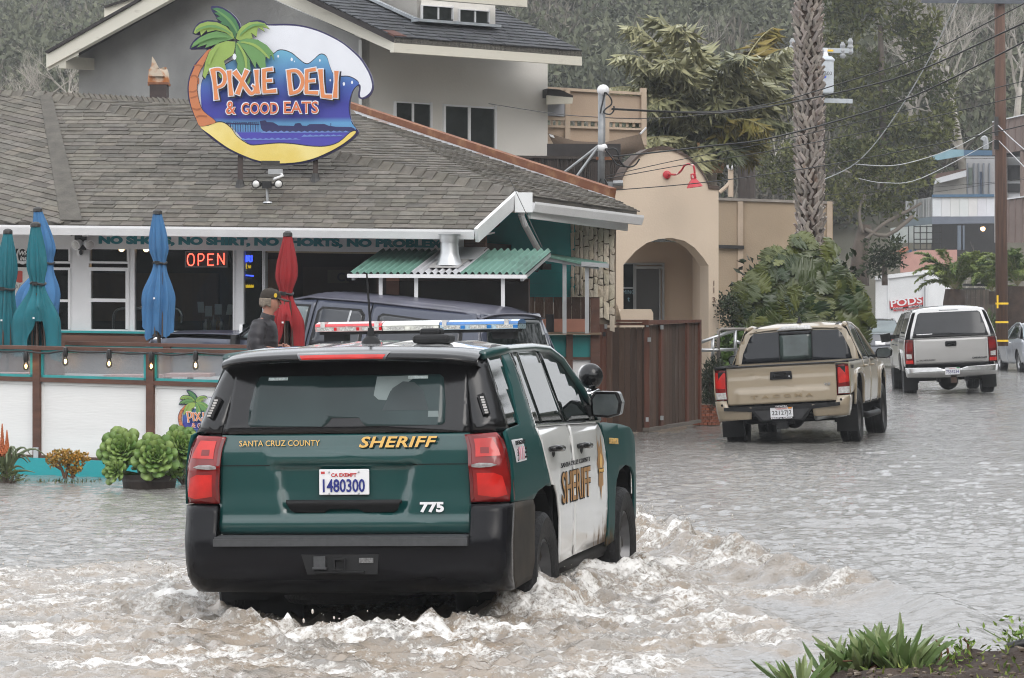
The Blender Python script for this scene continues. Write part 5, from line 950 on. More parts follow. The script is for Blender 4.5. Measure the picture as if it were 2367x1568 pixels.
tg('775',.462,.870,.145,.062,pwhite,.010,offset=.004)
# side graphics
sx=1.0
T.text('SHERIFF',(1.004,1.735,.815),(0,1,.0),cblk,1.03,.212,offset=.006,name='lettering_shadow',up=(0,0,1)); T.text('SHERIFF',(1.0065,1.75,.825),(0,1,.0),goldd,1.0,.195,offset=.001,up=(0,0,1))
T.text('SANTA CRUZ COUNTY',(1.004,1.735,1.052),(0,1,0),cblk,1.03,.030)
T.text('SUPERVISOR',(1.003,3.52,1.135),(0,1,-.05),gold,.36,.042,offset=.001)
st_=[(3.09,1.215),(3.13,1.10),(3.15,1.18),(3.18,1.10),(3.24,1.21),(3.25,1.08),(3.30,1.02),(3.24,.97),(3.26,.87),(3.20,.86),(3.165,.77),(3.13,.86),(3.07,.87),(3.09,.97),(3.03,1.02),(3.08,1.08)]
for q in (1,-1): T.side('star_badge',st_,goldd,.003,sides=(q,),thick=0,step=.1)
T.side('star_centre',[(3.165+.05*math.cos(i*PI/6),1.035+.05*math.sin(i*PI/6)) for i in range(12)],gold,.005,sides=(1,),thick=0); T.side('star_banner',[(3.06,.955),(3.27,.955),(3.27,.985),(3.06,.985)],cblk,.006,sides=(1,),thick=0); T.text('SHERIFF',(1.0075,3.075,.959),(0,1,0),gold,.18,.022,offset=.0005)
dc=T.side('decal',[(.30,1.285),(.63,1.283),(.67,1.15),(.36,1.148)],pwhite,.003,sides=(1,),thick=0)[0]
T.text('EMERGENCY',(1.0,.325,1.252),(0,1,0),cblk,.30,.026,offset=.001,up=(-.1,0,1)); T.text('911',(1.003,.41,1.158),(0,1,0),mat('pink_print',(.75,.35,.42),.5,0),.16,.082,offset=.002,up=(-.06,0,1)); T.text('CALL',(1.003,.40,1.160),(0,-.25,1),cblk,.085,.032,up=(0,-1,-.25))
for i,b_ in enumerate(('FIRE','POLICE','MEDICAL')): T.text(b_,(1.003,.585-.0*i,1.218-.026*i),(0,1,0),cblk,(.05,.065,.075)[i],.013,up=(-.06,0,1))
# roof equipment: light bar, antenna, black radio dome
lb=T.mb(MB().box((0,2.2,1.925),(1.30,.22,.02)),'light_bar',cblk)
segs=[(-.675,-.225,mat('red_dome',(.55,.012,.02),.15,.2,14,coat=1.)),(-.225,.155,mat('clear_dome',(.66,.66,.60),.15,.15,25,coat=1.)),(.155,.675,mat('blue_dome',(.02,.15,.42),.15,.2,14,coat=1.))]
cl2=[mat('lens_red_low',(.55,.36,.34),.15,.25,40,coat=1.),mat('lens_clear_low',(.55,.55,.50),.15,.25,40,coat=1.),mat('lens_blue_low',(.36,.50,.58),.15,.25,40,coat=1.)]
for i,(a_,b_,m_) in enumerate(segs):
    e=.03
    T.mb(MB().prism([(a_+.002,y,z) for y,z in ((2.06,1.968),(2.08,1.985),(2.16,1.998),(2.24,1.998),(2.32,1.985),(2.34,1.968))],(b_-a_-.004,0,0)),'dome_top',m_,lb); T.mb(MB().prism([(a_+.004,y,z) for y,z in ((2.07,1.935),(2.06,1.966),(2.34,1.966),(2.33,1.935))],(b_-a_-.008,0,0)),'dome_lens',cl2[i],lb)
    n_=2 if i==1 else 3
    for k in range(n_): 
        x=a_+(b_-a_)*(k+.5)/n_; T.mb(MB().box((x,2.058,1.951),(.11,.008,.022)),'led_module',mat('led_bank',(.42,.42,.40),.25,.5,120),lb); T.mb(MB().box((a_+(b_-a_)*(k+.97)/n_-.015,2.060,1.951),(.035,.008,.020)),'led_block',m_,lb)
for x in (-.5,.5): T.mb(MB().box((x*1.12,2.2,1.895),(.14,.14,.05)),'light_bar_foot',cblk,lb)
for x in (-.62,-.26,.19,.60): T.mb(MB().box((x,2.20,1.977),(.028,.29,.045)),'clip',clear,lb)
T.mb(MB().lathe([(.065,0),(.05,.03),(.022,.05),(.018,.10)],(-.05,1.05,1.86),14),'antenna_base',cblk,smooth=40); T.mb(MB().tube([(-.05,1.05,1.94),(-.07,1.05,2.30)],[.010,.006],6),'antenna',cblk)
dm=T.mb(MB().box((.36,1.0,1.885),(.235,.2,.055)),'radio_dome',cblk); md=dm.modifiers.new('round','BEVEL'); md.width=.025; md.segments=3; d2=T.mb(MB().box((.345,1.02,1.92),(.135,.13,.06)),'radio_dome_top',cblk,dm); md=d2.modifiers.new('round','BEVEL'); md.width=.02; md.segments=3
# ---------------- tan pickup
tan_=paint('tan_paint',(.36,.292,.205),.30,1.,dirt=(.16,.11,.07),dz=(.3,.55))
K=Auto('tan_pickup','tan double-cab pickup truck parked in the flood beside the leafy shrub','pickup truck',(3.73,47.4,-.045),12,3.3,0,None,[(.40,.90),(.55,.925),(.80,.945),(1.10,.94),(1.16,.925),(1.30,.87),(1.70,.73),(1.80,.60)],.09,[(0,1),(4.4,1),(4.9,.97),(5.3,.90)])
K.zm=lambda z: z if z<1.13 else 1.13+(z-1.13)*.86
KB=[(.45,.10),(.60,.05),(.75,.06),(.95,.075),(1.12,.09),(1.2,.1)]
def ktg(x,z):
    y=ip(z,KB); e=sst(.60+.25*max(0,z-.74),.52+.25*max(0,z-.74),abs(x)); y-=.02*sst(.80,.77,z)*sst(.66,.58,abs(x)); y+=.010*math.exp(-((z-.99)/.012)**2); y-=.015*sst(1.03,1.09,z); return y
K.mb(MB().prism([(-.66,y,z) for y,z in [(.12,.55),(.12,1.05),(1.8,1.05),(1.9,1.12),(2.1,1.68),(3.3,1.70),(4.1,1.1),(5.2,1.0),(5.25,.5)]],(1.32,0,0)),'body_shell',cblk)
K.mb(MB().prism([(-.88,y,z) for y,z in [(.12,.86),(.12,1.06),(5.0,1.0),(5.0,.9)]],(1.76,0,0)),'body_shell',cblk); K.mb(MB().box((0,2.7,.52),(1.2,4.8,.14)),'underbody',cblk)
K.sheet('tailgate',[(-.755,.60),(.755,.60),(.755,1.115),(-.755,1.115)],lambda x,z:Vector((x,ktg(x,z)+.02*x*x,z)),tan_,step=.028)
K.mb(MB().prism([(-.90,y,z) for y,z in ((.055,1.115),(.15,1.118),(.15,1.135),(.06,1.13))],(1.80,0,0)),'bed_rail_cap',cblk)
for q in (1,-1): K.mb(MB().box((q*.88,.95,1.125),(.10,1.7,.025)),'bed_rail_cap',cblk)
K.side('bed_side',[(.13,.68),(.62,.70)]+[(y,z-.01) for y,z in arch(1.22,.50,.52,True)][1:-1]+[(1.74,.50),(1.84,.50),(1.84,1.125),(.13,1.115)],tan_); 
K.side('rear_door',[(1.86,.50),(2.74,.50),(2.76,1.12),(1.86,1.125)],tan_); K.side('front_door',[(2.755,.50),(3.72,.50),(3.76,.9),(3.72,1.10),(2.775,1.12)],tan_); K.side('fender',[(3.735,1.10),(4.2,1.08),(4.9,1.02),(5.25,.93),(5.28,.62)]+arch(4.455,.50,.52)+[(3.74,.50),(3.775,.9)],tan_)
for c_ in (1.22,4.455):
    A=arch(c_,.50,.52); O=[(c_+(y-c_)*1.15,z+.055 if z>.6 else z) for y,z in A]; K.side('wheel_flare',A+O[::-1],tan_,.022,thick=.03)
K.side('cab_side',[(1.86,1.12),(3.80,1.09),(3.62,1.20),(3.1,1.60),(2.75,1.72),(2.0,1.73),(1.9,1.66)],cblack,-.01); K.side('window_rear',[(2.02,1.14),(2.70,1.135),(2.68,1.64),(2.22,1.66),(2.10,1.60)],cglass,-.004); K.side('window_front',[(2.78,1.135),(3.62,1.12),(3.42,1.30),(3.05,1.58),(2.80,1.64)],cglass,-.004)
K.side('cab_pillar',[(1.86,1.12),(2.0,1.12),(2.10,1.60),(2.16,1.70),(2.0,1.735),(1.92,1.68)],tan_,.0)
for q in (1,-1):
    K.mb(MB().tube([(q*(K.w(z)-.02),y,z) for y,z in ((1.95,1.70),(2.2,1.735),(2.75,1.73),(3.1,1.61),(3.62,1.21),(3.78,1.10))],[.035]*4+[.03,.03],8),'roof_rail',tan_,smooth=True)
    for y in (2.0,2.93): K.mb(MB().tube([(q*.945,y-.09,1.03),(q*.98,y-.06,1.035),(q*.98,y+.06,1.03),(q*.945,y+.09,1.03)],.016,8),'door_handle',tan_,smooth=True)
    mm=K.mb(MB().prism([(q*x,3.36,z) for x,z in ((.97,1.12),(1.12,1.105),(1.20,1.14),(1.21,1.24),(1.16,1.29),(1.0,1.285),(.96,1.22))],(0,.12,0)),'mirror',cblack); md=mm.modifiers.new('round','BEVEL'); md.width=.02; md.segments=2
    K.mb(MB().prism([(q*x,3.35,z) for x,z in ((.985,1.135),(1.12,1.122),(1.18,1.15),(1.19,1.235),(1.15,1.272),(1.01,1.268),(.98,1.21))],(0,.01,0)),'mirror_glass',MC['mirror_glass'],mm); K.mb(MB().box((q*.94,3.42,1.15),(.10,.07,.05)),'mirror_arm',cblk)
kr=lambda x,y:ip(y,[(1.88,1.69),(2.1,1.765),(2.6,1.795),(3.0,1.76),(3.2,1.70)])-.05*(abs(x)/.66)**3+.012*math.exp(-((abs(x)-.3)/.08)**2)*sst(2.0,2.2,y)
K.top('roof',[(-.66,1.90),(.66,1.90),(.69,2.4),(.66,3.15),(-.66,3.15),(-.69,2.4)],tan_,kr)
for q in (1,-1): K.top('roof_seal',[(q*.555,1.90),(q*.60,1.90),(q*.58,3.1),(q*.545,3.1)],cblk,lambda x,y:kr(x,y)+.004,thick=0)
K.top('windshield',[(-.66,3.13),(.66,3.13),(.78,3.85),(-.78,3.85)],cglass,lambda x,y:ip(y,[(3.13,1.72),(3.85,1.10)])); K.top('hood',[(-.84,3.82),(.84,3.82),(.80,5.2),(-.80,5.2)],tan_,lambda x,y:ip(y,[(3.82,1.10),(5.2,.96)])+.03*(1-(x/.85)**2))
K.sheet('front_panel',[(-.85,.5),(.85,.5),(.85,.96),(-.85,.96)],lambda x,z:Vector((x,5.27-.1*x*x,z)),cblk)
KW=[(1.05,1.86),(1.15,1.865),(1.66,1.93),(1.74,1.95)]
K.back('cab_back',[(-.90,1.06),(.90,1.06),(.86,1.28),(.74,1.62),(.62,1.715),(-.62,1.715),(-.74,1.62),(-.86,1.28)],tan_,KW,0,-.03,step=.1)
gW=[(-.79,1.15),(.79,1.15),(.76,1.32),(.655,1.58),(.60,1.635),(.0,1.655),(-.60,1.635),(-.655,1.58),(-.76,1.32)]
K.back('rear_window',gW,mat('dark_cab_glass',(.020,.022,.026),.06,.2,2,spec=.45),KW,.012,-.03,step=.1,thick=.01); K.back('sliding_pane',[(-.24,1.17),(.22,1.17),(.22,1.62),(-.24,1.62)],mat('slider_glass',(.05,.07,.065),.06,.5,4,spec=.7),KW,.018,-.03,thick=.004); K.back('slider_frame',[(-.24,1.59),(.22,1.59),(.22,1.625),(-.24,1.625)],cblk,KW,.022,-.03,thick=.004)
for x in (-.25,.22): K.back('slider_frame',[(x,1.16),(x+.012,1.16),(x+.012,1.64),(x,1.64)],cblk,KW,.022,-.03,thick=.004)
K.back('cargo_light',[(-.27,1.668),(.25,1.668),(.20,1.735),(-.19,1.735)],clear,[(1.66,1.90),(1.74,1.93)],.012,-.03); K.mb(MB().lathe([(.05,0),(.02,.05),(.012,.10)],(.02,2.25,1.775),8),'antenna',cblk)
for q in (1,-1):
    l,=K.wrap('tail_light',[(-.09,.675),(-.085,1.08),(.0,1.10),(.12,1.085),(.15,.98),(.15,.675)],lampr,KB,0,sides=(q,),step=.035); K.wrap('reverse_light',[(-.075,.69),(-.075,.78),(.13,.78),(.13,.69)],clear,KB,.004,sides=(q,),thick=0,par=l,step=.035); K.wrap('lamp_element',[(-.07,.83),(-.07,1.05),(.08,1.06),(.11,.85)],lampb,KB,.004,sides=(q,),thick=0,par=l,step=.035)
    K.wrap('bumper_corner',[(-.38,.40),(-.42,.56),(-.10,.56),(-.08,.665),(.15,.665),(.42,.66),(.45,.46),(.3,.38)],tan_,[(.38,.0),(.55,-.06),(.70,-.03)],.0,sides=(q,),thick=.03); K.mb(MB().lathe([(.018,0),(.012,.006),(0,.008)],(q*.82,-.045,.61),8,Matrix.Rotation(R(90),3,'X')),'parking_sensor',cblk)
K.mb(MB().prism([(x,-.045,z) for x,z in ((-.80,.575),(.80,.575),(.80,.53),(.40,.50),(.30,.36),(-.30,.36),(-.40,.50),(-.80,.53))],(0,.16,0)),'bumper_step',cblk); K.mb(MB().prism([(x,-.055,z) for x,z in ((-.38,.51),(.38,.51),(.26,.375),(-.26,.375))],(0,.02,0)),'bumper_centre',mat('dark_grey_plastic',(.03,.03,.032),.6,.2,12))
pl_=K.mb(MB().prism([(-.155,-.075,.395),(.155,-.075,.395),(.155,-.07,.56),(-.155,-.07,.56)],(0,.012,0)),'number_plate',pwhite); K.mb(MB().box((0,-.08,.398),(.34,.012,.026)),'plate_frame',cblk,pl_); K.mb(MB().box((0,-.076,.558),(.34,.012,.026)),'plate_frame',cblk,pl_); K.mb(MB().box((.118,-.078,.532),(.05,.004,.02)),'plate_sticker',mat('orange_sticker',(.8,.3,.03),.5,0),pl_)
K.text('22127J2',(-.135,-.079,.425),(1,0,0),cblk,.27,.075,name='plate_number'); K.text('California',(-.08,-.079,.517),(1,0,0),pred,.15,.024); K.text('TOYOTA',(-.085,-.084,.549),(1,0,0),pwhite,.17,.019,offset=.001); K.text('SANTA CRUZ',(-.15,-.088,.389),(1,0,0),pwhite,.30,.019,offset=.001)
em=mat('embossed_tan',(.33,.25,.15),.4,.05,5); wd_=.88
for i,ch_ in enumerate('TACOMA'): K.text(ch_,(-.43+.152*i,.030,.675),(1,0,0),em,.10,.045,offset=.002,extrude=.003)
K.text('V6',(.585,.055,.815),(1,0,0),chrome,.09,.035,offset=.002,extrude=.003)
hb_=K.mb(MB().prism([(x,.048,z) for x,z in ((-.155,.925),(-.145,1.035),(.145,1.035),(.155,.925))],(0,.06,0)),'handle_bezel',cblk); md=hb_.modifiers.new('round','BEVEL'); md.width=.012; md.segments=2; K.mb(MB().box((-.01,.043,.985),(.16,.02,.045)),'tailgate_handle',cblack,hb_); K.mb(MB().lathe([(.012,0),(.0,.004)],(.115,.046,.96),8,Matrix.Rotation(R(90),3,'X')),'lock',metal,hb_)
K.mb(MB().box((.0,-.0,.30),(.14,.2,.10)),'hitch_receiver',cblk); K.mb(MB().box((.0,.05,.33),(.30,.06,.05)),'hitch_bar',cblk); K.mb(MB().tube([(.45,.15,.38),(.62,.5,.40),(.70,.2,.40),(.86,.10,.42)],.045,10),'exhaust_pipe',metal,smooth=True)
for q in (1,-1):
    K.mb(MB().box((q*.80,.74,.33),(.30,.015,.36)),'mud_flap',cblk); K.mb(MB().tube([(q*.86,1.95,.36),(q*.93,2.1,.33),(q*.93,3.6,.33),(q*.86,3.75,.36)],.045,8),'side_step',cblk,smooth=True)
    for y in (1.22,4.455): K.wheel(q*.93,y,.385,.265,'alloy',MC['dark_metal'],z=.36)
K.wells((1.22,4.455),.49,.45,.62,.92); K.mb(MB().tube([(-.8,1.22,.36),(.8,1.22,.36)],.06,8),'axle',cblk); K.mb(MB().ball((0,1.22,.36),.15,12,8),'differential',cblk,smooth=True)
# decal on the bed side
K.text('TRD',(.948,.30,1.02),(0,1,0),cblk,.30,.05,offset=.002)
# ---------------- silver pickup with camper shell
sil=paint('silver_paint',(.47,.46,.45),.32,.9,metal=.25); silw=paint('pale_shell_paint',(.68,.68,.68),.3,1.)
V=Auto('silver_pickup','silver pickup truck with a white topped camper shell and chrome bumper driving up the street','pickup truck',(9.40,73.7,-.04),2.7,2.6,0,None,[(.40,.95),(.6,.985),(.9,1.0),(1.15,.99),(1.28,.965),(1.40,.93),(1.78,.80),(1.88,.70)],.10,[(0,1),(4.8,1),(5.6,.93)])
VB=[(.5,.10),(.75,.06),(1.0,.07),(1.24,.09),(1.3,.1)]; VW=[(1.2,.09),(1.28,.10),(1.80,.30),(1.90,.36)]
V.mb(MB().prism([(-.70,y,z) for y,z in [(.14,.62),(.14,1.2),(.4,1.78),(4.0,1.80),(4.7,1.25),(5.6,1.1),(5.65,.6)]],(1.40,0,0)),'body_shell',cblk); V.mb(MB().prism([(-.93,y,z) for y,z in [(.14,.92),(.14,1.22),(5.4,1.1),(5.4,.95)]],(1.86,0,0)),'body_shell',cblk); V.mb(MB().box((0,2.8,.58),(1.1,4.8,.14)),'underbody',cblk)
V.back('tailgate',[(-.79,.69),(.79,.69),(.785,1.235),(-.785,1.235)],sil,lambda x,z:ip(z,VB)+.006*sst(.80,.76,z),0,.02,step=.06); V.back('tailgate_strip',[(-.79,.64),(.79,.64),(.79,.70),(-.79,.70)],cblk,[(.6,.10),(.7,.07)],.0,.02)
V.side('bed_side',[(.12,.66),(.70,.66)]+[(y,z) for y,z in arch(1.25,.50,.56,True)][1:-1]+[(1.80,.58),(2.05,.58),(2.05,1.25),(.12,1.245)],sil); V.side('cab_door',[(2.07,.58),(4.15,.58),(4.2,1.2),(2.07,1.25)],sil); V.side('fender',[(4.17,1.2),(5.4,1.08),(5.6,.95),(5.55,.64)]+arch(4.9,.50,.56)+[(4.17,.58)],sil)
for c_ in (1.25,4.9):
    A=arch(c_,.50,.56); O=[(c_+(y-c_)*1.16,z+.06 if z>.6 else z) for y,z in A]; V.side('wheel_flare',A+O[::-1],sil,.03,thick=.04)
V.side('shell_side',[(.14,1.255),(2.03,1.26),(2.03,1.80),(.42,1.82),(.30,1.74)],silw); V.side('shell_window',[(.42,1.36),(1.85,1.36),(1.85,1.68),(.52,1.70)],cglass,.004,thick=.004)
V.side('cab_side',[(2.07,1.26),(4.6,1.2),(4.0,1.62),(3.6,1.78),(2.10,1.80)],cblack,-.01); V.side('window_rear',[(2.2,1.30),(3.1,1.28),(3.05,1.70),(2.3,1.72)],cglass,-.004); V.side('window_front',[(3.18,1.28),(4.3,1.24),(3.9,1.56),(3.5,1.68),(3.15,1.70)],cglass,-.004)
vr=lambda x,y:ip(y,[(.30,1.86),(.5,1.91),(1.2,1.93),(3.4,1.90),(4.0,1.74)])-.06*(abs(x)/.74)**3
V.top('shell_roof',[(-.76,.34),(.76,.34),(.76,2.04),(-.76,2.04)],silw,vr); V.top('cab_roof',[(-.74,2.08),(.74,2.08),(.70,3.9),(-.70,3.9)],sil,lambda x,y:vr(x,y)-.04); V.top('windshield',[(-.70,3.85),(.70,3.85),(.85,4.65),(-.85,4.65)],cglass,lambda x,y:ip(y,[(3.85,1.72),(4.65,1.22)])); V.top('hood',[(-.9,4.6),(.9,4.6),(.86,5.6),(-.86,5.6)],sil,lambda x,y:ip(y,[(4.6,1.22),(5.6,1.08)])+.03*(1-x*x)); V.sheet('front_panel',[(-.92,.5),(.92,.5),(.9,1.08),(-.9,1.08)],lambda x,z:Vector((x,5.62-.1*x*x,z)),cblk)
V.back('shell_door',[(-.86,1.245),(.86,1.245),(.83,1.42),(.70,1.83),(.62,1.885),(-.62,1.885),(-.70,1.83),(-.83,1.42)],silw,VW,.006,.02); V.back('shell_window_rear',[(-.80,1.30),(.80,1.30),(.77,1.42),(.665,1.76),(.61,1.795),(-.61,1.795),(-.665,1.76),(-.77,1.42)],MC['dark_cab_glass'],VW,.014,.02,thick=.006); V.back('window_trim',[(-.81,1.262),(.81,1.262),(.80,1.315),(-.80,1.315)],cblk,VW,.018,.02,thick=.006); V.back('stop_light',[(-.20,1.825),(.20,1.825),(.20,1.842),(-.20,1.842)],MC['grey_plastic'],VW,.012,.02,thick=.006); V.back('sticker',[(-.72,1.325),(-.38,1.33),(-.38,1.345),(-.72,1.34)],pwhite,VW,.019,.02,thick=0); V.mb(MB().tube([(-.05,.11,1.335),(0,.085,1.345),(.05,.11,1.335)],.012,6),'shell_handle',cblack)
hb_=V.mb(MB().prism([(x,.045,z) for x,z in ((-.12,1.06),(-.12,1.17),(.12,1.17),(.12,1.06))],(0,.05,0)),'tailgate_handle',cblk); md=hb_.modifiers.new('round','BEVEL'); md.width=.02; md.segments=2; V.mb(MB().box((0,.04,1.11),(.15,.02,.04)),'handle_lever',cblack,hb_)
for q in (1,-1):
    l,=V.wrap('tail_light',[(-.10,.70),(-.10,1.22),(.0,1.235),(.14,1.23),(.16,.95),(.12,.70)],lampd,VB,0,sides=(q,),step=.035); V.wrap('lamp_element',[(-.08,.98),(-.08,1.16),(.06,1.17),(.1,.99)],lampr,VB,.004,sides=(q,),thick=0,par=l,step=.035); V.wrap('lamp_element',[(-.08,.72),(-.08,.79),(.08,.79),(.08,.72)],lampb,VB,.004,sides=(q,),thick=0,par=l,step=.035); V.wrap('reverse_light',[(-.06,.83),(-.06,.92),(.05,.93),(.05,.83)],clear,VB,.004,sides=(q,),thick=0,par=l,step=.035)
    V.mb(MB().prism([(q*x,3.85,z) for x,z in ((1.02,1.17),(1.24,1.15),(1.27,1.32),(1.05,1.36))],(0,.14,0)),'mirror',cblack if q<0 else sil); V.mb(MB().box((q*1.0,3.95,1.26),(.16,.08,.10)),'mirror_arm',cblk)
    V.mb(MB().box((q*.84,.70,.34),(.30,.015,.40)),'mud_flap',cblk)
    for y in (1.25,4.9): V.wheel(q*.97,y,.395,.27,'alloy',z=.40)
    for y in (2.5,3.5): V.mb(MB().tube([(q*.99,y-.08,1.10),(q*1.03,y,1.105),(q*.99,y+.08,1.10)],.016,6),'door_handle',cblack)
V.full('rear_bumper',[(-1.18,.44),(-.3,.40),(.3,.40),(1.18,.44),(1.22,.50),(1.22,.62),(1.05,.64),(.30,.62),(.2,.585),(-.2,.585),(-.30,.62),(-1.05,.64),(-1.22,.62),(-1.22,.50)],mat('chrome_bumper',(.55,.55,.55),.22,.1,5,metal=.9),[(.40,.03),(.5,-.06),(.64,-.04)],0,thick=.03,step=.06)
pl_=V.mb(MB().prism([(-.155,-.075,.46),(.155,-.075,.46),(.155,-.07,.61),(-.155,-.07,.61)],(0,.012,0)),'number_plate',pwhite); V.mb(MB().box((.12,-.078,.60),(.06,.006,.02)),'plate_sticker',mat('green_sticker',(.05,.3,.1),.5,0),pl_); V.text('7S54234',(-.135,-.08,.485),(1,0,0),pblue,.27,.072,name='plate_number'); V.text('California',(-.07,-.08,.583),(1,0,0),pred,.13,.018)
V.text('CHEVROLET',(.44,.055,.775),(1,0,0),cblk,.32,.038,offset=.002); V.text('SILVERADO',(-.68,.055,.765),(1,0,0),MC['dark_metal'],.34,.034,offset=.001); V.mb(MB().box((-.72,.055,.772),(.05,.01,.018)),'badge',chrome)
V.mb(MB().box((.03,.08,.34),(.12,.2,.12)),'hitch_receiver',mat('rusty_hitch',(.07,.04,.03),.8,.3,9)); V.wells((1.25,4.9),.50,.46,.66,.96); V.mb(MB().tube([(-.8,1.25,.38),(.8,1.25,.38)],.07,8),'axle',cblk); V.mb(MB().ball((.0,1.2,.32),.22,12,8),'differential',cblk,smooth=True); V.mb(MB().tube([(.55,.3,.42),(.60,.9,.42)],.04,8),'exhaust_pipe',cblk)
for x in (-.25,.35): V.mb(MB().box((x,.6,.38),(.08,.3,.16)),'spring_shackle',cblk)
# ---------------- dark blue long SUV beside the deli (heading left, nose up on the ramp)
nav=paint('faded_navy_paint',(.045,.053,.085),.38,.6); navr=mat('faded_navy_roof',(.075,.075,.105),.45,.25,2,coat=.3)
X=Auto('navy_suv','long dark navy sport utility vehicle parked nose up between the deli and the patio','sport utility vehicle',(.19,44.87,-.10),-60,0,4.3,None,[(.4,.95),(.7,1.0),(1.15,1.01),(1.30,.99),(1.75,.86),(1.93,.78)],.12,[(0,1),(4.6,1),(5.5,.93)])
X.mb(MB().prism([(-.72,y,z) for y,z in [(.15,.55),(.15,1.2),(.35,1.82),(3.3,1.86),(4.0,1.30),(5.5,1.15),(5.6,.6)]],(1.44,0,0)),'body_shell',cblk); X.mb(MB().prism([(-.95,y,z) for y,z in [(.15,.95),(.15,1.26),(3.9,1.26),(5.4,1.1),(5.4,.95)]],(1.9,0,0)),'body_shell',cblk)
X.side('quarter_panel',[(.16,.62),(.75,.60)]+arch(1.25,.48,.5,True)[1:-1]+[(1.75,.55),(1.95,.55),(1.95,1.30),(1.98,1.88),(.42,1.86),(.16,1.25)],nav); X.side('rear_door',[(1.97,.55),(2.85,.55),(2.87,1.28),(2.84,1.86),(2.0,1.88),(1.97,1.30)],nav); X.side('front_door',[(2.87,.55),(4.05,.55),(4.08,1.24),(3.92,1.30),(3.30,1.82),(2.86,1.86),(2.89,1.28)],nav); X.side('fender',[(4.07,1.24),(4.9,1.20),(5.4,1.13),(5.55,.95),(5.5,.6)]+arch(4.75,.48,.5)+[(4.07,.55)],nav)
sg=mat('suv_side_glass',(.038,.042,.050),.10,.2,2,spec=.6)
X.side('window_cargo',[(.50,1.30),(1.86,1.31),(1.86,1.72),(1.80,1.76),(.70,1.72),(.55,1.60)],cblk,.004,thick=.004); X.side('cargo_glass',[(.55,1.33),(1.82,1.335),(1.82,1.71),(1.77,1.735),(.72,1.695),(.60,1.59)],sg,.008,thick=.004)
X.side('window_rear_trim',[(2.03,1.27),(2.83,1.26),(2.80,1.72),(2.74,1.78),(2.14,1.79),(2.06,1.72)],cblk,.004,thick=.004); X.side('window_rear',[(2.07,1.30),(2.79,1.29),(2.765,1.70),(2.72,1.75),(2.16,1.76),(2.10,1.70)],sg,.008,thick=.004); X.side('window_rear_bar',[(2.30,1.30),(2.33,1.30),(2.30,1.76),(2.27,1.76)],metal,.012,thick=.003)
X.side('window_front_trim',[(2.92,1.26),(3.98,1.25),(3.88,1.33),(3.38,1.73),(3.26,1.78),(2.92,1.79)],cblk,.004,thick=.004); X.side('window_front',[(2.95,1.29),(3.88,1.28),(3.82,1.34),(3.35,1.71),(3.24,1.75),(2.95,1.76)],mat('pale_front_glass',(.13,.16,.17),.08,.3,2,spec=.6),.008,thick=.004)
xr=lambda x,y:ip(y,[(.32,1.86),(.6,1.93),(2.0,1.96),(3.0,1.95),(3.4,1.86)])-.06*(abs(x)/.8)**3+sum(.012*math.exp(-((x-c_)/.035)**2) for c_ in (-.56,-.40,-.20,0,.20,.40,.56))*sst(.5,.7,y)*sst(3.2,2.9,y)
X.top('roof',[(-.82,.33),(.82,.33),(.82,3.1),(.76,3.42),(-.76,3.42),(-.82,3.1)],navr,xr,step=.04)
X.top('windshield',[(-.76,3.40),(.76,3.40),(.90,4.02),(-.90,4.02)],cglass,lambda x,y:ip(y,[(3.40,1.85),(4.02,1.30)])); X.top('hood',[(-.96,4.0),(.96,4.0),(.95,5.2),(.85,5.55),(-.85,5.55),(-.95,5.2)],nav,lambda x,y:ip(y,[(4.0,1.31),(4.6,1.28),(5.3,1.22),(5.55,1.10)])+.03*(1-x*x)+.015*math.exp(-((abs(x)-.45)/.08)**2))
X.sheet('grille',[(-.88,.6),(.88,.6),(.88,1.12),(-.88,1.12)],lambda x,z:Vector((x,5.56-.1*x*x,z)),cblk); X.mb(MB().ball((-.93,5.30,1.13),.05,8,6,(.4,1.6,.9)),'fender_badge',chrome); X.mb(MB().box((-.35,4.3,1.37),(.16,.05,.10)),'dash_badge',chrome)
XB=[(.5,.12),(1.2,.12),(1.9,.36)]
X.back('rear_gate',[(-.93,.6),(.93,.6),(.93,1.2),(.86,1.6),(.76,1.86),(-.76,1.86),(-.86,1.6),(-.93,1.2)],nav,XB,0,.04); X.back('rear_window',[(-.82,1.22),(.82,1.22),(.80,1.45),(.68,1.80),(-.68,1.80),(-.80,1.45)],cglass,XB,.012,.04,thick=.006); X.back('wiper',[(-.05,1.25),(-.0,1.25),(.30,1.50),(.27,1.51)],cblk,XB,.03,.04)
for q in (1,-1):
    X.wrap('tail_light',[(-.08,.75),(-.08,1.16),(.1,1.16),(.1,.75)],lampr,XB,.006,sides=(q,)); X.mb(MB().box((q*1.05,3.95,1.24),(.12,.08,.14)),'mirror',cblack); X.wrap('corner_pillar',[(-.09,1.2),(.20,1.2),(.14,1.84),(-.02,1.86)],nav,XB,.004,sides=(q,))
    for y in (1.25,4.75): X.wheel(q*.97,y,.40,.27)
X.full('rear_bumper',[(-1.3,.45),(1.3,.45),(1.3,.66),(-1.3,.66)],cblk,[(.4,.05),(.7,.0)],0)
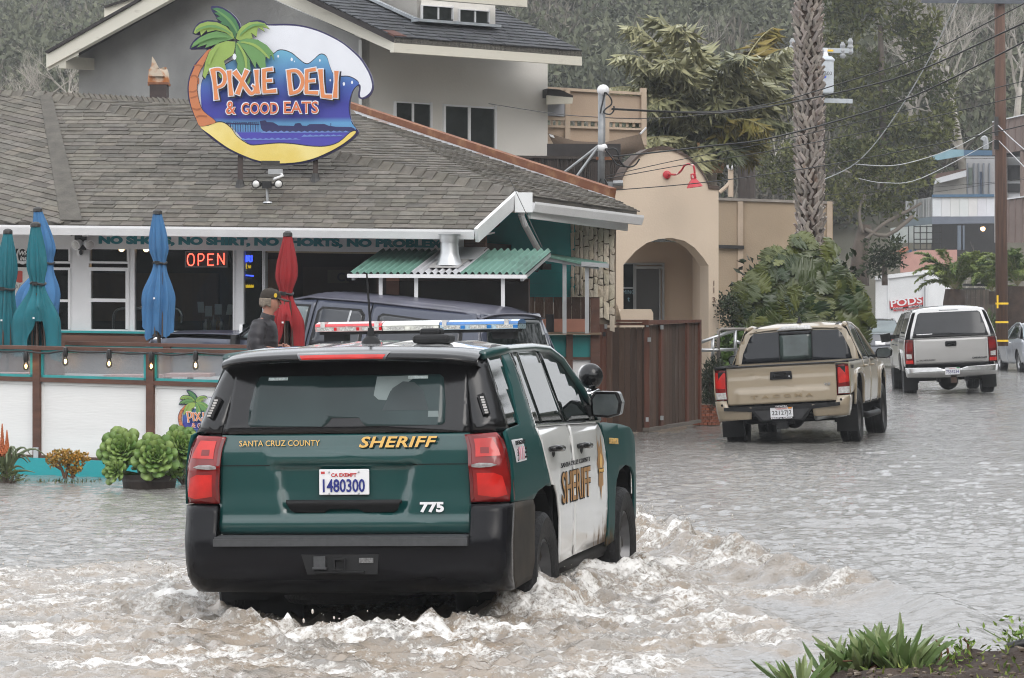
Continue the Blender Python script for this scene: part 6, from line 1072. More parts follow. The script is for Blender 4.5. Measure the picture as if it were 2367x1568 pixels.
# ---------------- two sedans up the street
def sedan(name,label,loc,yaw,roll,pm,rimm,lampm):
    S=Auto(name,label,'sedan',loc,yaw,roll,0,None,[(.25,.84),(.45,.90),(.75,.92),(.90,.90),(1.0,.84),(1.38,.62),(1.45,.5)],.22,[(0,.93),(.4,1),(3.9,1),(4.6,.86),(4.8,.72)])
    S.mb(MB().prism([(-.60,y,z) for y,z in [(.3,.3),(.2,.9),(.95,1.0),(1.6,1.36),(2.7,1.38),(3.5,.98),(4.6,.72),(4.7,.35)]],(1.2,0,0)),'body_shell',cblk); S.mb(MB().prism([(-.84,y,z) for y,z in [(.3,.66),(.25,.88),(3.5,.90),(4.4,.72),(4.4,.66)]],(1.68,0,0)),'body_shell',cblk)
    ar=lambda c_,rev=False:[(c_+.36*math.cos(a),.31+.40*math.sin(a)) for a in ([R(x) for x in range(0,181,20)] if not rev else [R(x) for x in range(180,-1,-20)])]
    S.side('rear_quarter',[(.16,.35),(.62,.31)]+ar(1.02,True)+[(1.60,.27),(1.64,.6),(1.66,.96),(1.2,1.00),(.55,.98),(.16,.93)],pm); S.side('rear_door',[(1.62,.27),(2.45,.26),(2.47,.94),(1.68,.965),(1.66,.6)],pm); S.side('front_door',[(2.47,.26),(3.40,.26),(3.45,.6),(3.42,.90),(2.49,.94)],pm); S.side('fender',[(3.44,.90),(3.9,.86),(4.5,.74),(4.66,.6),(4.62,.32)]+ar(3.80)+[(3.42,.26),(3.47,.6)],pm)
    S.side('window_frame',[(.95,1.0),(1.62,.97),(3.50,.90),(2.85,1.28),(2.5,1.37),(1.85,1.37),(1.4,1.25)],cblack,-.008); S.side('window_rear',[(1.30,1.005),(2.42,.965),(2.38,1.33),(1.85,1.335),(1.5,1.22)],cglass,-.003); S.side('window_front',[(2.50,.962),(3.30,.925),(2.80,1.25),(2.47,1.33)],mat('pale_sedan_glass',(.16,.19,.2),.06,.3,3,spec=.7),-.003)
    S.top('roof',[(-.60,1.62),(.60,1.62),(.60,2.6),(.55,2.75),(-.55,2.75),(-.60,1.62+.1)],pm,lambda x,y:ip(y,[(1.62,1.40),(2.1,1.45),(2.75,1.39)])-.06*(abs(x)/.6)**3); S.top('rear_window',[(-.60,1.62),(.60,1.62),(.74,.90),(-.74,.90)],mat('sedan_rear_glass',(.10,.13,.135),.05,.3,2,spec=.8),lambda x,y:ip(y,[(.90,1.03),(1.62,1.395)])-.03*x*x); S.top('windshield',[(-.55,2.73),(.55,2.73),(.76,3.52),(-.76,3.52)],cglass,lambda x,y:ip(y,[(2.73,1.38),(3.52,.94)])-.03*x*x)
    S.top('boot_lid',[(-.78,.92),(.78,.92),(.74,.24),(-.74,.24)],pm,lambda x,y:ip(y,[(.2,.985),(.92,1.03)])-.05*(x/.8)**4); S.top('bonnet',[(-.80,3.5),(.80,3.5),(.72,4.5),(.5,4.66),(-.5,4.66),(-.72,4.5)],pm,lambda x,y:ip(y,[(3.5,.93),(4.3,.82),(4.66,.70)])-.05*x*x)
    SB=[(.25,.12),(.45,.02),(.7,.06),(.98,.18)]; S.full('rear_bumper',[(-1.05,.26),(1.05,.26),(1.1,.62),(-1.1,.62)],pm,[(.25,.06),(.45,0),(.66,.05)],0); S.back('boot_face',[(-.70,.62),(.70,.62),(.72,.97),(-.72,.97)],pm,[(.6,.06),(.97,.20)],0,.10); S.wrap('tail_light',[(-.36,.76),(-.34,.93),(.10,.95),(.24,.90),(.18,.80)],lampm,[(.6,.08),(.97,.19)],.006,thick=.01)
    S.back('number_plate',[(-.15,.66),(.15,.66),(.15,.78),(-.15,.78)],pwhite,[(.6,.06),(.97,.20)],.012,.10)
    S.sheet('front_bumper',[(-.74,.25),(.74,.25),(.74,.70),(-.74,.70)],lambda x,z:Vector((x,4.70-.3*x*x,z)),pm)
    for q in (1,-1):
        S.mb(MB().ball((q*.98,3.10,.98),.10,10,8,(1.1,.6,.75)),'mirror',pm,smooth=True); S.mb(MB().tube([(q*(.62),1.45,1.28),(q*.60,1.9,1.405),(q*.58,2.5,1.41),(q*.64,2.85,1.30),(q*.83,3.5,.93)],.028,7),'roof_rail',pm,smooth=True); S.sheet('headlight',[(q*.42,.62),(q*.70,.64),(q*.72,.74),(q*.46,.71)],lambda x,z:Vector((x,4.70-.3*x*x,z)),clear)
        for y in (1.70,2.55): S.mb(MB().tube([(q*.91,y+.06,.86),(q*.945,y+.12,.865),(q*.91,y+.2,.86)],.014,6),'door_handle',chrome)
        for y in (1.02,3.80): S.wheel(q*.87,y,.33,.22,'alloy',rimm)
    return S
alr=mat('alloy_rim',(.42,.42,.43),.3,.1,9,metal=.8)
sedan('silver_sedan','silver grey sedan parked at the right kerb, cut off by the picture edge',(15.25,96.9,-.02),-3.2,1.5,paint('silver_grey_paint',(.30,.32,.36),.3,1.,metal=.2),alr,lampr)
sedan('dark_sedan','dark sedan with thin red tail lights half hidden behind the leafy shrub',(11.1,104,.03),1.,2.,paint('slate_paint',(.075,.08,.095),.3,1.),alr,lampb)
# ================= BUILDINGS AND STREET FURNITURE BEHIND
def poly_uv(pl,uv,depth,off,name,m,par,**k): return slab(pl,uv,depth,off).build(name,m,par,**k)
# ---------------- grey stucco house
stucco=mat('grey_stucco',(.20,.20,.197),.9,.3,.55,.25,18,col2=(.36,.36,.35),mix=(.35,.7),detail=9); stl=mat('pale_stucco',(.70,.675,.63),.9,.08,.5,.15,25,detail=8); cream=mat('cream_board',(.66,.63,.54),.65,.1,1.5,.12,8,col2=(.46,.43,.36),mix=(.62,.8),stretch=(1.2,1.2,7))
dsh=vcol(mat('dark_slate_shingle',(.055,.058,.065),.85,.25,8,.4,70))
hc=P(835,400,62); GR=Plane(hc,-45); GL=Plane(hc,45); hs_=thing('grey_house','grey stucco gabled house with dark shingle roof rising behind the deli','building',hc)
top_l=lambda u:157-.547*(u-107); top_r=lambda u:58+.444*(u-769)
poly_uv(GL,[(182,420),(182,top_l(182)+4),(503,top_l(503)+2),(835,top_r(835)+2),(835,420)],.2,0,'gable_wall',stucco,hs_)
poly_uv(GR,[(836,80),(1266,96),(1266,430),(836,430)],.2,0,'side_wall',stl,hs_)
poly_uv(GL,[(829,top_r(832)+6),(836,top_r(836)+6),(836,420),(829,420)],.01,-.012,'corner_bead',mat('corner_bead',(.5,.5,.48),.8,.2,4),hs_)
dk=mat('roof_edge',(.03,.026,.026),.8,.2,6)
poly_uv(GL,[(107,124),(503,-102),(503,-60),(107,157)],.12,-.75,'rake_board',cream,hs_); poly_uv(GL,[(103,119),(503,-108),(503,-102),(107,124)],.9,-.80,'roof_edge',dk,hs_)
poly_uv(GL,[(503,-95),(911,86),(911,121),(503,-60)],.12,-.75,'rake_board',cream,hs_); poly_uv(GL,[(503,-101),(911,81),(911,86),(503,-95)],.3,-.80,'roof_edge',mat('red_brown_edge',(.10,.04,.03),.8,.2,6),hs_)
E0=GL.hit(911,86,-.78); E0b=GL.hit(911,121,-.78); E9=Plane(E0,-45).hit(1345,119); EPl=Plane(E0,-45); poly_uv(EPl,[(911,86),(1345,119),(1345,152),(911,121)],.10,0,'eave_fascia',cream,hs_)
MB().prism([GL.hit(109,157,-.7),GL.hit(182,120,-.7),GL.hit(182,120,0),GL.hit(109,157,0)],(0,0,-.06)).build('soffit',mat('cream_soffit',(.55,.52,.44),.7,.1,2),hs_); poly_uv(GL,[(136,140),(152,131),(152,158),(136,158)],.7,-.7,'eave_bracket',MC['cream_soffit'],hs_)
MB().prism([EPl.hit(911,121,.05),EPl.hit(1345,151,.05),EPl.hit(1345,151,1.2),EPl.hit(911,121,1.2)],(0,0,.03)).build('soffit',MC['cream_soffit'],hs_)
dR=Vector((.7071,.7071,0)); nR=dR.cross(Vector((-.7071,.7071,.44))).normalized(); RP=Plane(E0,n=nR)
rp=[E0,E9,RP.hit(1130,14),RP.hit(1040,-45),RP.hit(640,-45)]; mb=MB(); mb.prism(rp,(0,0,-.1)); rh=mb.build('roof',dk,hs_); shingles([p+nR*(.01 if nR.z>0 else -.01) for p in rp],E9-E0,'shingle',par=rh,m=dsh,expo=.17,tab=.33,th=.02,limit=300,seed=12)
# dormer with two windows, its own little roof edge
DP=Plane(RP.hit(1050,60),-45); dm_=poly_uv(DP,[(964,-40),(1145,-40),(1145,67),(964,53)],2.4,0,'dormer',stl,hs_); 
poly_uv(DP,[(880,-20),(1219,-3),(1219,17),(880,-10)],.12,-.5,'dormer_fascia',cream,hs_)
poly_uv(Plane(DP.hit(964,53),45),[(700,-60),(964,-60),(964,53),(780,-30)],.1,.0,'dormer_side',stl,hs_)
fl=mat('lead_flashing',(.36,.39,.42),.5,.2,5); mb=MB(); mb.bar(RP.hit(780,-30)+Vector((0,-.05,.06)),RP.hit(962,54)+Vector((0,-.1,.06)),.14,.05); mb.build('flashing',fl,hs_); mb=MB(); mb.bar(RP.hit(960,56)+Vector((0,-.12,.06)),RP.hit(1150,70)+Vector((0,-.12,.06)),.2,.05); mb.build('flashing',fl,hs_)
def hwin(pl,u0,v0,u1,v1,s_,par,split=.5,fw=3.,gm=None):
    f=frame_uv(pl,u0,v0,u1,v1,fw,.10,-.05,s_).build('window',whp,par); slab(pl,rect(u0+fw,v0+fw,u1-fw,v1-fw,s_),.01,-.008).build('pane',gm or pane('house_glass',(.2,.22,.22),.45,.02,(.045,.052,.05)),f)
    um=u0+(u1-u0)*split; slab(pl,rect(um-fw*.7,v0+fw,um+fw*.7,v1-fw,s_),.06,-.03).build('mullion',whp,f); return f
hwin(DP,976,11,1049,47,.075,hs_,.52,2.2); hwin(DP,1062,20,1133,54,.075,hs_,.52,2.2)
hwin(GR,914,234,1000,330,.062,hs_,.48); hwin(GR,1027,241,1149,372,.062,hs_,.48,4.)
slab(GR,rect(1050,262,1068,372,.05),.01,.3).build('curtain',stl,hs_)
poly_uv(Plane(P(270,30,75),0),[(241,18),(330,-10),(330,5),(241,40)],1.2,0,'rear_gable_board',cream,hs_); poly_uv(Plane(P(270,30,75),0),[(240,14),(330,-16),(330,-10),(241,18)],1.4,-.1,'roof_edge',dk,hs_)
# ---------------- beige deck house with panelled balcony and shade sail
beige=mat('beige_board',(.46,.35,.26),.8,.12,1.2,.2,40); beige2=mat('beige_trim',(.52,.41,.31),.75,.12,2,.15,40)
DK=Plane(P(1380,300,66),-12); dk_=thing('balcony_screen','beige panelled balcony screen with square posts beside the grey house','balcony',P(1380,360,66)); c3b=lambda x,y:U(x,y,1300,0,1.69)
Q=lambda pts:[c3b(*p) for p in pts]
poly_uv(DK,Q([(1415,592),(2065,640),(2065,790),(1415,770)]),.05,.03,'panel',beige,dk_); poly_uv(DK,Q([(1415,825),(2065,850),(2065,945),(1415,930)]),.05,.03,'panel',beige,dk_)
for x0,x1 in ((1535,1568),(1800,1826),(2038,2072)): poly_uv(DK,Q([(x0,580),(x1,582),(x1,960),(x0,955)]),.14,-.06,'post',beige2,dk_)
for y0,y1 in ((574,592),(770,792),(826,840),(932,948)): poly_uv(DK,Q([(1415,y0),(2072,y0+38*(y0<700)+22*(y0>700)),(2072,y1+38*(y0<700)+22*(y0>700)),(1415,y1)]),.12,-.04,'rail',beige2,dk_)
pieces(dk_,'baluster',[slab(DK,Q([(x,790),(x+14,790),(x+14,838),(x,838)]),.05,.0) for x in list(range(1440,1535,34))+list(range(1600,1800,44))+list(range(1850,2030,44))],vcol(mat('beige_baluster',(.50,.39,.29),.8,.1,3)))
poly_uv(DK,Q([(1415,620),(1530,628),(1530,770),(1415,765)]),.02,-.07,'screen_cloth',mat('grey_cloth',(.40,.41,.44),.9,.1,3),dk_)
poly_uv(DK,Q([(1416,585),(1500,592),(1588,632),(1585,645),(1416,640)]),.8,-.9,'small_roof',dk,dk_); poly_uv(DK,Q([(1416,630),(1586,645),(1582,684),(1416,690)]),.1,-.95,'small_fascia',cream,dk_)
sail=thing('shade_sail','brown mesh shade sail hung below the beige balcony','shade sail',DK.hit(1400,360,-1))
def sailf(a,b_): 
    t=[(1418,880),(1600,932),(1790,942),(2030,885)]; q=[(1505,1045),(1650,1050),(1880,1050),(2062,985)]; f=a*3; i=min(int(f),2); f-=i; L_=lambda p:(p[i][0]*(1-f)+p[i+1][0]*f,p[i][1]*(1-f)+p[i+1][1]*f); x0,y0=L_(t); x1,y1=L_(q); return DK.hit(*c3b(x0+(x1-x0)*b_,y0+(y1-y0)*b_),-1.0-.25*math.sin(PI*b_)*math.sin(PI*a))
MB().grid(sailf,18,6).build('sail',mat('brown_mesh',(.13,.095,.07),.95,.12,30),sail,smooth=True); MB().tube([DK.hit(*c3b(2030,885),-1.0),DK.hit(*c3b(2066,845),-.1)],.02,5).build('rope',mat('rope',(.5,.5,.5),.8,.1),sail); slab(DK,Q([(1425,885),(1455,893),(1465,912),(1440,905)]),.005,-1.05).build('label_patch',whp,sail)
SF=Plane(P(1300,400,58),-8); sf=thing('slat_fence','dark vertical slat fence behind the rusty roof beam','fence',P(1300,440,58)); its=[]; rr=random.Random(9)
for k in range(52): x=1165+k*14.2; its.append(slab(SF,Q([(x,1030+rr.uniform(-3,3)),(x+10,1030),(x+10,1260),(x,1260)]),.03,rr.uniform(-.02,.02)))
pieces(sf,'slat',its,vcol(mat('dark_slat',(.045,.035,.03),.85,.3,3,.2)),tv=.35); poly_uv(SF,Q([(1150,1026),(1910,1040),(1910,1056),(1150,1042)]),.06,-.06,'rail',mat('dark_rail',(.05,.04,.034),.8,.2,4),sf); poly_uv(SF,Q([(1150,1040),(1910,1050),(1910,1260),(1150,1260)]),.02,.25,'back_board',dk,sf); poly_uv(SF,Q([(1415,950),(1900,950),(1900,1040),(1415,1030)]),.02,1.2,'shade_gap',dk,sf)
# ---------------- service mast on the roof with its fittings
MS=Plane(P(1390,420,54.2),0); ms=thing('service_mast','grey electrical service mast with white weather heads above the rusty beam','mast',MS.hit(1390,455)); m_=lambda x,y,o=0:MS.hit(*c3b(x,y),o); gal=mat('mast_steel',(.30,.31,.32),.5,.25,6,metal=.5)
MB().tube([m_(1772,1300),m_(1776,600)],.058,10).build('pipe',gal,ms,smooth=True)
for (x,y,r_) in ((1785,598,.085),(1778,978,.075)): MB().ball(m_(x,y),r_,12,8,(1.15,1,1.1)).build('weather_head',whp,ms,smooth=True)
for e in ((1520,1145),(1605,1172)): MB().tube([m_(1760,958),m_(*e,-.3)],.022,6).build('strut',gal,ms)
MB().bar(m_(1738,1047),m_(1850,1047),.06,.05).build('insulator_bracket',rust,ms)
for pts in ([(1800,610),(1835,650),(1838,690),(1800,720),(1790,745),(1830,755),(1855,730),(1855,700)],[(1795,610),(1785,660),(1775,700),(1765,750)],[(1795,985),(1870,985),(1890,1050),(1930,1100),(1990,1095),(2025,1050)],[(1800,990),(1840,1040),(1880,1090),(1960,1105)],[(1770,1180),(1752,1230),(1765,1275),(1800,1275),(1815,1230),(1795,1185)],[(1810,1250),(1840,1290),(1855,1330)]): MB().tube(spline([m_(*p,-.08) for p in pts],4,False),.013,5).build('loop_wire',black,ms)
MB().prism([m_(1813,1200),m_(1858,1200),m_(1858,1312),m_(1813,1312)],(0,.2,0)).build('meter_box',greyplas,ms); MB().tube([m_(1850,1212),m_(1915,1210)],.045,8).build('conduit',gal,ms)
# ---------------- beige arched entry building
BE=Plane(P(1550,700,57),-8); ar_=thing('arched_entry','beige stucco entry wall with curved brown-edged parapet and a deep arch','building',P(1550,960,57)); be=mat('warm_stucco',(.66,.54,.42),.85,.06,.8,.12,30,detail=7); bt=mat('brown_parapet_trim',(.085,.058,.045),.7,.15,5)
arc=[(1437,432),(1439,410),(1448,392),(1462,374),(1480,357),(1500,346),(1522,341),(1546,342),(1568,349),(1590,362),(1610,380),(1626,402),(1637,424),(1640,432)]
opn=[(1638,960),(1638,614),(1625,595),(1605,572),(1582,557),(1552,550),(1522,553),(1495,562),(1470,580),(1452,600),(1441,613),(1441,960)]
MB().prism([BE.hit(*p) for p in [(1421,960),(1421,432)]+arc+[(1661,434),(1661,960)]+opn],BE.n*.75).build('front_wall',be,ar_)
mb=MB()
def trim(pts,w_):
    for a_,b_ in zip(pts,pts[1:]): mb.prism([BE.hit(a_[0],a_[1],-.03),BE.hit(b_[0],b_[1],-.03),BE.hit(b_[0],b_[1]-w_,-.03),BE.hit(a_[0],a_[1]-w_,-.03)],BE.n*.85)
trim([(a+(0 if 1440<a<1637 else 0),b+4) for a,b in arc],7); trim([(1638,436),(1663,438)],8); trim([(1419,436),(1440,436)],8); mb.build('parapet_trim',bt,ar_)
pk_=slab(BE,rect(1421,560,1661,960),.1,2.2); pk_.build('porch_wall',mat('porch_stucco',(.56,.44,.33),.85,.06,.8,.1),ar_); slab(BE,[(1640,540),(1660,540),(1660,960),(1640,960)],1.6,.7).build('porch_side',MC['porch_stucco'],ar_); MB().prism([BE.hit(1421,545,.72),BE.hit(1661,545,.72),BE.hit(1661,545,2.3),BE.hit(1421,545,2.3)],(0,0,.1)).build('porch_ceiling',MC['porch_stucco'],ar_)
dg=mat('door_grey',(.065,.066,.066),.35,.1,2); alu=mat('aluminium_frame',(.33,.34,.35),.4,.1,5,metal=.4); B2=BE.moved(2.15)
f=frame_uv(B2,1466,608,1536,790,5,.08,0).build('door',alu,ar_); slab(B2,rect(1471,622,1527,785),.02,.03).build('door_panel',dg,f); slab(B2,rect(1471,616,1531,622),.06,.0).build('transom',alu,f); slab(B2,rect(1524,622,1527,785),.05,.0).build('stile',alu,f)
f=frame_uv(B2,1436,608,1467,790,3,.08,.0).build('window',alu,ar_); slab(B2,rect(1439,611,1464,664),.01,.03).build('pane',cglass,f); slab(B2,rect(1439,668,1464,787),.01,.03).build('pane',cglass,f); slab(B2,rect(1437,664,1466,668),.06,.0).build('transom',alu,f)
dp=mat('dim_blue_print',(.20,.34,.40),.5,0); text('MING',.14,frame3(B2.hit(1440,680,-.01),B2.d,(0,0,1)),dp,ar_,'lettering',fit=.20,fith=.07); text('t',.14,frame3(B2.hit(1450,697,-.01),B2.d,(0,0,1)),dp,ar_,'lettering',fith=.07)
dbr=mat('brown_number',(.16,.09,.06),.6,.1)
for i,(ch_,v) in enumerate((('1',661),('1',677),('3',699))): text(ch_,.12,frame3(BE.hit(1646,v,-.01),BE.d,(0,0,1)),dbr,ar_,'house_number',.004,.001,fith=.085)
W1=BE.moved(-.9); lw=thing('low_porch_wall','low beige porch wall with rounded cap inside the arch','wall',W1.hit(1470,800)); mb=MB()
for a_,b_ in ((1396,1419),(1432,1510)): mb.prism([W1.hit(*p) for p in spline([Vector(p) for p in ((a_,790),(a_,722),(a_+6,714),((a_+b_)/2,713),(b_-6,714),(b_,722),(b_,790))],3)][:-3],W1.n*.35)
for i,(a_,b_) in enumerate(((1396,1419),(1432,1510))): MB().prism([W1.hit(*p) for p in ((a_,800),(a_,724),(a_+5,715),(b_-5,715),(b_,724),(b_,800))],W1.n*.35).build('wall_block',be,lw)
MB().lathe([(.16,-.04),(.16,.04),(.1,.05),(.1,-.05)],W1.hit(1424,722,-.1),16,Matrix.Rotation(R(75),3,'Y')).build('hose_reel',mat('old_wood',(.28,.21,.14),.8,.2,5),lw)
gn=thing('gooseneck_lamp','red gooseneck barn lamp with peeling paint on the beige arched wall','lamp',BE.hit(1541,404)); rdm=mat('peeling_red_paint',(.52,.035,.05),.4,.1,6,col2=(.75,.55,.52),mix=(.60,.64)); c22=lambda x,y:U(x,y,2200,0,1.742); gq=lambda x,y,o:BE.hit(*c22(x,y),o)
MB().lathe([(.07,0),(.066,.04),(.03,.055),(0,.055)],gq(706,1190,0),16,Matrix.Rotation(R(90),3,'X')).build('wall_plate',rdm,gn,smooth=40); MB().tube(spline([gq(718,1187,-.08),gq(770,1188,-.35),gq(805,1160,-.5),gq(825,1128,-.58),gq(860,1118,-.65),gq(888,1135,-.7),gq(895,1190,-.7)],5,False),.017,8).build('arm',rdm,gn,smooth=True)
MB().lathe([(.02,.18),(.045,.17),(.05,.10),(.045,.09),(.055,.07),(.10,.02),(.135,-.05),(.128,-.05),(.09,.02),(.0,.05)],gq(893,1255,-.7),20,Matrix.Rotation(R(-8),3,'Y')).build('shade',rdm,gn,smooth=50)
# beige wall running on behind, handrail, brick base
BW=Plane(P(1790,520,64),-4); bw_=thing('beige_side_wall','long plain beige wall behind the leafy shrub and palm trunk','wall',P(1790,700,64))
poly_uv(BW,[(1655,462),(1925,470),(1925,760),(1655,760)],.2,0,'wall_face',mat('beige_stucco',(.40,.31,.22),.9,.1,1.2,.2,40),bw_); poly_uv(BW,[(1655,457),(1927,466),(1927,472),(1655,463)],.3,-.05,'wall_cap',mat('grey_cap',(.30,.27,.24),.8,.2,4),bw_)
for u in (1706,1912): poly_uv(BW,[(u,466),(u+12,466),(u+12,740),(u,740)],.05,-.05,'batten',MC['beige_trim'],bw_)
poly_uv(BW,[(1661,566),(1720,568),(1720,576),(1661,574)],.15,-.1,'dark_beam',darkmetal,bw_)
HP=Plane(P(1670,830,54.6),-30); hr_=thing('handrail','galvanised pipe handrail rising beside the arch','handrail',P(1660,900,54.6)); hq=lambda x,y,o=0:HP.hit(*c4(x,y),o)
for pts in ([(1057,885),(1275,808)],[(1057,938),(1288,934)],[(1165,1010),(1165,815),(1185,803),(1345,803),(1358,815),(1358,1000)],[(1130,1010),(1130,860)],[(1275,1000),(1275,808)],[(1278,880),(1310,895)]): MB().tube([hq(*p) for p in pts],.027,8).build('pipe',metal if len(pts)==2 else mat('dull_pipe',(.24,.22,.20),.5,.2,5,metal=.4),hr_,smooth=True)
bkm=vcol(mat('red_brick',(.24,.085,.05),.85,.25,9,.3,50)); BK=Plane(P(1640,960,54.3),-25); bk=thing('brick_planter','low red brick planter wall under the rosemary bush','planter',P(1640,985,54.3)); its=[]
for r_ in range(7):
    for k in range(-1,5): x=1045+k*26+(13 if r_%2 else 0); y=1290+r_*19; its.append(slab(BK,[c4(x,y),c4(x+24,y),c4(x+24,y+17),c4(x,y+17)],.09,rr.uniform(-.012,.012)))
pieces(bk,'brick',its,bkm,tv=.4); slab(BK,[c4(1020,1288),c4(1180,1288),c4(1180,1425),c4(1020,1425)],.3,.02).build('mortar',mat('mortar',(.25,.21,.17),.9,.2,8),bk)
# ---------------- storage container
PD=Plane(P(2110,690,116),16); pd=thing('storage_container','white portable storage container with red lettered panel parked up the street','container',P(2110,760,116)); c33=lambda x,y:U(x,y,3300,800,1.96); pq=lambda pts:[c33(*p) for p in pts]
wp=mat('container_white',(.70,.71,.72),.5,.06,2,.1); PE=Plane(PD.hit(*c33(640,520)),-66)
poly_uv(PD,pq([(235,572),(640,520),(640,900),(235,905)]),2.4,0,'container_body',wp,pd); poly_uv(PE,pq([(640,520),(720,560),(835,668),(835,900),(640,900)]),.1,-.05,'container_end',wp,pd)
poly_uv(PD,pq([(230,548),(645,497),(645,528),(230,578)]),2.5,-.08,'roof_rim',mat('container_rim',(.74,.75,.76),.45,.05,3),pd)
for x in (330,600): poly_uv(PD,pq([(x,560-.125*(x-235)),(x+8,559-.125*(x-235)),(x+8,900),(x,900)]),.04,-.04,'seam',MC['container_rim'],pd)
rp_=mat('red_panel',(.55,.03,.035),.5,.05); poly_uv(PD,pq([(343,738),(600,706),(602,765),(346,797)]),.02,-.03,'red_panel',rp_,pd); poly_uv(PD,pq([(352,796),(602,764),(602,778),(352,808)]),.02,-.03,'black_strip',black,pd)
o_=PD.hit(*c33(356,785),-.045); e_=PD.hit(*c33(595,754),-.045); text('PODS',1,frame3(o_,e_-o_,(0,0,1)),pwhite,pd,'lettering',.004,.02,fit=(e_-o_).length,fith=.235)
o_=PD.hit(*c33(375,826),-.045); e_=PD.hit(*c33(545,805),-.045); text('Moving & Storage',1,frame3(o_,e_-o_,(0,0,1)),rp_,pd,'lettering',.004,.006,fit=(e_-o_).length*1.15,fith=.11)
o_=PD.hit(*c33(370,805),-.045); e_=PD.hit(*c33(445,796),-.045); text('PODS.com',1,frame3(o_,e_-o_,(0,0,1)),pwhite,pd,'lettering',.004,fit=(e_-o_).length,fith=.07); o_=PD.hit(*c33(490,790),-.045); e_=PD.hit(*c33(590,778),-.045); text('800-776-PODS',1,frame3(o_,e_-o_,(0,0,1)),pwhite,pd,'lettering',.004,fit=(e_-o_).length,fith=.07)
# ---------------- blue-trimmed house and brown balcony house at the right
BH=Plane(P(2220,450,134),0); bh=thing('blue_trim_house','pale modern house with blue roof edge and white balcony up the street','building',P(2220,700,134)); c5=lambda x,y:U(x,y,3500,400,3.136); bq=lambda pts:[c5(*p) for p in pts]
blu=mat('blue_fascia',(.055,.12,.20),.5,.1,3); blul=mat('pale_blue_fascia',(.19,.32,.38),.5,.15,3); sid=mat('grey_siding',(.33,.33,.34),.7,.1,2); whw=mat('white_balcony_panel',(.58,.59,.61),.6,.05,2); gry=mat('grey_wall',(.30,.29,.27),.8,.1,2); drk=mat('dark_opening',(.03,.03,.032),.6,.2,2)
for nm,m_,pts,dp_,of in (('roof_fascia',blul,[(460,655),(640,578),(830,580),(830,655),(480,715)],.3,-1.),('roof_fascia',blu,[(830,585),(1300,592),(1300,652),(830,652)],.3,-1.),('white_trim',whw,[(840,656),(1300,660),(1300,682),(840,682)],.2,-.9),('upper_wall',sid,[(865,690),(1300,690),(1300,1130),(865,1130)],.2,.6),('wing_roof',mat('brown_roof',(.13,.085,.07),.9,.2,4),[(500,875),(862,812),(862,835),(490,938)],1.,-.2),('wing_fascia',whw,[(490,935),(862,830),(862,908),(476,1002)],.2,-.4),('wing_wall',gry,[(470,1000),(862,906),(862,1135),(462,1135)],.2,.2),('balcony_rail',blu,[(448,1130),(1300,1125),(1300,1156),(448,1162)],.25,-1.3),('lower_fascia',mat('slate_fascia',(.14,.16,.20),.6,.1,3),[(440,1402),(1300,1396),(1300,1482),(440,1492)],.3,-1.3),('lower_fascia',mat('dark_slate_fascia',(.10,.13,.15),.6,.1,3),[(103,1442),(440,1402),(440,1492),(103,1528)],.3,-1.3),('ground_wall',drk,[(440,1490),(1300,1480),(1300,2000),(440,2000)],.2,2.),('annex_wall',mat('pale_green_wall',(.42,.45,.44),.8,.1,2),[(-60,1540),(440,1490),(440,1720),(-60,1720)],.2,1.)):
    poly_uv(BH,bq(pts),dp_,of,nm,m_,bh)
its=[slab(BH,bq([(447+110*k,1160),(555+110*k,1159),(555+110*k,1398),(447+110*k,1400)]),.08,-1.2) for k in range(7)]; pieces(bh,'balcony_panel',its,vcol(mat('white_balcony_board',(.60,.61,.63),.6,.05,2)),tv=.05)
its=[slab(BH,bq([(122+16.2*k,1212-2.6*k),(133+16.2*k,1210-2.6*k),(133+16.2*k,1428-1.4*k),(122+16.2*k,1430-1.4*k)]),.1,-1.1-.05*(k%2)) for k in range(20)]; pieces(bh,'siding_rib',its,vcol(mat('grey_rib',(.33,.34,.34),.7,.1,2)),tv=.2); poly_uv(BH,bq([(120,1212),(445,1160),(445,1400),(120,1430)]),.1,-1.0,'siding_back',mat('grey_rib_back',(.20,.21,.21),.7,.1,2),bh)
for x in (870,950,1010,1070,1140): poly_uv(BH,bq([(x,745),(x+14,745),(x+14,1128),(x,1128)]),.08,.52,'batten',mat('blue_grey_batten',(.20,.22,.25),.7,.1),bh)
poly_uv(BH,bq([(890,800),(935,800),(935,1010),(890,1020)]),.05,.55,'window',mat('green_pane',(.16,.19,.17),.2,.2),bh); poly_uv(BH,bq([(1015,850),(1055,850),(1055,1125),(1015,1125)]),.05,.55,'door',mat('blue_door',(.05,.07,.11),.5,.2),bh)
MB().tube(spline([BH.hit(*c5(*p),-.5) for p in ((1100,575),(1098,480),(1085,440),(1060,470))],4,False),.11,6).build('vent_pipe',MC['aluminium_frame'],bh)
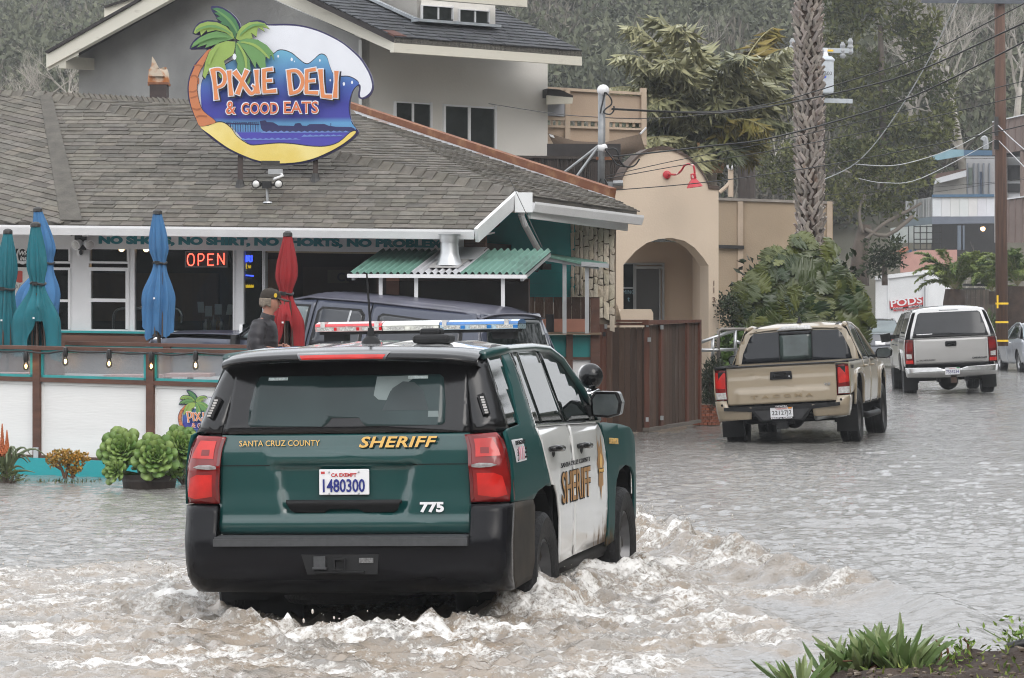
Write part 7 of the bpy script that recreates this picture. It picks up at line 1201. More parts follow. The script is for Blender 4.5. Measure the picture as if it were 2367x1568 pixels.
# lower terrace with black railing, posts and pink wall under it
tr=thing('terrace_railing','black grid railing on a terrace under the white balcony','railing',P(2160,560,131)); TP=Plane(P(2160,560,131),0)
mb=[]; 
for x in (485,527,575,625,675,737): mb.append(slab(TP,pq([(x,160),(x+7,160),(x+7,345),(x,345)]),.08,0))
for y in (165,212,262,296,338): mb.append(slab(TP,pq([(527,y),(740,y-2),(740,y+5),(527,y+7)]),.08,0))
pieces(tr,'bar',mb,vcol(mat('black_rail',(.02,.02,.02),.5,.1)))
for x in (495,535): poly_uv(TP,pq([(x,345),(x+18,345),(x+18,460),(x,460)]),.2,.2,'post',blu,tr)
for x,w_ in ((865,25),(905,12)): poly_uv(TP,pq([(x,160),(x+w_,160),(x+w_,345),(x,345)]),.2,1.2,'post',mat('blue_grey_post',(.13,.16,.2),.6,.1),tr)
pw_=thing('pink_wall_house','low pink walled house with tiled roof under the terrace','building',P(2110,620,128)); PWp=Plane(P(2110,620,128),0); poly_uv(PWp,pq([(430,385),(560,350),(860,345),(860,500),(430,520)]),.3,0,'wall',mat('pink_stucco',(.50,.28,.24),.85,.1,2),pw_); poly_uv(PWp,pq([(380,375),(480,320),(490,345),(420,385)]),1.,-.3,'roof',mat('red_tile',(.36,.13,.08),.8,.3,6),pw_)
gl_=thing('globe_lamp','small lit globe lamp under the balcony near the brown pole','lamp',TP.hit(*c33(1057,185),.8)); MB().ball(TP.hit(*c33(1057,185),.8),.09,10,8).build('globe',lit('globe_glow',(1.,.62,.30),4.),gl_,smooth=True); MB().box(TP.hit(*c33(1057,170),.8),(.1,.1,.14)).build('fitting',darkmetal,gl_)
RB=Plane(P(2345,400,122),25); rb_=thing('brown_balcony_house','brown house with battened balconies and white window bands at the right edge','building',P(2345,700,122)); brn=mat('brown_panel',(.21,.165,.15),.75,.1,2); brb=mat('brown_batten',(.17,.125,.11),.7,.1,2)
for nm,m_,pts,dp_,of in (('balcony_panel',brn,[(1180,245),(1640,140),(1640,575),(1180,650)],.1,0),('rail_cap',whw,[(1175,234),(1640,128),(1640,142),(1175,248)],.3,-.1),('window_wall',whw,[(1330,650),(1640,650),(1640,1190),(1330,1190)],.2,1.5),('window',drk,[(1340,772),(1640,772),(1640,955),(1340,955)],.05,1.4),('window',drk,[(1340,995),(1640,995),(1640,1105),(1340,1105)],.05,1.4),('balcony_panel',brn,[(1350,1190),(1640,1150),(1640,1720),(1350,1720)],.1,0),('rail_cap',whw,[(1345,1180),(1640,1138),(1640,1152),(1345,1194)],.3,-.1),('soffit',drk,[(1180,640),(1640,575),(1640,640),(1180,660)],1.2,.2),('corner_wall',mat('grey_corner',(.36,.34,.33),.7,.1,2),[(1205,660),(1345,660),(1345,1720),(1205,1720)],.3,1.2)): poly_uv(RB,bq(pts),dp_,of,nm,m_,rb_)
for k in range(6): x=1195+82*k; poly_uv(RB,bq([(x,245-.228*(x-1180)),(x+17,243-.228*(x-1180)),(x+17,640-.163*(x-1180)),(x,645-.163*(x-1180))]),.06,-.06,'batten',brb,rb_); x=1362+82*k; poly_uv(RB,bq([(x,1192-.14*(x-1350)),(x+17,1190-.14*(x-1350)),(x+17,1720),(x,1720)]),.06,-.06,'batten',brb,rb_)
for x in (1520,): poly_uv(RB,bq([(x,600),(x+30,600),(x+30,1200),(x,1200)]),.2,-.05,'post',brb,rb_)
gf=thing('garden_fence','weathered board garden fence behind the tree ferns','fence',P(2300,740,112)); GFp=Plane(P(2300,740,112),10); its=[slab(GFp,pq([(900+13.5*k,(650 if k<15 else 765)+rr.uniform(-3,3)),(912.5+13.5*k,(650 if k<15 else 765)),(912.5+13.5*k,900),(900+13.5*k,900)]),.05,rr.uniform(-.02,.02)) for k in range(40)]; pieces(gf,'board',its,vcol(mat('old_board',(.075,.06,.048),.9,.3,3,.2)),tv=.35)
sb=thing('side_bench','dark slatted bench stack behind the tree fern','bench',P(2250,700,114)); 
for y in (605,640,690,715): poly_uv(Plane(P(2250,700,114),5),pq([(905,y),(1075,y),(1075,y+18),(905,y+18)]),.3,0,'slat',drk,sb)
# ---------------- poles, transformer, wires
pole=mat('brown_pole_wood',(.10,.054,.037),.85,.35,2,.3,20,stretch=(9,9,.5)); ylw=mat('yellow_tag',(.85,.55,.02),.5,.05); st_g=mat('pale_steel',(.42,.45,.48),.5,.1,5)
UP=Plane(P(2318,500,92),0); up_=thing('utility_pole','tall brown wooden utility pole with yellow reflective tags at the right','utility pole',UP.hit(2316,775)); MB().tube([UP.hit(2316,800),UP.hit(2313,300),UP.hit(2310,-60)],[.165,.15,.135],14).build('pole',pole,up_,smooth=True)
for v in (683,): slab(UP,rect(2304,v,2308,v+30),.01,-.17).build('tag',ylw,up_)
for v in (745,788,702): MB().lathe([(.166,-.025),(.172,-.025),(.172,.025),(.166,.025)],UP.hit(2316,v),14).build('tag_band',ylw,up_)
MB().bar(UP.hit(2130,2,-.2),UP.hit(2400,4,-.2),.1,.12).build('cross_arm',mat('dark_arm',(.09,.10,.12),.7,.2,4),up_); MB().box(UP.hit(2303,292,-.2),(.1,.1,.5)).build('bracket',darkmetal,up_); MB().box(UP.hit(2303,335,-.2),(.12,.1,.25)).build('cable_box',black,up_)
TPp=Plane(P(1893,300,95),0); tp_=thing('transformer_pole','dark utility pole with pale crossarm and grey transformer behind the palm trunk','utility pole',TPp.hit(1893,620)); c30=lambda x,y:U(x,y,3000,0,1.742); tq=lambda x,y,o=0:TPp.hit(*c30(x,y),o)
MB().tube([tq(355,1500),tq(352,330)],.15,10).build('pole',mat('dark_pole_wood',(.05,.04,.035),.9,.2,4),tp_,smooth=True); MB().bar(tq(160,338,-.2),tq(578,348,-.2),.12,.13).build('cross_arm',st_g,tp_); MB().bar(tq(150,678,-.2),tq(575,690,-.2),.1,.12).build('lower_arm',st_g,tp_)
for x,y in ((560,310),(508,335),(165,310)): MB().lathe([(.05,-.25),(.09,-.18),(.06,-.12),(.09,-.05),(.06,.02),(.08,.1),(.03,.2)],tq(x,y,-.2),10).build('insulator',MC['grey_plastic'],tp_)
MB().lathe([(.0,-.6),(.24,-.58),(.25,-.5),(.25,.28),(.28,.3),(.28,.34),(.2,.42),(0,.44)],tq(385,490,-.3),16).build('transformer',mat('transformer_grey',(.50,.54,.58),.45,.08,4),tp_,smooth=40)
for x in (348,392): MB().lathe([(.05,-.2),(.08,-.1),(.05,0),(.08,.1),(.05,.2),(.06,.3)],tq(x,405,-.3),8).build('bushing',whp,tp_)
slab(TPp,[c30(364,518),c30(396,518),c30(396,530),c30(364,530)],.01,-.57).build('blue_label',mat('blue_label',(.05,.1,.6),.5,0),tp_); text('2500',.14,frame3(tq(366,512,-.58),(1,0,0),(0,0,1)),MC['dark_metal'],tp_,'lettering'); slab(TPp,[c30(405,338),c30(445,339),c30(445,352),c30(405,351)],.01,-.275).build('yellow_label',ylw,tp_)
P2_=Plane(P(1740,420,88),0); sp2=thing('far_pole','short dark pole with small fittings beyond the arched wall','utility pole',P2_.hit(1722,460)); 
for x in (1235,1268): MB().tube([P2_.hit(*c22(x,1360)),P2_.hit(*c22(x-5,1090))],.16,8).build('pole',MC['dark_pole_wood'],sp2)
MB().tube([P2_.hit(*c22(1140,1340)),P2_.hit(*c22(1140,1140))],.07,8).build('mast_pipe',MC['beige_trim'],sp2); MB().ball(P2_.hit(*c22(1140,1128),-.1),.11,10,8).build('weather_head',whp,sp2,smooth=True); MB().tube(spline([P2_.hit(*c22(*p)) for p in ((1140,1160),(1135,1240),(1065,1310))],5,False),.05,6).build('conduit',MC['beige_trim'],sp2)
wm_=mat('cable_black',(.02,.02,.02),.5,.1); ww_=mat('cable_pale',(.42,.43,.44),.5,.1)
def wire(label,pts,r_,m_):
    p3=spline([P(u,v,Y) for u,v,Y in pts],6,False); o=MB().tube(p3,r_*.6,6).build('overhead_wire',m_,None,smooth=True); tag(o,label,'wire','overhead wires crossing the street')
wire('uppermost black twisted cable rising right from the service mast head',[(1414,251,54.1),(1628,259,53),(1775,241,51.5),(1921,200,50),(2115,136,48),(2305,41,46),(2420,-20,45)],.014,wm_)
wire('second black cable from the mast head, just under the uppermost',[(1414,253,54.1),(1640,262,53),(1775,247,51.5),(2013,197,49),(2142,156,48),(2305,82,46),(2420,28,45)],.020,wm_)
wire('thick black cable from the lower white weather head, third from the top',[(1418,362,54.1),(1520,352,53.3),(1640,338,52.3),(1775,321,51.5),(1979,267,49.3),(2115,221,48),(2305,129,46),(2420,68,45)],.020,wm_)
wire('thin black cable directly under the thick lower cable',[(1400,408,54.1),(1560,372,53),(1775,330,51.5),(2067,262,48.5),(2420,174,45)],.010,wm_)
wire('thin black cable fifth from the top, leaving the mast foot',[(1400,414,54.1),(1560,385,53),(1775,350,51.5),(2053,294,48.5),(2420,208,45)],.011,wm_)
wire('lowest black cable, crossing in front of the red gooseneck lamp',[(1418,440,54.1),(1600,425,53),(1775,403,51.5),(1979,370,49.3),(2298,306,46),(2420,276,45)],.012,wm_)
wire('black twisted cable running past the shade sail',[(1130,240,60),(1280,263,58),(1380,271,56.5),(1480,274,55.5),(1600,268,54.5),(1775,245,52.5)],.012,wm_)
wire('pale cable swooping steeply up to the right over the dark tree',[(1880,426,90),(1896,419,90),(1979,377,88),(2053,292,86),(2135,160,84),(2215,0,82)],.022,ww_)
wire('pale cable sagging below the swooping one to the brown pole, upper of two',[(1978,380,88),(2080,381,89),(2210,340,91),(2303,286,92)],.018,ww_)
wire('pale cable sagging to the brown pole, lower of two',[(1985,413,88),(2046,423,89),(2130,412,90),(2303,322,92)],.016,ww_)
wire('pale guy wire running down right from the brown pole top bracket',[(2303,286,92),(2340,322,90),(2390,365,88)],.025,ww_)
wire('pale guy wire running down right from the brown pole lower bracket',[(2305,322,92),(2350,368,90),(2390,410,88)],.022,ww_)
wire('thin dark wire across the blue trimmed house, upper',[(1900,452,100),(2130,435,100),(2300,421,100),(2400,412,100)],.012,wm_)
wire('thin dark wire across the blue trimmed house, lower',[(1960,466,100),(2130,448,100),(2300,424,100),(2400,404,100)],.012,wm_)
# ================= VEGETATION AND THE MAN
def folmat(name,c1,c2,rough=.55,spec=.3,sheen=None,obj=False):
    """leaf material: each leaf has its own shade between two colours (per-leaf attribute, or per object)"""
    m=bpy.data.materials.new(name); m.use_nodes=True; t=m.node_tree; b=t.nodes['Principled BSDF']; L=t.links.new
    x=t.nodes.new('ShaderNodeMix'); x.data_type='RGBA'; x.inputs[6].default_value=tuple(c1)+(1,); x.inputs[7].default_value=tuple(c2)+(1,)
    if obj: a=t.nodes.new('ShaderNodeObjectInfo'); L(a.outputs['Random'],x.inputs[0])
    else: a=t.nodes.new('ShaderNodeAttribute'); a.attribute_name='shade'; L(a.outputs['Fac'],x.inputs[0])
    L(x.outputs[2],b.inputs['Base Color']); b.inputs['Roughness'].default_value=rough; b.inputs['Specular IOR Level'].default_value=spec
    return m
def leaves(name,pos,dirs,length,width,shade,m,parent=None,bend=.25,local=False,**pr):
    """many small leaves in one mesh: six-point blades, numpy built"""
    n=len(pos); d=dirs/np.linalg.norm(dirs,axis=1,keepdims=True); r=RS.randn(n,3); s=np.cross(d,r); s/=np.linalg.norm(s,axis=1,keepdims=True)+1e-9; nn=np.cross(s,d)
    l=np.asarray(length).reshape(-1,1)*np.ones((n,1)); w=np.asarray(width).reshape(-1,1)*np.ones((n,1))
    V=np.stack([pos,pos+d*l*.45+s*w*.5+nn*l*bend*.15,pos+d*l+nn*l*-bend,pos+d*l*.45-s*w*.5+nn*l*bend*.15],1).reshape(-1,3).astype(np.float32)
    me=bpy.data.meshes.new(name); me.vertices.add(len(V)); me.vertices.foreach_set('co',V.ravel()); f=np.arange(4*n).reshape(n,4); q=np.stack([f[:,[0,1,2]],f[:,[0,2,3]]],1).reshape(-1)
    me.loops.add(len(q)); me.loops.foreach_set('vertex_index',q.astype(np.int32)); me.polygons.add(2*n); me.polygons.foreach_set('loop_start',np.arange(0,6*n,3,dtype=np.int32)); me.update(calc_edges=True)
    a=me.attributes.new('shade','FLOAT','POINT'); a.data.foreach_set('value',np.repeat(np.clip(shade,0,1),4).astype(np.float32)); me.materials.append(m)
    o=bpy.data.objects.new(name,me); COL.objects.link(o); attach(o,parent,local)
    for k,x in pr.items(): o[k]=x
    return o
def clumps(centres,radii,per,squash=.8,shell=.55):
    """leaf positions in many overlapping clumps; returns positions, outward directions and a per-clump number"""
    P_=[];D_=[];S_=[]
    for c,r in zip(centres,radii):
        k=max(6,int(per*r*r)); v=RS.randn(k,3); v/=np.linalg.norm(v,axis=1,keepdims=True); rad=r*(shell+(1-shell)*RS.rand(k,1)**.6); p=v*rad; p[:,2]*=squash; P_.append(p+np.array(c)); D_.append(v*.6+RS.randn(k,3)*.5+np.array([0,0,.15])); S_.append(np.full(k,RS.rand())*.72+RS.rand(k)*.28)
    return np.concatenate(P_),np.concatenate(D_),np.concatenate(S_)
def hillz(X,Y):
    b_=(Y-118)/330.; return -.5+max(0,b_-.02)**.9*52*(.8+.25*math.sin(X*.021+1))
def branches(mb,p,d,l,r,depth,rr,spread=.55,up=.12,kids=(2,3),segs=3,seg_n=4):
    pts=[p]; q=p.copy(); dd=d.copy()
    for i in range(segs): dd=(dd+Vector((rr.uniform(-1,1),rr.uniform(-1,1),rr.uniform(-1,1)))*.16+Vector((0,0,up*.3))).normalized(); q=q+dd*l/segs; pts.append(q.copy())
    mb.tube(pts,[r*(1-.45*i/segs) for i in range(segs+1)],seg_n if depth>1 else 3,cap=False)
    if depth<=0: return
    for k in range(rr.randint(*kids)):
        t=rr.uniform(.35,1.); i=min(int(t*segs),segs-1); o=pts[i].lerp(pts[i+1],t*segs-i); a=Vector((rr.uniform(-1,1),rr.uniform(-1,1),rr.uniform(-.6,1))); nd=(dd+a*spread*1.3+Vector((0,0,up))).normalized(); branches(mb,o,nd,l*rr.uniform(.55,.8),r*.55,depth-1,rr,spread,up,kids,segs,seg_n)
# ---------------- wooded hillside: thousands of crowns on the terrain, too far to count
fh1=folmat('hazy_hill_foliage',(.060,.070,.044),(.145,.152,.100),.8,.1); C_=[];R_=[]  # leaf colours paled so that distant haze is partly painted in
for i in range(2000):
    Y=RS.uniform(150,330); half=Y*.155+10 if i<1250 else Y*.30+30; X=RS.uniform(-half,half); z=hillz(X,Y)
    if z>1.9+Y*.105: continue
    C_.append((X,Y,z+RS.uniform(.3,3.2))); R_.append(RS.uniform(1.5,3.8))
p,d,s=clumps(C_,R_,62,1.15); leaves('hillside_wood',p,d,RS.uniform(.22,.6,len(p)),RS.uniform(.15,.35,len(p)),s,fh1,kind='stuff')
fh2=folmat('grey_brush_foliage',(.12,.11,.09),(.25,.23,.19),.9,.05); C_=[];R_=[]
for i in range(560):
    Y=RS.uniform(145,300); half=Y*.155+8; X=RS.uniform(-half,half); z=hillz(X,Y); C_.append((X,Y,z+RS.uniform(.5,3.5))); R_.append(RS.uniform(1.2,2.8))
p,d,s=clumps(C_,R_,50,1.2,.1); leaves('hillside_brush',p,d+np.array([0,0,.6]),RS.uniform(.5,1.3,len(p)),RS.uniform(.03,.07,len(p)),s,fh2,kind='stuff')
bark=mat('grey_bark',(.33,.305,.27),.9,.2,4,.2); barkd=mat('dark_bark',(.09,.07,.055),.9,.25,4,.3)
def bare_tree(u,vb,vt,Y,seed,label,lean=0,dep=5,m_=None,sp=.62,n0=5):
    b_=P(u,vb,Y); h=(vb-vt)*Y/F; rr=random.Random(seed); t_=thing('bare_tree',label,'tree',b_,'leafless winter trees on the slope'); mb=MB(); mb.tube([b_,b_+Vector((lean*.3,0,h*.22)),b_+Vector((lean*.6,0,h*.42))],[h*.022,h*.018,h*.014],6); mb.build('trunk',m_ or bark,t_,smooth=True,norm=False); mb=MB()
    for k in range(n0): branches(mb,b_+Vector((lean*(.2+.4*k/n0),0,h*(.15+.27*k/n0))),Vector((rr.uniform(-1,1)+lean*.2,rr.uniform(-.6,.6),rr.uniform(.5,1.3))).normalized(),h*.30,h*.010,dep,rr,sp,.10)
    mb.build('crown',m_ or bark,t_,norm=False,kind='stuff'); return t_
for a_ in ((40,330,110,88,1,'pale leafless tree at the far left above the deli roof',.2,5),(120,300,90,95,2,'pale leafless tree under the left gable end',-.2,5),(150,320,60,105,17,'tall thin leafless tree rising beside the left rake board',.3,4),(-20,340,150,84,3,'leafless tree cut off by the left picture edge',.5,5),(2230,420,-60,150,4,'large pale leafless tree between the dark conifer and the brown pole',-1.,6),(2120,380,-30,158,5,'leafless tree overlapping the right edge of the dark conifer',-.8,5),(2340,400,-70,146,6,'leafless tree behind the brown pole at the top right',.5,6),(2180,330,-90,165,7,'leafless tree high on the slope above the blue trimmed house',.3,6),(1560,330,20,170,8,'faint leafless tree behind the bushy palm',.2,5),(1790,420,250,120,9,'small leafless bush left of the diamond-marked palm trunk',.1,5),(2215,770,560,126,10,'thin leafless street tree in front of the white balcony',.1,4)):
    bare_tree(*a_[:5],a_[5],a_[6],a_[7])
C_=[];R_=[]
for i in range(240):
    a_,b_=RS.rand(),RS.rand(); X,Y,z=hill3(.08+.9*a_,b_); C_.append((X+1.5,Y,max(z,0)+RS.uniform(1.5,12.))); R_.append(RS.uniform(1.3,2.6))
p,d,s=clumps(C_,R_,75,1.15); leaves('roadside_wood',p,d,RS.uniform(.22,.5,len(p)),RS.uniform(.14,.3,len(p)),s,folmat('roadside_foliage',(.020,.030,.014),(.09,.10,.045),.7,.15),kind='stuff')
# ---------------- conifer and oak
def crown_tree(name,label,cat,u,vb,Y,cl,per,fm,ll,lw,trunk_pts,tr,brn_=None,shell=.45,squash=.8):
    b_=P(u,vb,Y); t_=thing(name,label,cat,b_); MB().tube([P(*q,Y) for q in trunk_pts],tr,8).build('trunk',barkd,t_,smooth=True)
    if brn_:
        for pts,r_ in brn_: MB().tube(spline([P(*q,Y-.3) for q in pts],3,False),r_,6).build('branch',bark if r_[0]>.2 else mat('oak_bark',(.14,.12,.10),.9,.2,4),t_,smooth=True) if not hasattr(r_,'x') else None
    cs=[tuple(P(q[0],q[1],Y+RS.uniform(-1.2,1.2)*q[2]*Y/F*.8)) for q in cl]; rs=[q[2]*Y/F for q in cl]; p,d,s=clumps(cs,rs,per,squash,shell); leaves('crown',p,d,RS.uniform(.7,1.3,len(p))*ll,RS.uniform(.7,1.3,len(p))*lw,s,fm,t_)
    return t_
rr=random.Random(33); cl=[]
for i in range(150):
    v=rr.uniform(-60,365); f=(v+90)/455; hw=70+ (95 if v<300 else 75)*math.sin(min(1,f*1.15)*PI*.62); hw=min(hw,150); a=rr.uniform(-1,1); cl.append((2030+a*hw+(20 if v>200 else 0),v,rr.uniform(20,34)))
crown_tree('conifer_tree','large dense dark green conifer behind the transformer pole','tree',2040,430,142,cl,190,folmat('conifer_foliage',(.025,.038,.014),(.15,.155,.045),.7,.15),.30,.13,[(2045,430),(2040,250),(2035,60)],[.2,.15,.1],None,.3)
cl=[]
for i in range(105):
    a=rr.uniform(0,PI*2); q=rr.random()**.5; u,v=1965+190*q*math.cos(a),405+80*q*math.sin(a)
    if u<1900 and v>440: v-=40
    cl.append((u,v,rr.uniform(16,30)))
cl+= [(2000+rr.uniform(-70,110),470+rr.uniform(-25,40),rr.uniform(10,20)) for _ in range(34)]+[(1800+rr.uniform(-60,50),370+rr.uniform(-40,60),rr.uniform(14,24)) for _ in range(28)]
crown_tree('oak_tree','spreading evergreen oak with crooked pale limbs beside the blue trimmed house','tree',2010,640,116,cl,330,folmat('oak_foliage',(.025,.036,.015),(.17,.175,.065),.7,.15),.16,.09,[(1985,660),(1990,570),(2000,520)],[.35,.28,.22],[([(1995,560),(2040,520),(2085,495),(2130,470)],[.07]*7+[.05]*20),([(1995,540),(1985,490),(2000,450)],[.06]*20),([(2000,530),(2050,545),(2110,500)],[.07]*20)],.25)
crown_tree('round_bush','dark rounded evergreen bush below the oak, left of the storage container','bush',2045,640,112,[(2040+rr.uniform(-38,38),590+rr.uniform(-32,38),rr.uniform(12,20)) for _ in range(34)],420,folmat('round_bush_foliage',(.010,.018,.007),(.040,.055,.022),.8,.1),.16,.08,[(2045,660),(2045,600)],[.1,.08],None,.3)
cl=[(2330+rr.uniform(-60,60),590+rr.uniform(-40,40),rr.uniform(10,18)) for _ in range(12)]
# ---------------- palms
pal=folmat('palm_leaflet',(.06,.085,.045),(.36,.36,.20),.4,.5); paly=folmat('palm_leaflet_yellow',(.13,.13,.03),(.34,.24,.07),.5,.3); pall=folmat('palm_leaflet_lit_pale',(.14,.155,.08),(.48,.46,.26),.42,.5); palm_s=mat('palm_stem',(.30,.28,.14),.6,.2,5)
def frond(par,o,tip,sag,n,ll,lw,m_,hang=.75,name='frond',out=.75):
    """one feather frond: an arching stem with drooping leaflets on both sides, one object"""
    o=Vector(o); tip=Vector(tip); mid=o.lerp(tip,.5)+Vector((0,0,sag)); st=[o*(1-t)**2+mid*2*t*(1-t)+tip*t*t for t in [i/14 for i in range(15)]]
    pos=[];dr=[];ln=[]
    for i in range(n):
        t=.12+.88*i/n; p=o*(1-t)**2+mid*2*t*(1-t)+tip*t*t; tg=((mid-o)*(1-t)+(tip-mid)*t).normalized(); sd=tg.cross(Vector((0,0,1))); sd=sd.normalized() if sd.length>.05 else Vector((1,0,0))
        for q in (1,-1):
            dv=(tg*out+sd*q*out+Vector((random.uniform(-.3,.3),random.uniform(-.3,.3),-hang*random.uniform(.5,1.4)+.25))).normalized(); pos.append(p); dr.append(dv); ln.append(ll*(math.sin(PI*(.12+.80*t))**.6)*random.uniform(.75,1.15))
    pos=np.array([tuple(x) for x in pos]); dr=np.array([tuple(x) for x in dr]); ln=np.array(ln)
    ob=leaves(name,pos,dr,ln,lw,np.clip(.25+.5*RS.rand(len(pos))+.2*RS.randn(),0,1),m_,par,bend=.35)
    st_=MB().tube(st,[ll*.045*(1-.8*i/14) for i in range(15)],5).build('stem',palm_s,ob if True else par); return ob
Yq=76.; cq=P(1632,335,Yq); qp=thing('feather_palm','bushy feather palm with drooping fronds and yellowed tips behind the arched wall','palm tree',P(1640,620,Yq)); px=Yq/F
MB().tube([P(1640,640,Yq),P(1640,480,Yq),P(1636,400,Yq),P(1632,320,Yq)],[.22,.2,.2,.12],12).build('trunk',mat('palm_trunk_grey',(.22,.18,.14),.9,.3,5,.3),qp,smooth=True)
rr=random.Random(12)
fr_t=[((1445,60),190,0),((1425,130),150,0),((1500,45),230,0),((1560,60),200,0),((1405,205),110,0),((1440,260),90,0),((1480,330),70,0),((1790,62),130,1),((1830,110),150,0),((1845,160),120,0),((1870,225),100,0),((1830,290),80,0),((1760,330),60,1),((1500,360),60,0),((1550,385),40,0),((1590,390),30,0),((1700,360),50,0),((1770,300),90,1),((1530,150),190,0),((1720,130),190,0),((1800,210),150,0),((1470,180),150,0),((1610,110),200,0),((1680,150),190,0),((1500,250),120,0),((1760,240),130,0),((1540,300),90,0),((1700,290),90,0),((1590,250),110,0),((1660,240),110,0),((1620,400),30,1),((1740,370),50,1)]
for i,((u,v),sg_,yel) in enumerate(fr_t):
    yy=Yq+rr.uniform(-1.6,1.6); frond(qp,cq+Vector((rr.uniform(-.12,.12),rr.uniform(-.1,.1),rr.uniform(-.3,.25))),P(u,v,yy),sg_*px*.8,84,.64,.018,paly if yel else (pall if v<235 or i%3==0 else pal),1.0,out=.55)  # paler upper fronds paint the light from above; scattered pale ones are variety
for x,m2 in ((1612,.3),(1625,.1),(1648,-.05),(1655,.2),(1665,.4)): MB().prism([P(x-5,400,Yq-.3),P(x+5,400,Yq-.3),P(x+(x-1637)*.9+3,330,Yq-.5),P(x+(x-1637)*.9-3,330,Yq-.5)],(0,.05,0)).build('leaf_sheath',mat('tan_sheath',(.36,.22,.12),.8,.25,4),qp)
# fan palm trunk covered with criss-cross leaf bases
Yw=61.; wpt=thing('palm_trunk','tall palm trunk covered with criss-cross grey leaf bases beyond the shrub','palm tree',P(1871,955,Yw)); tb=lambda z:P(1871-6*(z-1.9)/5.4+3,HZ,Yw)+Vector((0,0,z-CZ))
MB().tube([tb(z) for z in (-.2,3,6,9.5,14)],[.19,.17,.165,.16,.15],14).build('trunk',mat('fibrous_trunk',(.075,.052,.040),.95,.4,6,.5,20),wpt,smooth=True)
its=[]; rr=random.Random(8); z=2.2; row=0
while z<8.2:
    n_=11
    for k in range(n_):
        a=2*PI*(k+row*.37+.5*(row%2))/n_+rr.uniform(-.2,.2); tilt=(.62 if row%2 else -.62)+rr.uniform(-.25,.25); r0=.185; c=tb(z); e=Vector((-math.sin(a),math.cos(a),0)); o_=Vector((math.cos(a),math.sin(a),0)); upv=(Vector((0,0,1))+e*tilt).normalized(); sw=upv.cross(o_).normalized(); l=rr.uniform(.12,.19); w1,w2=rr.uniform(.032,.044),rr.uniform(.016,.028); b0=c+o_*r0; t0=c+e*tilt*l*.9+o_*(r0+rr.uniform(.04,.11))+Vector((0,0,l))
        its.append(MB().add([b0-sw*w1-o_*.03,b0+sw*w1-o_*.03,b0+sw*w1*.6+o_*.02,b0-sw*w1*.6+o_*.02,t0-sw*w2,t0+sw*w2,t0+sw*w2-o_*.025,t0-sw*w2-o_*.025],[(0,1,2,3),(3,2,5,4),(4,5,6,7),(1,6,5,2),(0,3,4,7),(0,7,6,1)]))
    z+=.092; row+=1
its.sort(key=lambda b:sum(v[1] for v in b.v)); pieces(wpt,'leaf_base',its,vcol(mat('leaf_base_grey',(.34,.30,.27),.85,.3,7,.3,25,col2=(.17,.10,.07),mix=(.55,.75))),tv=.3)
# ---------------- big-leaved shrub: lobed leaves on stalks, each leaf an object
def lobed(seed,L_=1.):
    rr=random.Random(seed); o=[]; n=8; 
    side_=[]
    for i in range(n):
        t=(i+.5)/n; w=.50*math.sin(PI*(.16+.80*t))**.75*rr.uniform(.85,1.1); a=t*1.0-.12
        side_+=[(.30*w+.02,a-.022),(w*.82,a+.01+.06*(1-t)),(w,a+.055+.09*(.6-t)),(w*.86,a+.095+.06*(1-t)),(.30*w+.02,a+.092)]
    pts=[(0,-.02)]+[(x,y) for x,y in side_]+[(.0,1.02)]; right=[Vector((x,y,-.22*x*x-.28*y*y+.05*math.sin(y*25+x*9)*x*2)) for x,y in pts]; mb=MB(); mid=[Vector((0,min(1.02,max(-.02,p.y)),-.28*p.y*p.y)) for p in right]
    for q in (1,-1):
        a_=[Vector((p.x*q,p.y,p.z)) for p in right]; k=len(a_); mb.add(a_+mid,[(i,i+1,k+i+1,k+i) if q>0 else (i+1,i,k+i,k+i+1) for i in range(k-1)])
    return mb
phm=[folmat('big_leaf_green',(.016,.038,.010),(.125,.14,.032),.30,.5,obj=True)]
lm=[]
for sd_ in range(4):
    mb=lobed(sd_+1); me_=bpy.data.meshes.new('leaf'); me_.from_pydata(mb.v,[],mb.f); me_.materials.append(phm[0]); lm.append(me_)
Yp=57.5; ph=thing('big_leaf_shrub','large domed shrub of big glossy lobed leaves behind the tan pickup','shrub',P(1850,960,Yp)); rr=random.Random(77); cP=P(1848,760,Yp); pxp=Yp/F; cnt=0
sten=mat('leaf_stalk',(.09,.13,.04),.5,.2,5); stk=MB()
pl_=[]
for i in range(560):
    x_,z_=rr.uniform(-1,1),rr.uniform(-.2,1)
    if x_*x_+z_*z_>1: continue
    y_=-math.sqrt(1-x_*x_-z_*z_); v=Vector((x_,y_,z_)); rad=rr.uniform(.88,1.04) if i%4 else rr.uniform(.6,.85)
    q=cP+Vector((v.x*186*pxp*rad,v.y*1.15*rad,v.z*262*pxp*rad*(1-.10*abs(v.x)))); 
    if q.x<P(1700,700,Yp).x and q.z<P(1700,640,Yp).z: continue
    pl_.append((q,v,rad))
pl_.sort(key=lambda t:t[0].y)
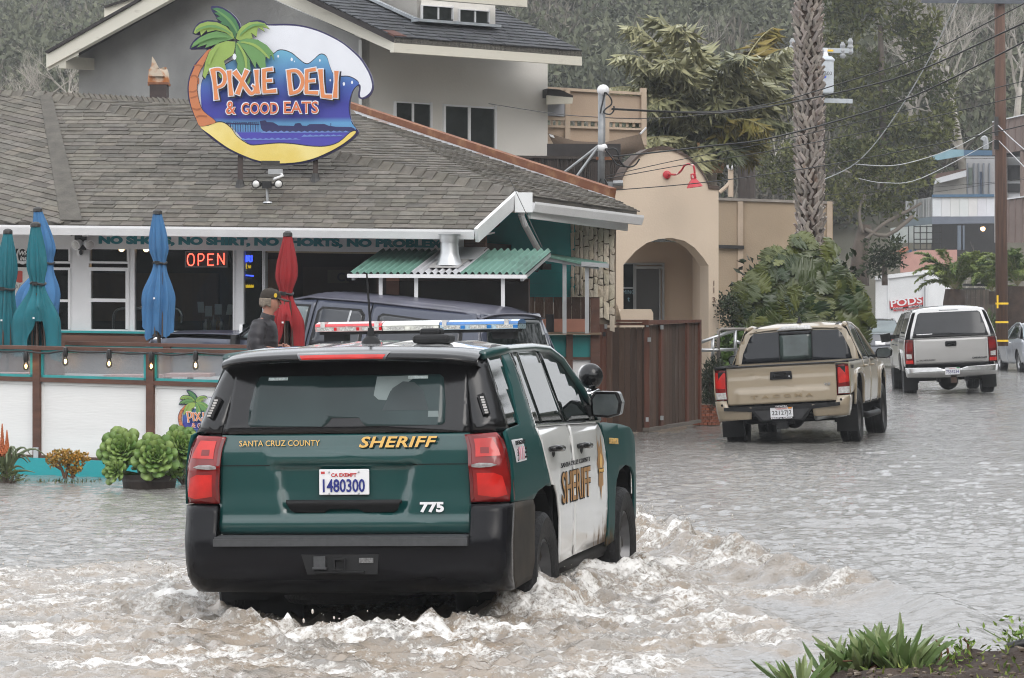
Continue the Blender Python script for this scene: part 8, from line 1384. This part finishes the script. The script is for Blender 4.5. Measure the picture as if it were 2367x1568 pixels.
for q,v,rad in pl_[:295]:
    o=bpy.data.objects.new('leaf',lm[rr.randint(0,3)]); COL.objects.link(o); attach(o,ph); sc_=rr.uniform(.24,.42); nrm=(v+Vector((0,-.35,.25))+Vector((rr.uniform(-1,1),rr.uniform(-1,1),rr.uniform(-1,1)))*.55).normalized(); dn=Vector((v.x*.9+rr.uniform(-.6,.6),v.y*.3-.2,-.35+.8*v.z*v.z+rr.uniform(-.6,.35))); dn=(dn-nrm*dn.dot(nrm)).normalized(); xx=dn.cross(nrm); M=Matrix((xx,dn,nrm)).transposed().to_4x4()@Matrix.Diagonal((sc_*rr.uniform(.9,1.25),sc_,sc_,1)); M.translation=q-dn*sc_*.35; o.matrix_basis=M
    if rad>.8: stk.tube([cP.lerp(q,.25)+Vector((0,0,-.3)),cP.lerp(q,.7)+Vector((0,0,.05)),q-dn*sc_*.35],[.02,.016,.012],5)
stk.build('stalk',sten,ph,kind='stuff'); MB().tube([P(1890,930,Yp+.5),P(1900,640,Yp+.6),P(1880,560,Yp+.6)],[.09,.08,.06],8).build('trunk',mat('pale_trunk',(.32,.29,.26),.85,.2,5),ph,smooth=True)
cs=[tuple(cP+Vector((rr.uniform(-.85,.85),rr.uniform(-.1,.7),rr.uniform(-1.4,1.0)))) for _ in range(46)]; p,d,s=clumps(cs,[.36]*46,260,.9,.1); leaves('inner_foliage',p,d,.16,.08,s*.35,folmat('shaded_inner_leaf',(.010,.018,.006),(.04,.055,.018),.5,.3),ph,kind='stuff')  # inner leaves coloured dark to paint the shade between the big leaves
def bush(label,box,Y,n,r0,r1,per,c1,c2,ll,lw,up=.0,name='leafy_bush',sq=.9):
    t_=thing(name,label,'bush',P((box[0]+box[2])/2,box[3],Y)); rr=random.Random(n*7+int(Y)); cs=[];rs=[]
    for i in range(n): cs.append(tuple(P(rr.uniform(box[0],box[2]),rr.uniform(box[1],box[3]),Y+rr.uniform(-.25,.35)))); rs.append(rr.uniform(r0,r1))
    p,d,s=clumps(cs,rs,per,sq,.2); leaves('foliage',p,d+np.array([0,0,up]),RS.uniform(.7,1.3,len(p))*ll,RS.uniform(.7,1.3,len(p))*lw,s,folmat(name+'_leaf_%d'%n,c1,c2,.55,.3),t_,kind='stuff')
    mb=MB(); [mb.tube([P((box[0]+box[2])/2+rr.uniform(-8,8),box[3]+20,Y),Vector(c)],[.02,.008],4) for c in cs[:18]]; mb.build('stem',barkd,t_,kind='stuff'); return t_
bush('dark small-leaved hedge shrub filling the corner between arch and big-leaved shrub',(1668,690,1790,800),57.0,56,.14,.26,2600,(.012,.022,.012),(.075,.095,.055),.055,.03)
bush('bright green broad-leaved clump behind the handrail',(1684,785,1722,850),55.6,16,.10,.18,1500,(.03,.07,.012),(.13,.21,.05),.16,.09,name='broad_leaf_plant')
bush('grey-green rosemary bush over the brick planter beside the plank enclosure',(1628,840,1662,930),54.5,26,.10,.18,5200,(.022,.035,.020),(.085,.105,.06),.075,.012,.7,name='rosemary_bush')
bush('low green strip of plants behind the silver sedan at the kerb',(2235,750,2300,800),104,22,.25,.5,220,(.03,.05,.015),(.10,.13,.05),.2,.08,.3,name='verge_plant')
# ---------------- tree ferns
fe=folmat('fern_frond_green',(.06,.11,.02),(.24,.29,.07),.5,.3)
for (u,vb,vt,Y,lab,n_,sd_) in ((2207,745,655,109,'tree fern with wide arching fronds beside the storage container',26,1),(2292,770,660,113,'tree fern behind the brown utility pole',20,2),(2352,775,648,108,'tree fern cut off by the right picture edge',22,3)):
    t_=thing('tree_fern',lab,'tree fern',P(u,vb+30,Y)); c=P(u,vt+14,Y); MB().tube([P(u,vb+35,Y),P(u-1,(vb+vt)/2,Y),c],[.42,.36,.30],12).build('trunk',mat('fern_trunk',(.045,.028,.02),.95,.35,5,.5,20),t_,smooth=True); rr=random.Random(sd_)
    for k in range(n_):
        a=2*PI*k/n_+rr.uniform(-.2,.2); L_=rr.uniform(.9,1.35); rise=rr.uniform(-.25,1.25); frond(t_,c,c+Vector((math.cos(a)*L_*1.05,math.sin(a)*L_,rise)),rr.uniform(.5,1.0),50,.24,.05,fe,.5)
# ---------------- plants in front of the fence
rr=random.Random(4); su=folmat('succulent_leaf',(.10,.19,.04),(.22,.31,.085),.42,.4,obj=True)
def rosette_leaf(): 
    mb=MB(); pr=[(0,.06),(.25,.12),(.55,.26),(.80,.33),(.94,.25),(1.0,.06)]; up_=[];dn_=[]
    for t,w in pr: up_.append([Vector((-w,t,.10*t*t+.03)),Vector((0,t,.10*t*t+.075)),Vector((w,t,.10*t*t+.03))]); dn_.append(Vector((0,t,.10*t*t-.03)))
    vs=[v for r_ in up_ for v in r_]+dn_; n=len(pr); f=[]
    for i in range(n-1): f+=[(3*i,3*i+1,3*i+4,3*i+3),(3*i+1,3*i+2,3*i+5,3*i+4),(3*i+2,3*n+i,3*n+i+1,3*i+5),(3*n+i,3*i,3*i+3,3*n+i+1)]
    return mb.add(vs,f)
rl=rosette_leaf(); rme=bpy.data.meshes.new('rosette_leaf'); rme.from_pydata(rl.v,[],rl.f); rme.materials.append(su); rme.polygons.foreach_set('use_smooth',np.ones(len(rme.polygons),bool))
Ya=35.9; pot=thing('succulent_tub','dark half-barrel tub of large green rosette succulents standing in the flood','plant tub',P(345,1132,Ya)); c0=P(345,1145,Ya); ph_=Ya/F
MB().lathe([(105/2*ph_*1.62*.62,0),(.255,.03),(.272,.12),(.285,.235),(.275,.25),(.25,.245),(.24,.18),(0,.17)],c0+Vector((0,0,-.03)),28).build('tub',mat('dark_barrel_wood',(.035,.024,.019),.7,.3,3,.3,30,stretch=(6,6,.6)),pot,smooth=40); mb=MB()
for z in (.05,.19): MB().lathe([(.262+.08*z,z-.012),(.268+.08*z,z-.012),(.268+.08*z,z+.012),(.262+.08*z,z+.012)],c0+Vector((0,0,-.03)),28).build('hoop',mat('barrel_hoop',(.05,.042,.038),.6,.3,8),pot)
for (u,v,R_,fx,fz,off) in ((284,1049,.285,-.15,.15,-.05),(361,1063,.28,.05,.0,-.25),(420,1042,.27,.55,.30,-.05),(270,1093,.17,-.5,-.2,-.2),(322,1076,.13,.0,.5,-.05),(398,1088,.14,.3,-.2,-.1)):
    c=P(u,v-3,Ya+off); ax=Vector((fx,-1,.35+fz)).normalized(); x_=ax.cross(Vector((0,0,1))).normalized(); y_=ax.cross(x_); ros=bpy.data.objects.new('rosette',None); COL.objects.link(ros); attach(ros,pot); nl=46 if R_>.2 else 26
    for k in range(nl):
        t=k/nl; an=k*2.39996; l=R_*(.25+.75*t**.7); el=R(72-64*t**.8+rr.uniform(-5,5)); d=(x_*math.cos(an)+y_*math.sin(an)); dv=(d*math.cos(el)+ax*math.sin(el)).normalized(); nv=(ax*math.cos(el)-d*math.sin(el)).normalized(); xv=dv.cross(nv); M=Matrix((xv,dv,nv)).transposed().to_4x4()@Matrix.Diagonal((l*.82,l,l,1)); M.translation=c+d*R_*.03*t
        o=bpy.data.objects.new('leaf',rme); COL.objects.link(o); o.parent=ros; o.matrix_basis=M
    MB().tube([c0+Vector((rr.uniform(-.1,.1),0,.2)),c-ax*.03],[.025,.03],7).build('stem',sten,pot)
bush('low creeping green plant behind the succulent tub',(405,1070,450,1105),36.6,18,.05,.09,9000,(.02,.045,.015),(.10,.16,.06),.03,.016,name='creeping_plant'); 
# jade plant with orange tips
jd=thing('jade_plant','small jade plant with orange-yellow leaf tips standing in the flood before the teal base','plant',P(155,1105,37.2)); jm=folmat('jade_leaf',(.13,.17,.035),(.55,.26,.04),.4,.4); mb=MB(); J=lambda u,v,o=0:P(u,v,37.2+o)
for pts in ([(150,1106),(143,1085),(130,1062)],[(150,1106),(158,1078),(155,1055)],[(166,1106),(172,1080),(186,1058)],[(172,1104),(160,1085),(150,1072)],[(143,1085),(125,1075),(118,1066)],[(172,1080),(180,1085),(190,1078)]): MB().tube([J(*p) for p in pts],[.022,.016,.01],6).build('stem',mat('jade_stem',(.15,.085,.05),.8,.2,6),jd)
cs=[tuple(J(u,v,rr.uniform(-.12,.12))) for u,v in [(118,1060),(128,1052),(142,1050),(155,1049),(166,1054),(180,1053),(195,1058),(186,1066),(122,1070),(137,1062),(172,1062),(160,1062),(165,1090),(178,1084),(152,1070)]]; p,d,s=clumps(cs,[.055]*len(cs),26000,.8,.3); leaves('leaves',p,d,.032,.024,np.clip(.25+.75*RS.rand(len(p)),0,1),jm,jd,kind='stuff')
# aloe with orange flower spikes at the left edge
al=thing('aloe_plant','spiky aloe with two orange flower spikes at the left edge of the teal base','plant',P(15,1105,37.)); am=mat('aloe_leaf',(.12,.15,.075),.5,.2,8); A0=P(15,1098,37.)
for k in range(24):
    a=rr.uniform(0,2*PI); L_=rr.uniform(.22,.42); h=rr.uniform(.05,.32); d=Vector((math.cos(a),math.sin(a)*.7,0)); q=[A0,A0+d*L_*.35+Vector((0,0,h*.8)),A0+d*L_*.75+Vector((0,0,h)),A0+d*L_*1.1+Vector((0,0,h*.62))]; MB().tube(spline(q,3,False),[.020,.022,.021,.019,.016,.013,.010,.007,.005,.003],5).build('leaf',am,al,smooth=True)
fo_=mat('aloe_flower',(.45,.13,.05),.6,.25,20)
for u,v in ((5,980),(16,995),(-14,985)):
    t=P(u,v,37.); MB().tube([A0,P(u,1055,37.),t],[.012,.010,.004],5).build('flower_stalk',sten,al); mb=MB()
    for i in range(70): f=i/70; c=P(u,1052,37.).lerp(t,f); a=i*2.4; mb.ball(c+Vector((math.cos(a),math.sin(a),-.2))*.026*(1.05-f),.012*(1.1-.6*f),5,3,(1,1,1.8))
    mb.build('flower_spike',fo_,al,kind='stuff')
bush('ragged green weeds at the waterline under the aloe',(-30,1088,60,1106),36.9,16,.04,.08,6000,(.03,.05,.015),(.16,.18,.06),.05,.012,.4,name='waterline_weed')
leaves('waterline_grass',np.stack([-4.9+RS.randn(260)*.35,RS.uniform(36.9,37.6,260),np.full(260,-.03)],1),np.stack([RS.randn(260)*.4,RS.randn(260)*.4,np.ones(260)],1),RS.uniform(.02,.08,260),.008,RS.rand(260),folmat('grass_blade',(.05,.08,.02),(.18,.2,.08),.6,.2),None,kind='stuff')
# ---------------- foreground bank with ice plants (near the camera, right corner)
def bank(a,b_):
    X=.3+5.6*a; Y=10.6+3.9*b_; edge=13.45+.12*math.sin(X*3); h=(.545+.10*sst(.9,1.5,X)+.07*sst(1.5,2.2,X))*sst(.80,1.35,X+.12*math.sin(Y*2))*(1-sst(4.4,5.5,X)); z=h*(1-sst(edge-.05,edge+.75,Y))-.12+.05*pnoise(Vector((X*4,Y*4,0)))+.03*pnoise(Vector((X*13,Y*13,2))); return (X,Y,z)
struct(MB().grid(bank,140,80).build('earth_bank',mat('dark_wet_earth',(.035,.022,.016),.9,.4,9,.8,45,col2=(.085,.06,.042),mix=(.5,.75)),smooth=True,norm=False))
def bz(X,Y): return bank((X-.3)/5.6,(Y-10.6)/3.9)[2]
icm=folmat('ice_plant_leaf',(.10,.17,.05),(.24,.29,.13),.4,.45,obj=True); icr=mat('ice_plant_dead_leaf',(.16,.07,.035),.8,.3,6)
il=MB().tube([(0,0,0),(0,.02,.35),(0,.01,.72),(0,-.03,1.0)],[.085,.11,.085,.015],3); ime=bpy.data.meshes.new('leaf'); ime.from_pydata(il.v,[],il.f); ime.materials.append(icm)
YB_=13.35
def at_bank(u,v,Y): p=P(u,v,Y); return Vector((p.x,p.y,p.z))
for i,(u,v,n_,s_,lab) in enumerate(((1925,1548,34,.115,'ice plant tuft at the left end of the earth bank'),(2000,1522,46,.12,'tall ice plant tuft left of the dead roots on the earth bank'),(2075,1525,54,.14,'largest ice plant tuft on the crest of the earth bank'),(2110,1548,30,.10,'low ice plant tuft just right of the largest one'),(1850,1568,22,.10,'ice plant tuft cut off by the bottom picture edge'))):
    c=at_bank(u,v+14,YB_-.05*i); t_=thing('ice_plant',lab,'plant',c,'ice plants on the earth bank'); 
    for k in range(n_):
        o=bpy.data.objects.new('leaf',ime); COL.objects.link(o); attach(o,t_); a=rr.uniform(0,2*PI); q=rr.random()**.6; d=Vector((math.cos(a)*1.15*q,math.sin(a)*.9*q,rr.uniform(.55,1.))).normalized(); x_=d.orthogonal().normalized(); x_=(Matrix.Rotation(rr.uniform(0,6),3,d)@x_); M=Matrix((x_,d.cross(x_),d)).transposed().to_4x4()@Matrix.Diagonal((s_*1.0,s_*1.0,s_*rr.uniform(.6,1.35),1)); M.translation=c+Vector((math.cos(a)*.09*q,math.sin(a)*.09*q,rr.uniform(-.01,.02))); o.matrix_basis=M
    for k in range(6): a=rr.uniform(0,2*PI); MB().tube([c+Vector((math.cos(a)*.05,math.sin(a)*.05,-.02)),c+Vector((math.cos(a)*.10,math.sin(a)*.10,rr.uniform(.0,.05)))],[.006,.003],4).build('dead_leaf',icr,t_)
mb=MB()
for k in range(26): u=rr.uniform(1985,2080); p=at_bank(u,rr.uniform(1535,1565),YB_-.1); mb.tube([p,p+Vector((rr.uniform(-.06,.06),rr.uniform(-.05,.05),rr.uniform(.0,.07))),p+Vector((rr.uniform(-.12,.12),rr.uniform(-.05,.05),rr.uniform(-.03,.06)))],[.007,.005,.003],4)
o=mb.build('dead_roots',icr,None); o['kind']='stuff'
n_=700; X=RS.uniform(1.2,3.0,n_); Y=RS.uniform(12.2,13.6,n_); Z=np.array([bz(a,b_) for a,b_ in zip(X,Y)]); leaves('bank_weeds',np.stack([X,Y,Z],1),np.stack([RS.randn(n_)*.7,RS.randn(n_)*.7,np.abs(RS.randn(n_))+.2],1),RS.uniform(.012,.045,n_),RS.uniform(.006,.016,n_),RS.rand(n_),folmat('weed_leaf',(.06,.10,.02),(.22,.26,.06),.6,.2),None,kind='stuff')
mb=MB()
for k in range(560): X_=rr.uniform(1.2,3.0); Y_=rr.uniform(12.2,13.5); mb.ball((X_,Y_,bz(X_,Y_)+.003),rr.uniform(.004,.014),5,3,(1.3,1,.7))
o=mb.build('bank_pebbles',mat('pebble',(.10,.075,.055),.85,.5,30,col2=(.32,.27,.22),mix=(.55,.7)),None,norm=False); o['kind']='stuff'
gs=folmat('sprig_leaf',(.10,.20,.03),(.24,.32,.07),.5,.3)
for i,(u,v,lab) in enumerate(((2216,1520,'small feathery green weed on the crest of the bank, near its middle'),(2362,1478,'bright green weed at the right picture edge beside the black pipe'))):
    c=at_bank(u,v+25,13.3); t_=thing('weed_sprig',lab,'weed',c); n_=160; pos=np.array(c)+np.stack([RS.randn(n_)*.045,RS.randn(n_)*.04,np.abs(RS.randn(n_))*.05],1); leaves('leaves',pos,RS.randn(n_,3)+np.array([0,0,.6]),.028,.012,RS.rand(n_),gs,t_); mb=MB(); [mb.tube([c,tuple(pos[k])],[.003,.002],3) for k in range(0,n_,10)]; mb.build('stem',sten,t_,kind='stuff')
o=MB().tube(spline([at_bank(u,v,13.25) for u,v in ((2330,1498),(2350,1491),(2390,1486),(2440,1490))],4,False),.018,8).build('black_pipe',black,None,smooth=True); tag(o,'short black irrigation pipe on the bank at the right edge','pipe')
for (u,v),lb_ in zip(((2170,1500),(2188,1508),(2235,1495),(2128,1512)),('dry brown stub on the bank just left of the middle weed','second dry brown stub beside the middle weed','dry stub right of the feathery weed','dry stub beside the largest ice plant tuft')): 
    c=at_bank(u,v+30,13.3); o=MB().tube([c,c+Vector((.008,0,.03)),c+Vector((.004,0,.062)),c+Vector((-.012,0,.085))],[.008,.006,.005,.002],5).build('dry_stub',icr,None); tag(o,lb_,'plant stub','dry stubs on the bank')
# ---------------- the man in the cap, arms folded, behind the fence
Ym=40.; MX=(P(594,700,Ym)).x; man=thing('person','man in dark puffer jacket and brown cap, standing with folded arms behind the fence','person',(MX,Ym,.24),None,(0,R(3),R(-6))); man.scale=(1.1,1.06,1.03)
# own axes: faces +x (to the right in the picture), the camera sees his right side
skin=mat('skin',(.42,.20,.14),.55,.12,14,.05); jk=mat('dark_puffer_fabric',(.018,.016,.020),.55,.25,6,.25,30); tro=mat('dark_trousers',(.03,.03,.036),.8,.2,6); hairm=mat('grey_hair',(.22,.18,.14),.8,.35,40,.5,120); capm_=mat('brown_cap_cloth',(.028,.020,.013),.8,.2,30,.2,200); shoe=mat('dark_shoe',(.02,.02,.02),.5,.2)
def skin_mesh(name,verts,edges,rad,m_,par,root=0,lev=2):
    me_=bpy.data.meshes.new(name); me_.from_pydata(verts,edges,[]); o=bpy.data.objects.new(name,me_); COL.objects.link(o); o.parent=par; me_.materials.append(m_)
    md=o.modifiers.new('skin','SKIN'); sv=me_.skin_vertices[0].data
    for i,r_ in enumerate(rad): sv[i].radius=(r_,r_) if not hasattr(r_,'__len__') else r_
    sv[root].use_root=True; md.use_smooth_shade=True; s2=o.modifiers.new('sub','SUBSURF'); s2.levels=lev; s2.render_levels=lev; return o
V_=[(0,0,.93),(.0,0,1.10),(.01,0,1.26),(.01,0,1.38),(.035,0,1.48),(.055,0,1.56),(.075,0,1.64),(.07,0,1.72), # pelvis..head
    (0,-.09,.88),(.01,-.10,.48),(-.02,-.10,.08),(.10,-.11,.03),(0,.09,.88),(.01,.10,.48),(-.02,.10,.08),(.10,.11,.03),
    (-.01,-.17,1.34),(.0,-.25,1.13),(.20,-.13,1.10),(.26,.06,1.12),(-.01,.17,1.34),(.01,.25,1.13),(.22,.10,1.14),(.29,-.08,1.15)]
E_=[(0,1),(1,2),(2,3),(3,4),(4,5),(5,6),(6,7),(0,8),(8,9),(9,10),(10,11),(0,12),(12,13),(13,14),(14,15),(3,16),(16,17),(17,18),(18,19),(3,20),(20,21),(21,22),(22,23)]
RD=[(.13,.12),(.12,.11),(.12,.11),(.075,.075),(.062,.062),(.065,.06),(.098,.08),(.085,.075),.085,.06,.045,.04,.085,.06,.045,.04,.045,.045,.042,.035,.045,.045,.042,.035]
skin_mesh('body',V_,E_,RD,skin,man)
hd=MB(); ch=Vector((.072,0,1.655))
def headf(a,b_):
    th=2*PI*a; f=PI*b_; x,y,z=math.sin(f)*math.cos(th),math.sin(f)*math.sin(th),-math.cos(f); px_=.100*x; 
    if x>0: px_=.098*x*(1-.10*max(0,z))+.012*max(0,-z)*x
    return ch+Vector((px_-.012,.077*y*(1-.12*max(0,-z)),.128*z))
hd.grid(headf,28,18); hd.add([ch+Vector(q) for q in ((.085,-.012,.025),(.085,.012,.025),(.118,0,-.022),(.085,-.018,-.028),(.085,.018,-.028),(.090,0,-.035))],[(0,1,2),(0,2,3),(1,4,2),(3,2,5),(2,4,5)]); hd.build('face',skin,man,smooth=True,local=True)
for q in (-1,1):
    MB().ball(ch+Vector((-.01,q*.078,-.005)),.034,10,8,(.62,.32,1.)).build('ear',skin,man,smooth=True,local=True); MB().ball(ch+Vector((.080,q*.032,.022)),.012,8,6,(.6,1,.7)).build('eye',mat('eye_dark',(.03,.025,.02),.2,0),man,local=True)
    MB().ball(ch+Vector((.083,q*.034,.042)),.018,8,5,(.5,1.2,.35)).build('eyebrow',hairm,man,local=True)
MB().box(ch+Vector((.088,0,-.062)),(.012,.045,.008)).build('mouth',mat('lip',(.30,.12,.09),.5,.1),man,local=True)
def hairf(a,b_): th=PI*.28+2*PI*.72*a+ .0; th=R(80)+R(200)*a; z=-.055+.012*math.sin(a*23)*(1-b_)+.09*b_; r_=1.0+.03*math.sin(a*60); return ch+Vector((.101*r_*math.cos(th)*math.sqrt(max(.2,1-(z/.15)**2))-.012,.083*r_*math.sin(th)*math.sqrt(max(.2,1-(z/.15)**2)),z))
o=MB().grid(hairf,40,6).build('hair',hairm,man,smooth=True,local=True); md=o.modifiers.new('t','SOLIDIFY'); md.thickness=.014; md.offset=1
cp_=MB(); cp_.lathe([(.110,.030),(.113,.05),(.108,.085),(.092,.118),(.060,.140),(.02,.148),(0,.149)],(0,0,0),24,Matrix.Identity(3)); cp_.v=[tuple(ch+Vector((v[0]*.98-.012,v[1]*.80,v[2]))) for v in cp_.v]; cpo=cp_.build('cap',capm_,man,smooth=True,local=True)
MB().grid(lambda a,b_:ch+Vector((.075+.125*b_*math.cos((a-.5)*1.5),(.075-.012*b_)*2*(a-.5)*(1-.12*b_),.048-.030*b_+.012*math.cos((a-.5)*3)-.010)),12,6).build('peak',capm_,cpo,smooth=True,local=True).modifiers.new('t','SOLIDIFY').thickness=.006
MB().ball(ch+Vector((-.012,0,.150)),.009,8,5).build('button',capm_,cpo,local=True); MB().lathe([(0,0),(.022,0),(.022,.004),(0,.005)],ch+Vector((.055,-.083,.072)),12,Matrix.Rotation(R(90),3,'X')@Matrix.Diagonal((.8,1.15,1))).build('badge',mat('yellow_badge',(.65,.42,.02),.5,.25,60),cpo,local=True)
# jacket: quilted shell, two sleeves with puffer ribs, collar
def jack(a,b_):
    th=2*PI*a; z=.86+.60*b_; w_=ip(z,[(.86,.185),(1.0,.195),(1.15,.205),(1.3,.225),(1.38,.215),(1.43,.17),(1.46,.10)]); dp_=ip(z,[(.86,.155),(1.0,.165),(1.15,.165),(1.3,.155),(1.38,.13),(1.43,.10),(1.46,.075)]); cxx=ip(z,[(.86,0),(1.1,.005),(1.3,.0),(1.46,.02)]); r_=1+.010*math.sin(z*95)+.010*math.sin(th*9+z*14); return Vector((cxx+dp_*r_*math.cos(th),w_*r_*math.sin(th),z))
jo=MB().grid(jack,48,60).build('jacket',jk,man,smooth=True,local=True)
MB().grid(lambda a,b_:Vector((.028+.02*b_+(.082-.012*b_)*math.cos(2*PI*a),(.088-.016*b_)*math.sin(2*PI*a),1.43+.085*b_-.018*math.cos(2*PI*a)*b_)),28,5).build('collar',jk,jo,smooth=True,local=True).modifiers.new('t','SOLIDIFY').thickness=.012
def sleeve(pts,rs):
    sp=spline([Vector(p) for p in pts],8,False); n=len(sp); rad=[]
    for i in range(n): f=i/(n-1)*(len(rs)-1); k=min(int(f),len(rs)-2); r_=rs[k]*(1-(f-k))+rs[k+1]*(f-k); rad.append(r_*(1+.05*math.sin(i*1.55)))
    MB().tube(sp,rad,16).build('sleeve',jk,jo,smooth=True,local=True)
sleeve([(-.01,-.155,1.40),(-.02,-.225,1.30),(-.005,-.262,1.13),(.10,-.225,1.075),(.235,-.10,1.09)],[.085,.088,.078,.072,.052]); sleeve([(-.01,.155,1.40),(.0,.225,1.30),(.015,.262,1.13),(.12,.215,1.09),(.24,.06,1.125)],[.085,.088,.078,.072,.052])
for q in (-1,1): MB().tube([(0,q*.085,.90),(.01,q*.10,.48),(-.02,q*.10,.07)],[.105,.078,.062],12).build('trouser_leg',tro,man,smooth=True,local=True); MB().ball((.04,q*.105,.035),.06,12,8,(2.0,.9,.75)).build('shoe',shoe,man,smooth=True,local=True)
def hand(o,d,nrm,q,sd):
    """palm and five unequal, bent fingers closed on the other sleeve; one skinned surface"""
    o=Vector(o); d=Vector(d).normalized(); nrm=Vector(nrm).normalized(); s=d.cross(nrm)*q; vs=[o,o+d*.045,o+d*.08]; ed=[(0,1),(1,2)]; rd=[.026,.032,.034]
    for k,(off,l) in enumerate(((-.030,.066),(-.010,.076),(.010,.072),(.029,.056))):
        b_=o+d*.085+s*off; i=len(vs); vs+=[b_,b_+d*l*.45+nrm*.006,b_+d*l*.72-nrm*.014,b_+d*l*.82-nrm*.034]; ed+=[(2,i),(i,i+1),(i+1,i+2),(i+2,i+3)]; rd+=[.0105,.0095,.009,.0075]
    i=len(vs); b_=o+d*.03-s*.03; vs+=[b_,b_+d*.03-s*.022-nrm*.006,b_+d*.062-s*.024-nrm*.02]; ed+=[(1,i),(i,i+1),(i+1,i+2)]; rd+=[.013,.0115,.009]
    skin_mesh('hand',[tuple(v) for v in vs],ed,rd,skin,man,1,1)
hand((.225,-.105,1.095),(.35,.9,.1),(.85,-.3,.3),1,1); hand((.235,.03,1.145),(.40,-.85,.12),(.75,.2,.55),-1,2)
texts_to_meshes()
me=bpy.data.meshes.new('haze'); bm=bmesh.new(); bmesh.ops.create_cube(bm,size=1); bm.to_mesh(me); bm.free()
ho=bpy.data.objects.new('haze',me); ho.scale=(520,520,116); ho.location=(10,230,56.5); COL.objects.link(ho); ho['kind']='stuff'
hm=bpy.data.materials.new('moist_air'); hm.use_nodes=True; ht=hm.node_tree; ht.nodes.remove(ht.nodes['Principled BSDF'])
pv=ht.nodes.new('ShaderNodeVolumePrincipled'); pv.inputs['Color'].default_value=(.9,.92,.95,1); pv.inputs['Density'].default_value=.0006; pv.inputs['Anisotropy'].default_value=.1
ht.links.new(pv.outputs[0],ht.nodes['Material Output'].inputs['Volume']); me.materials.append(hm); ho.display_type='WIRE'
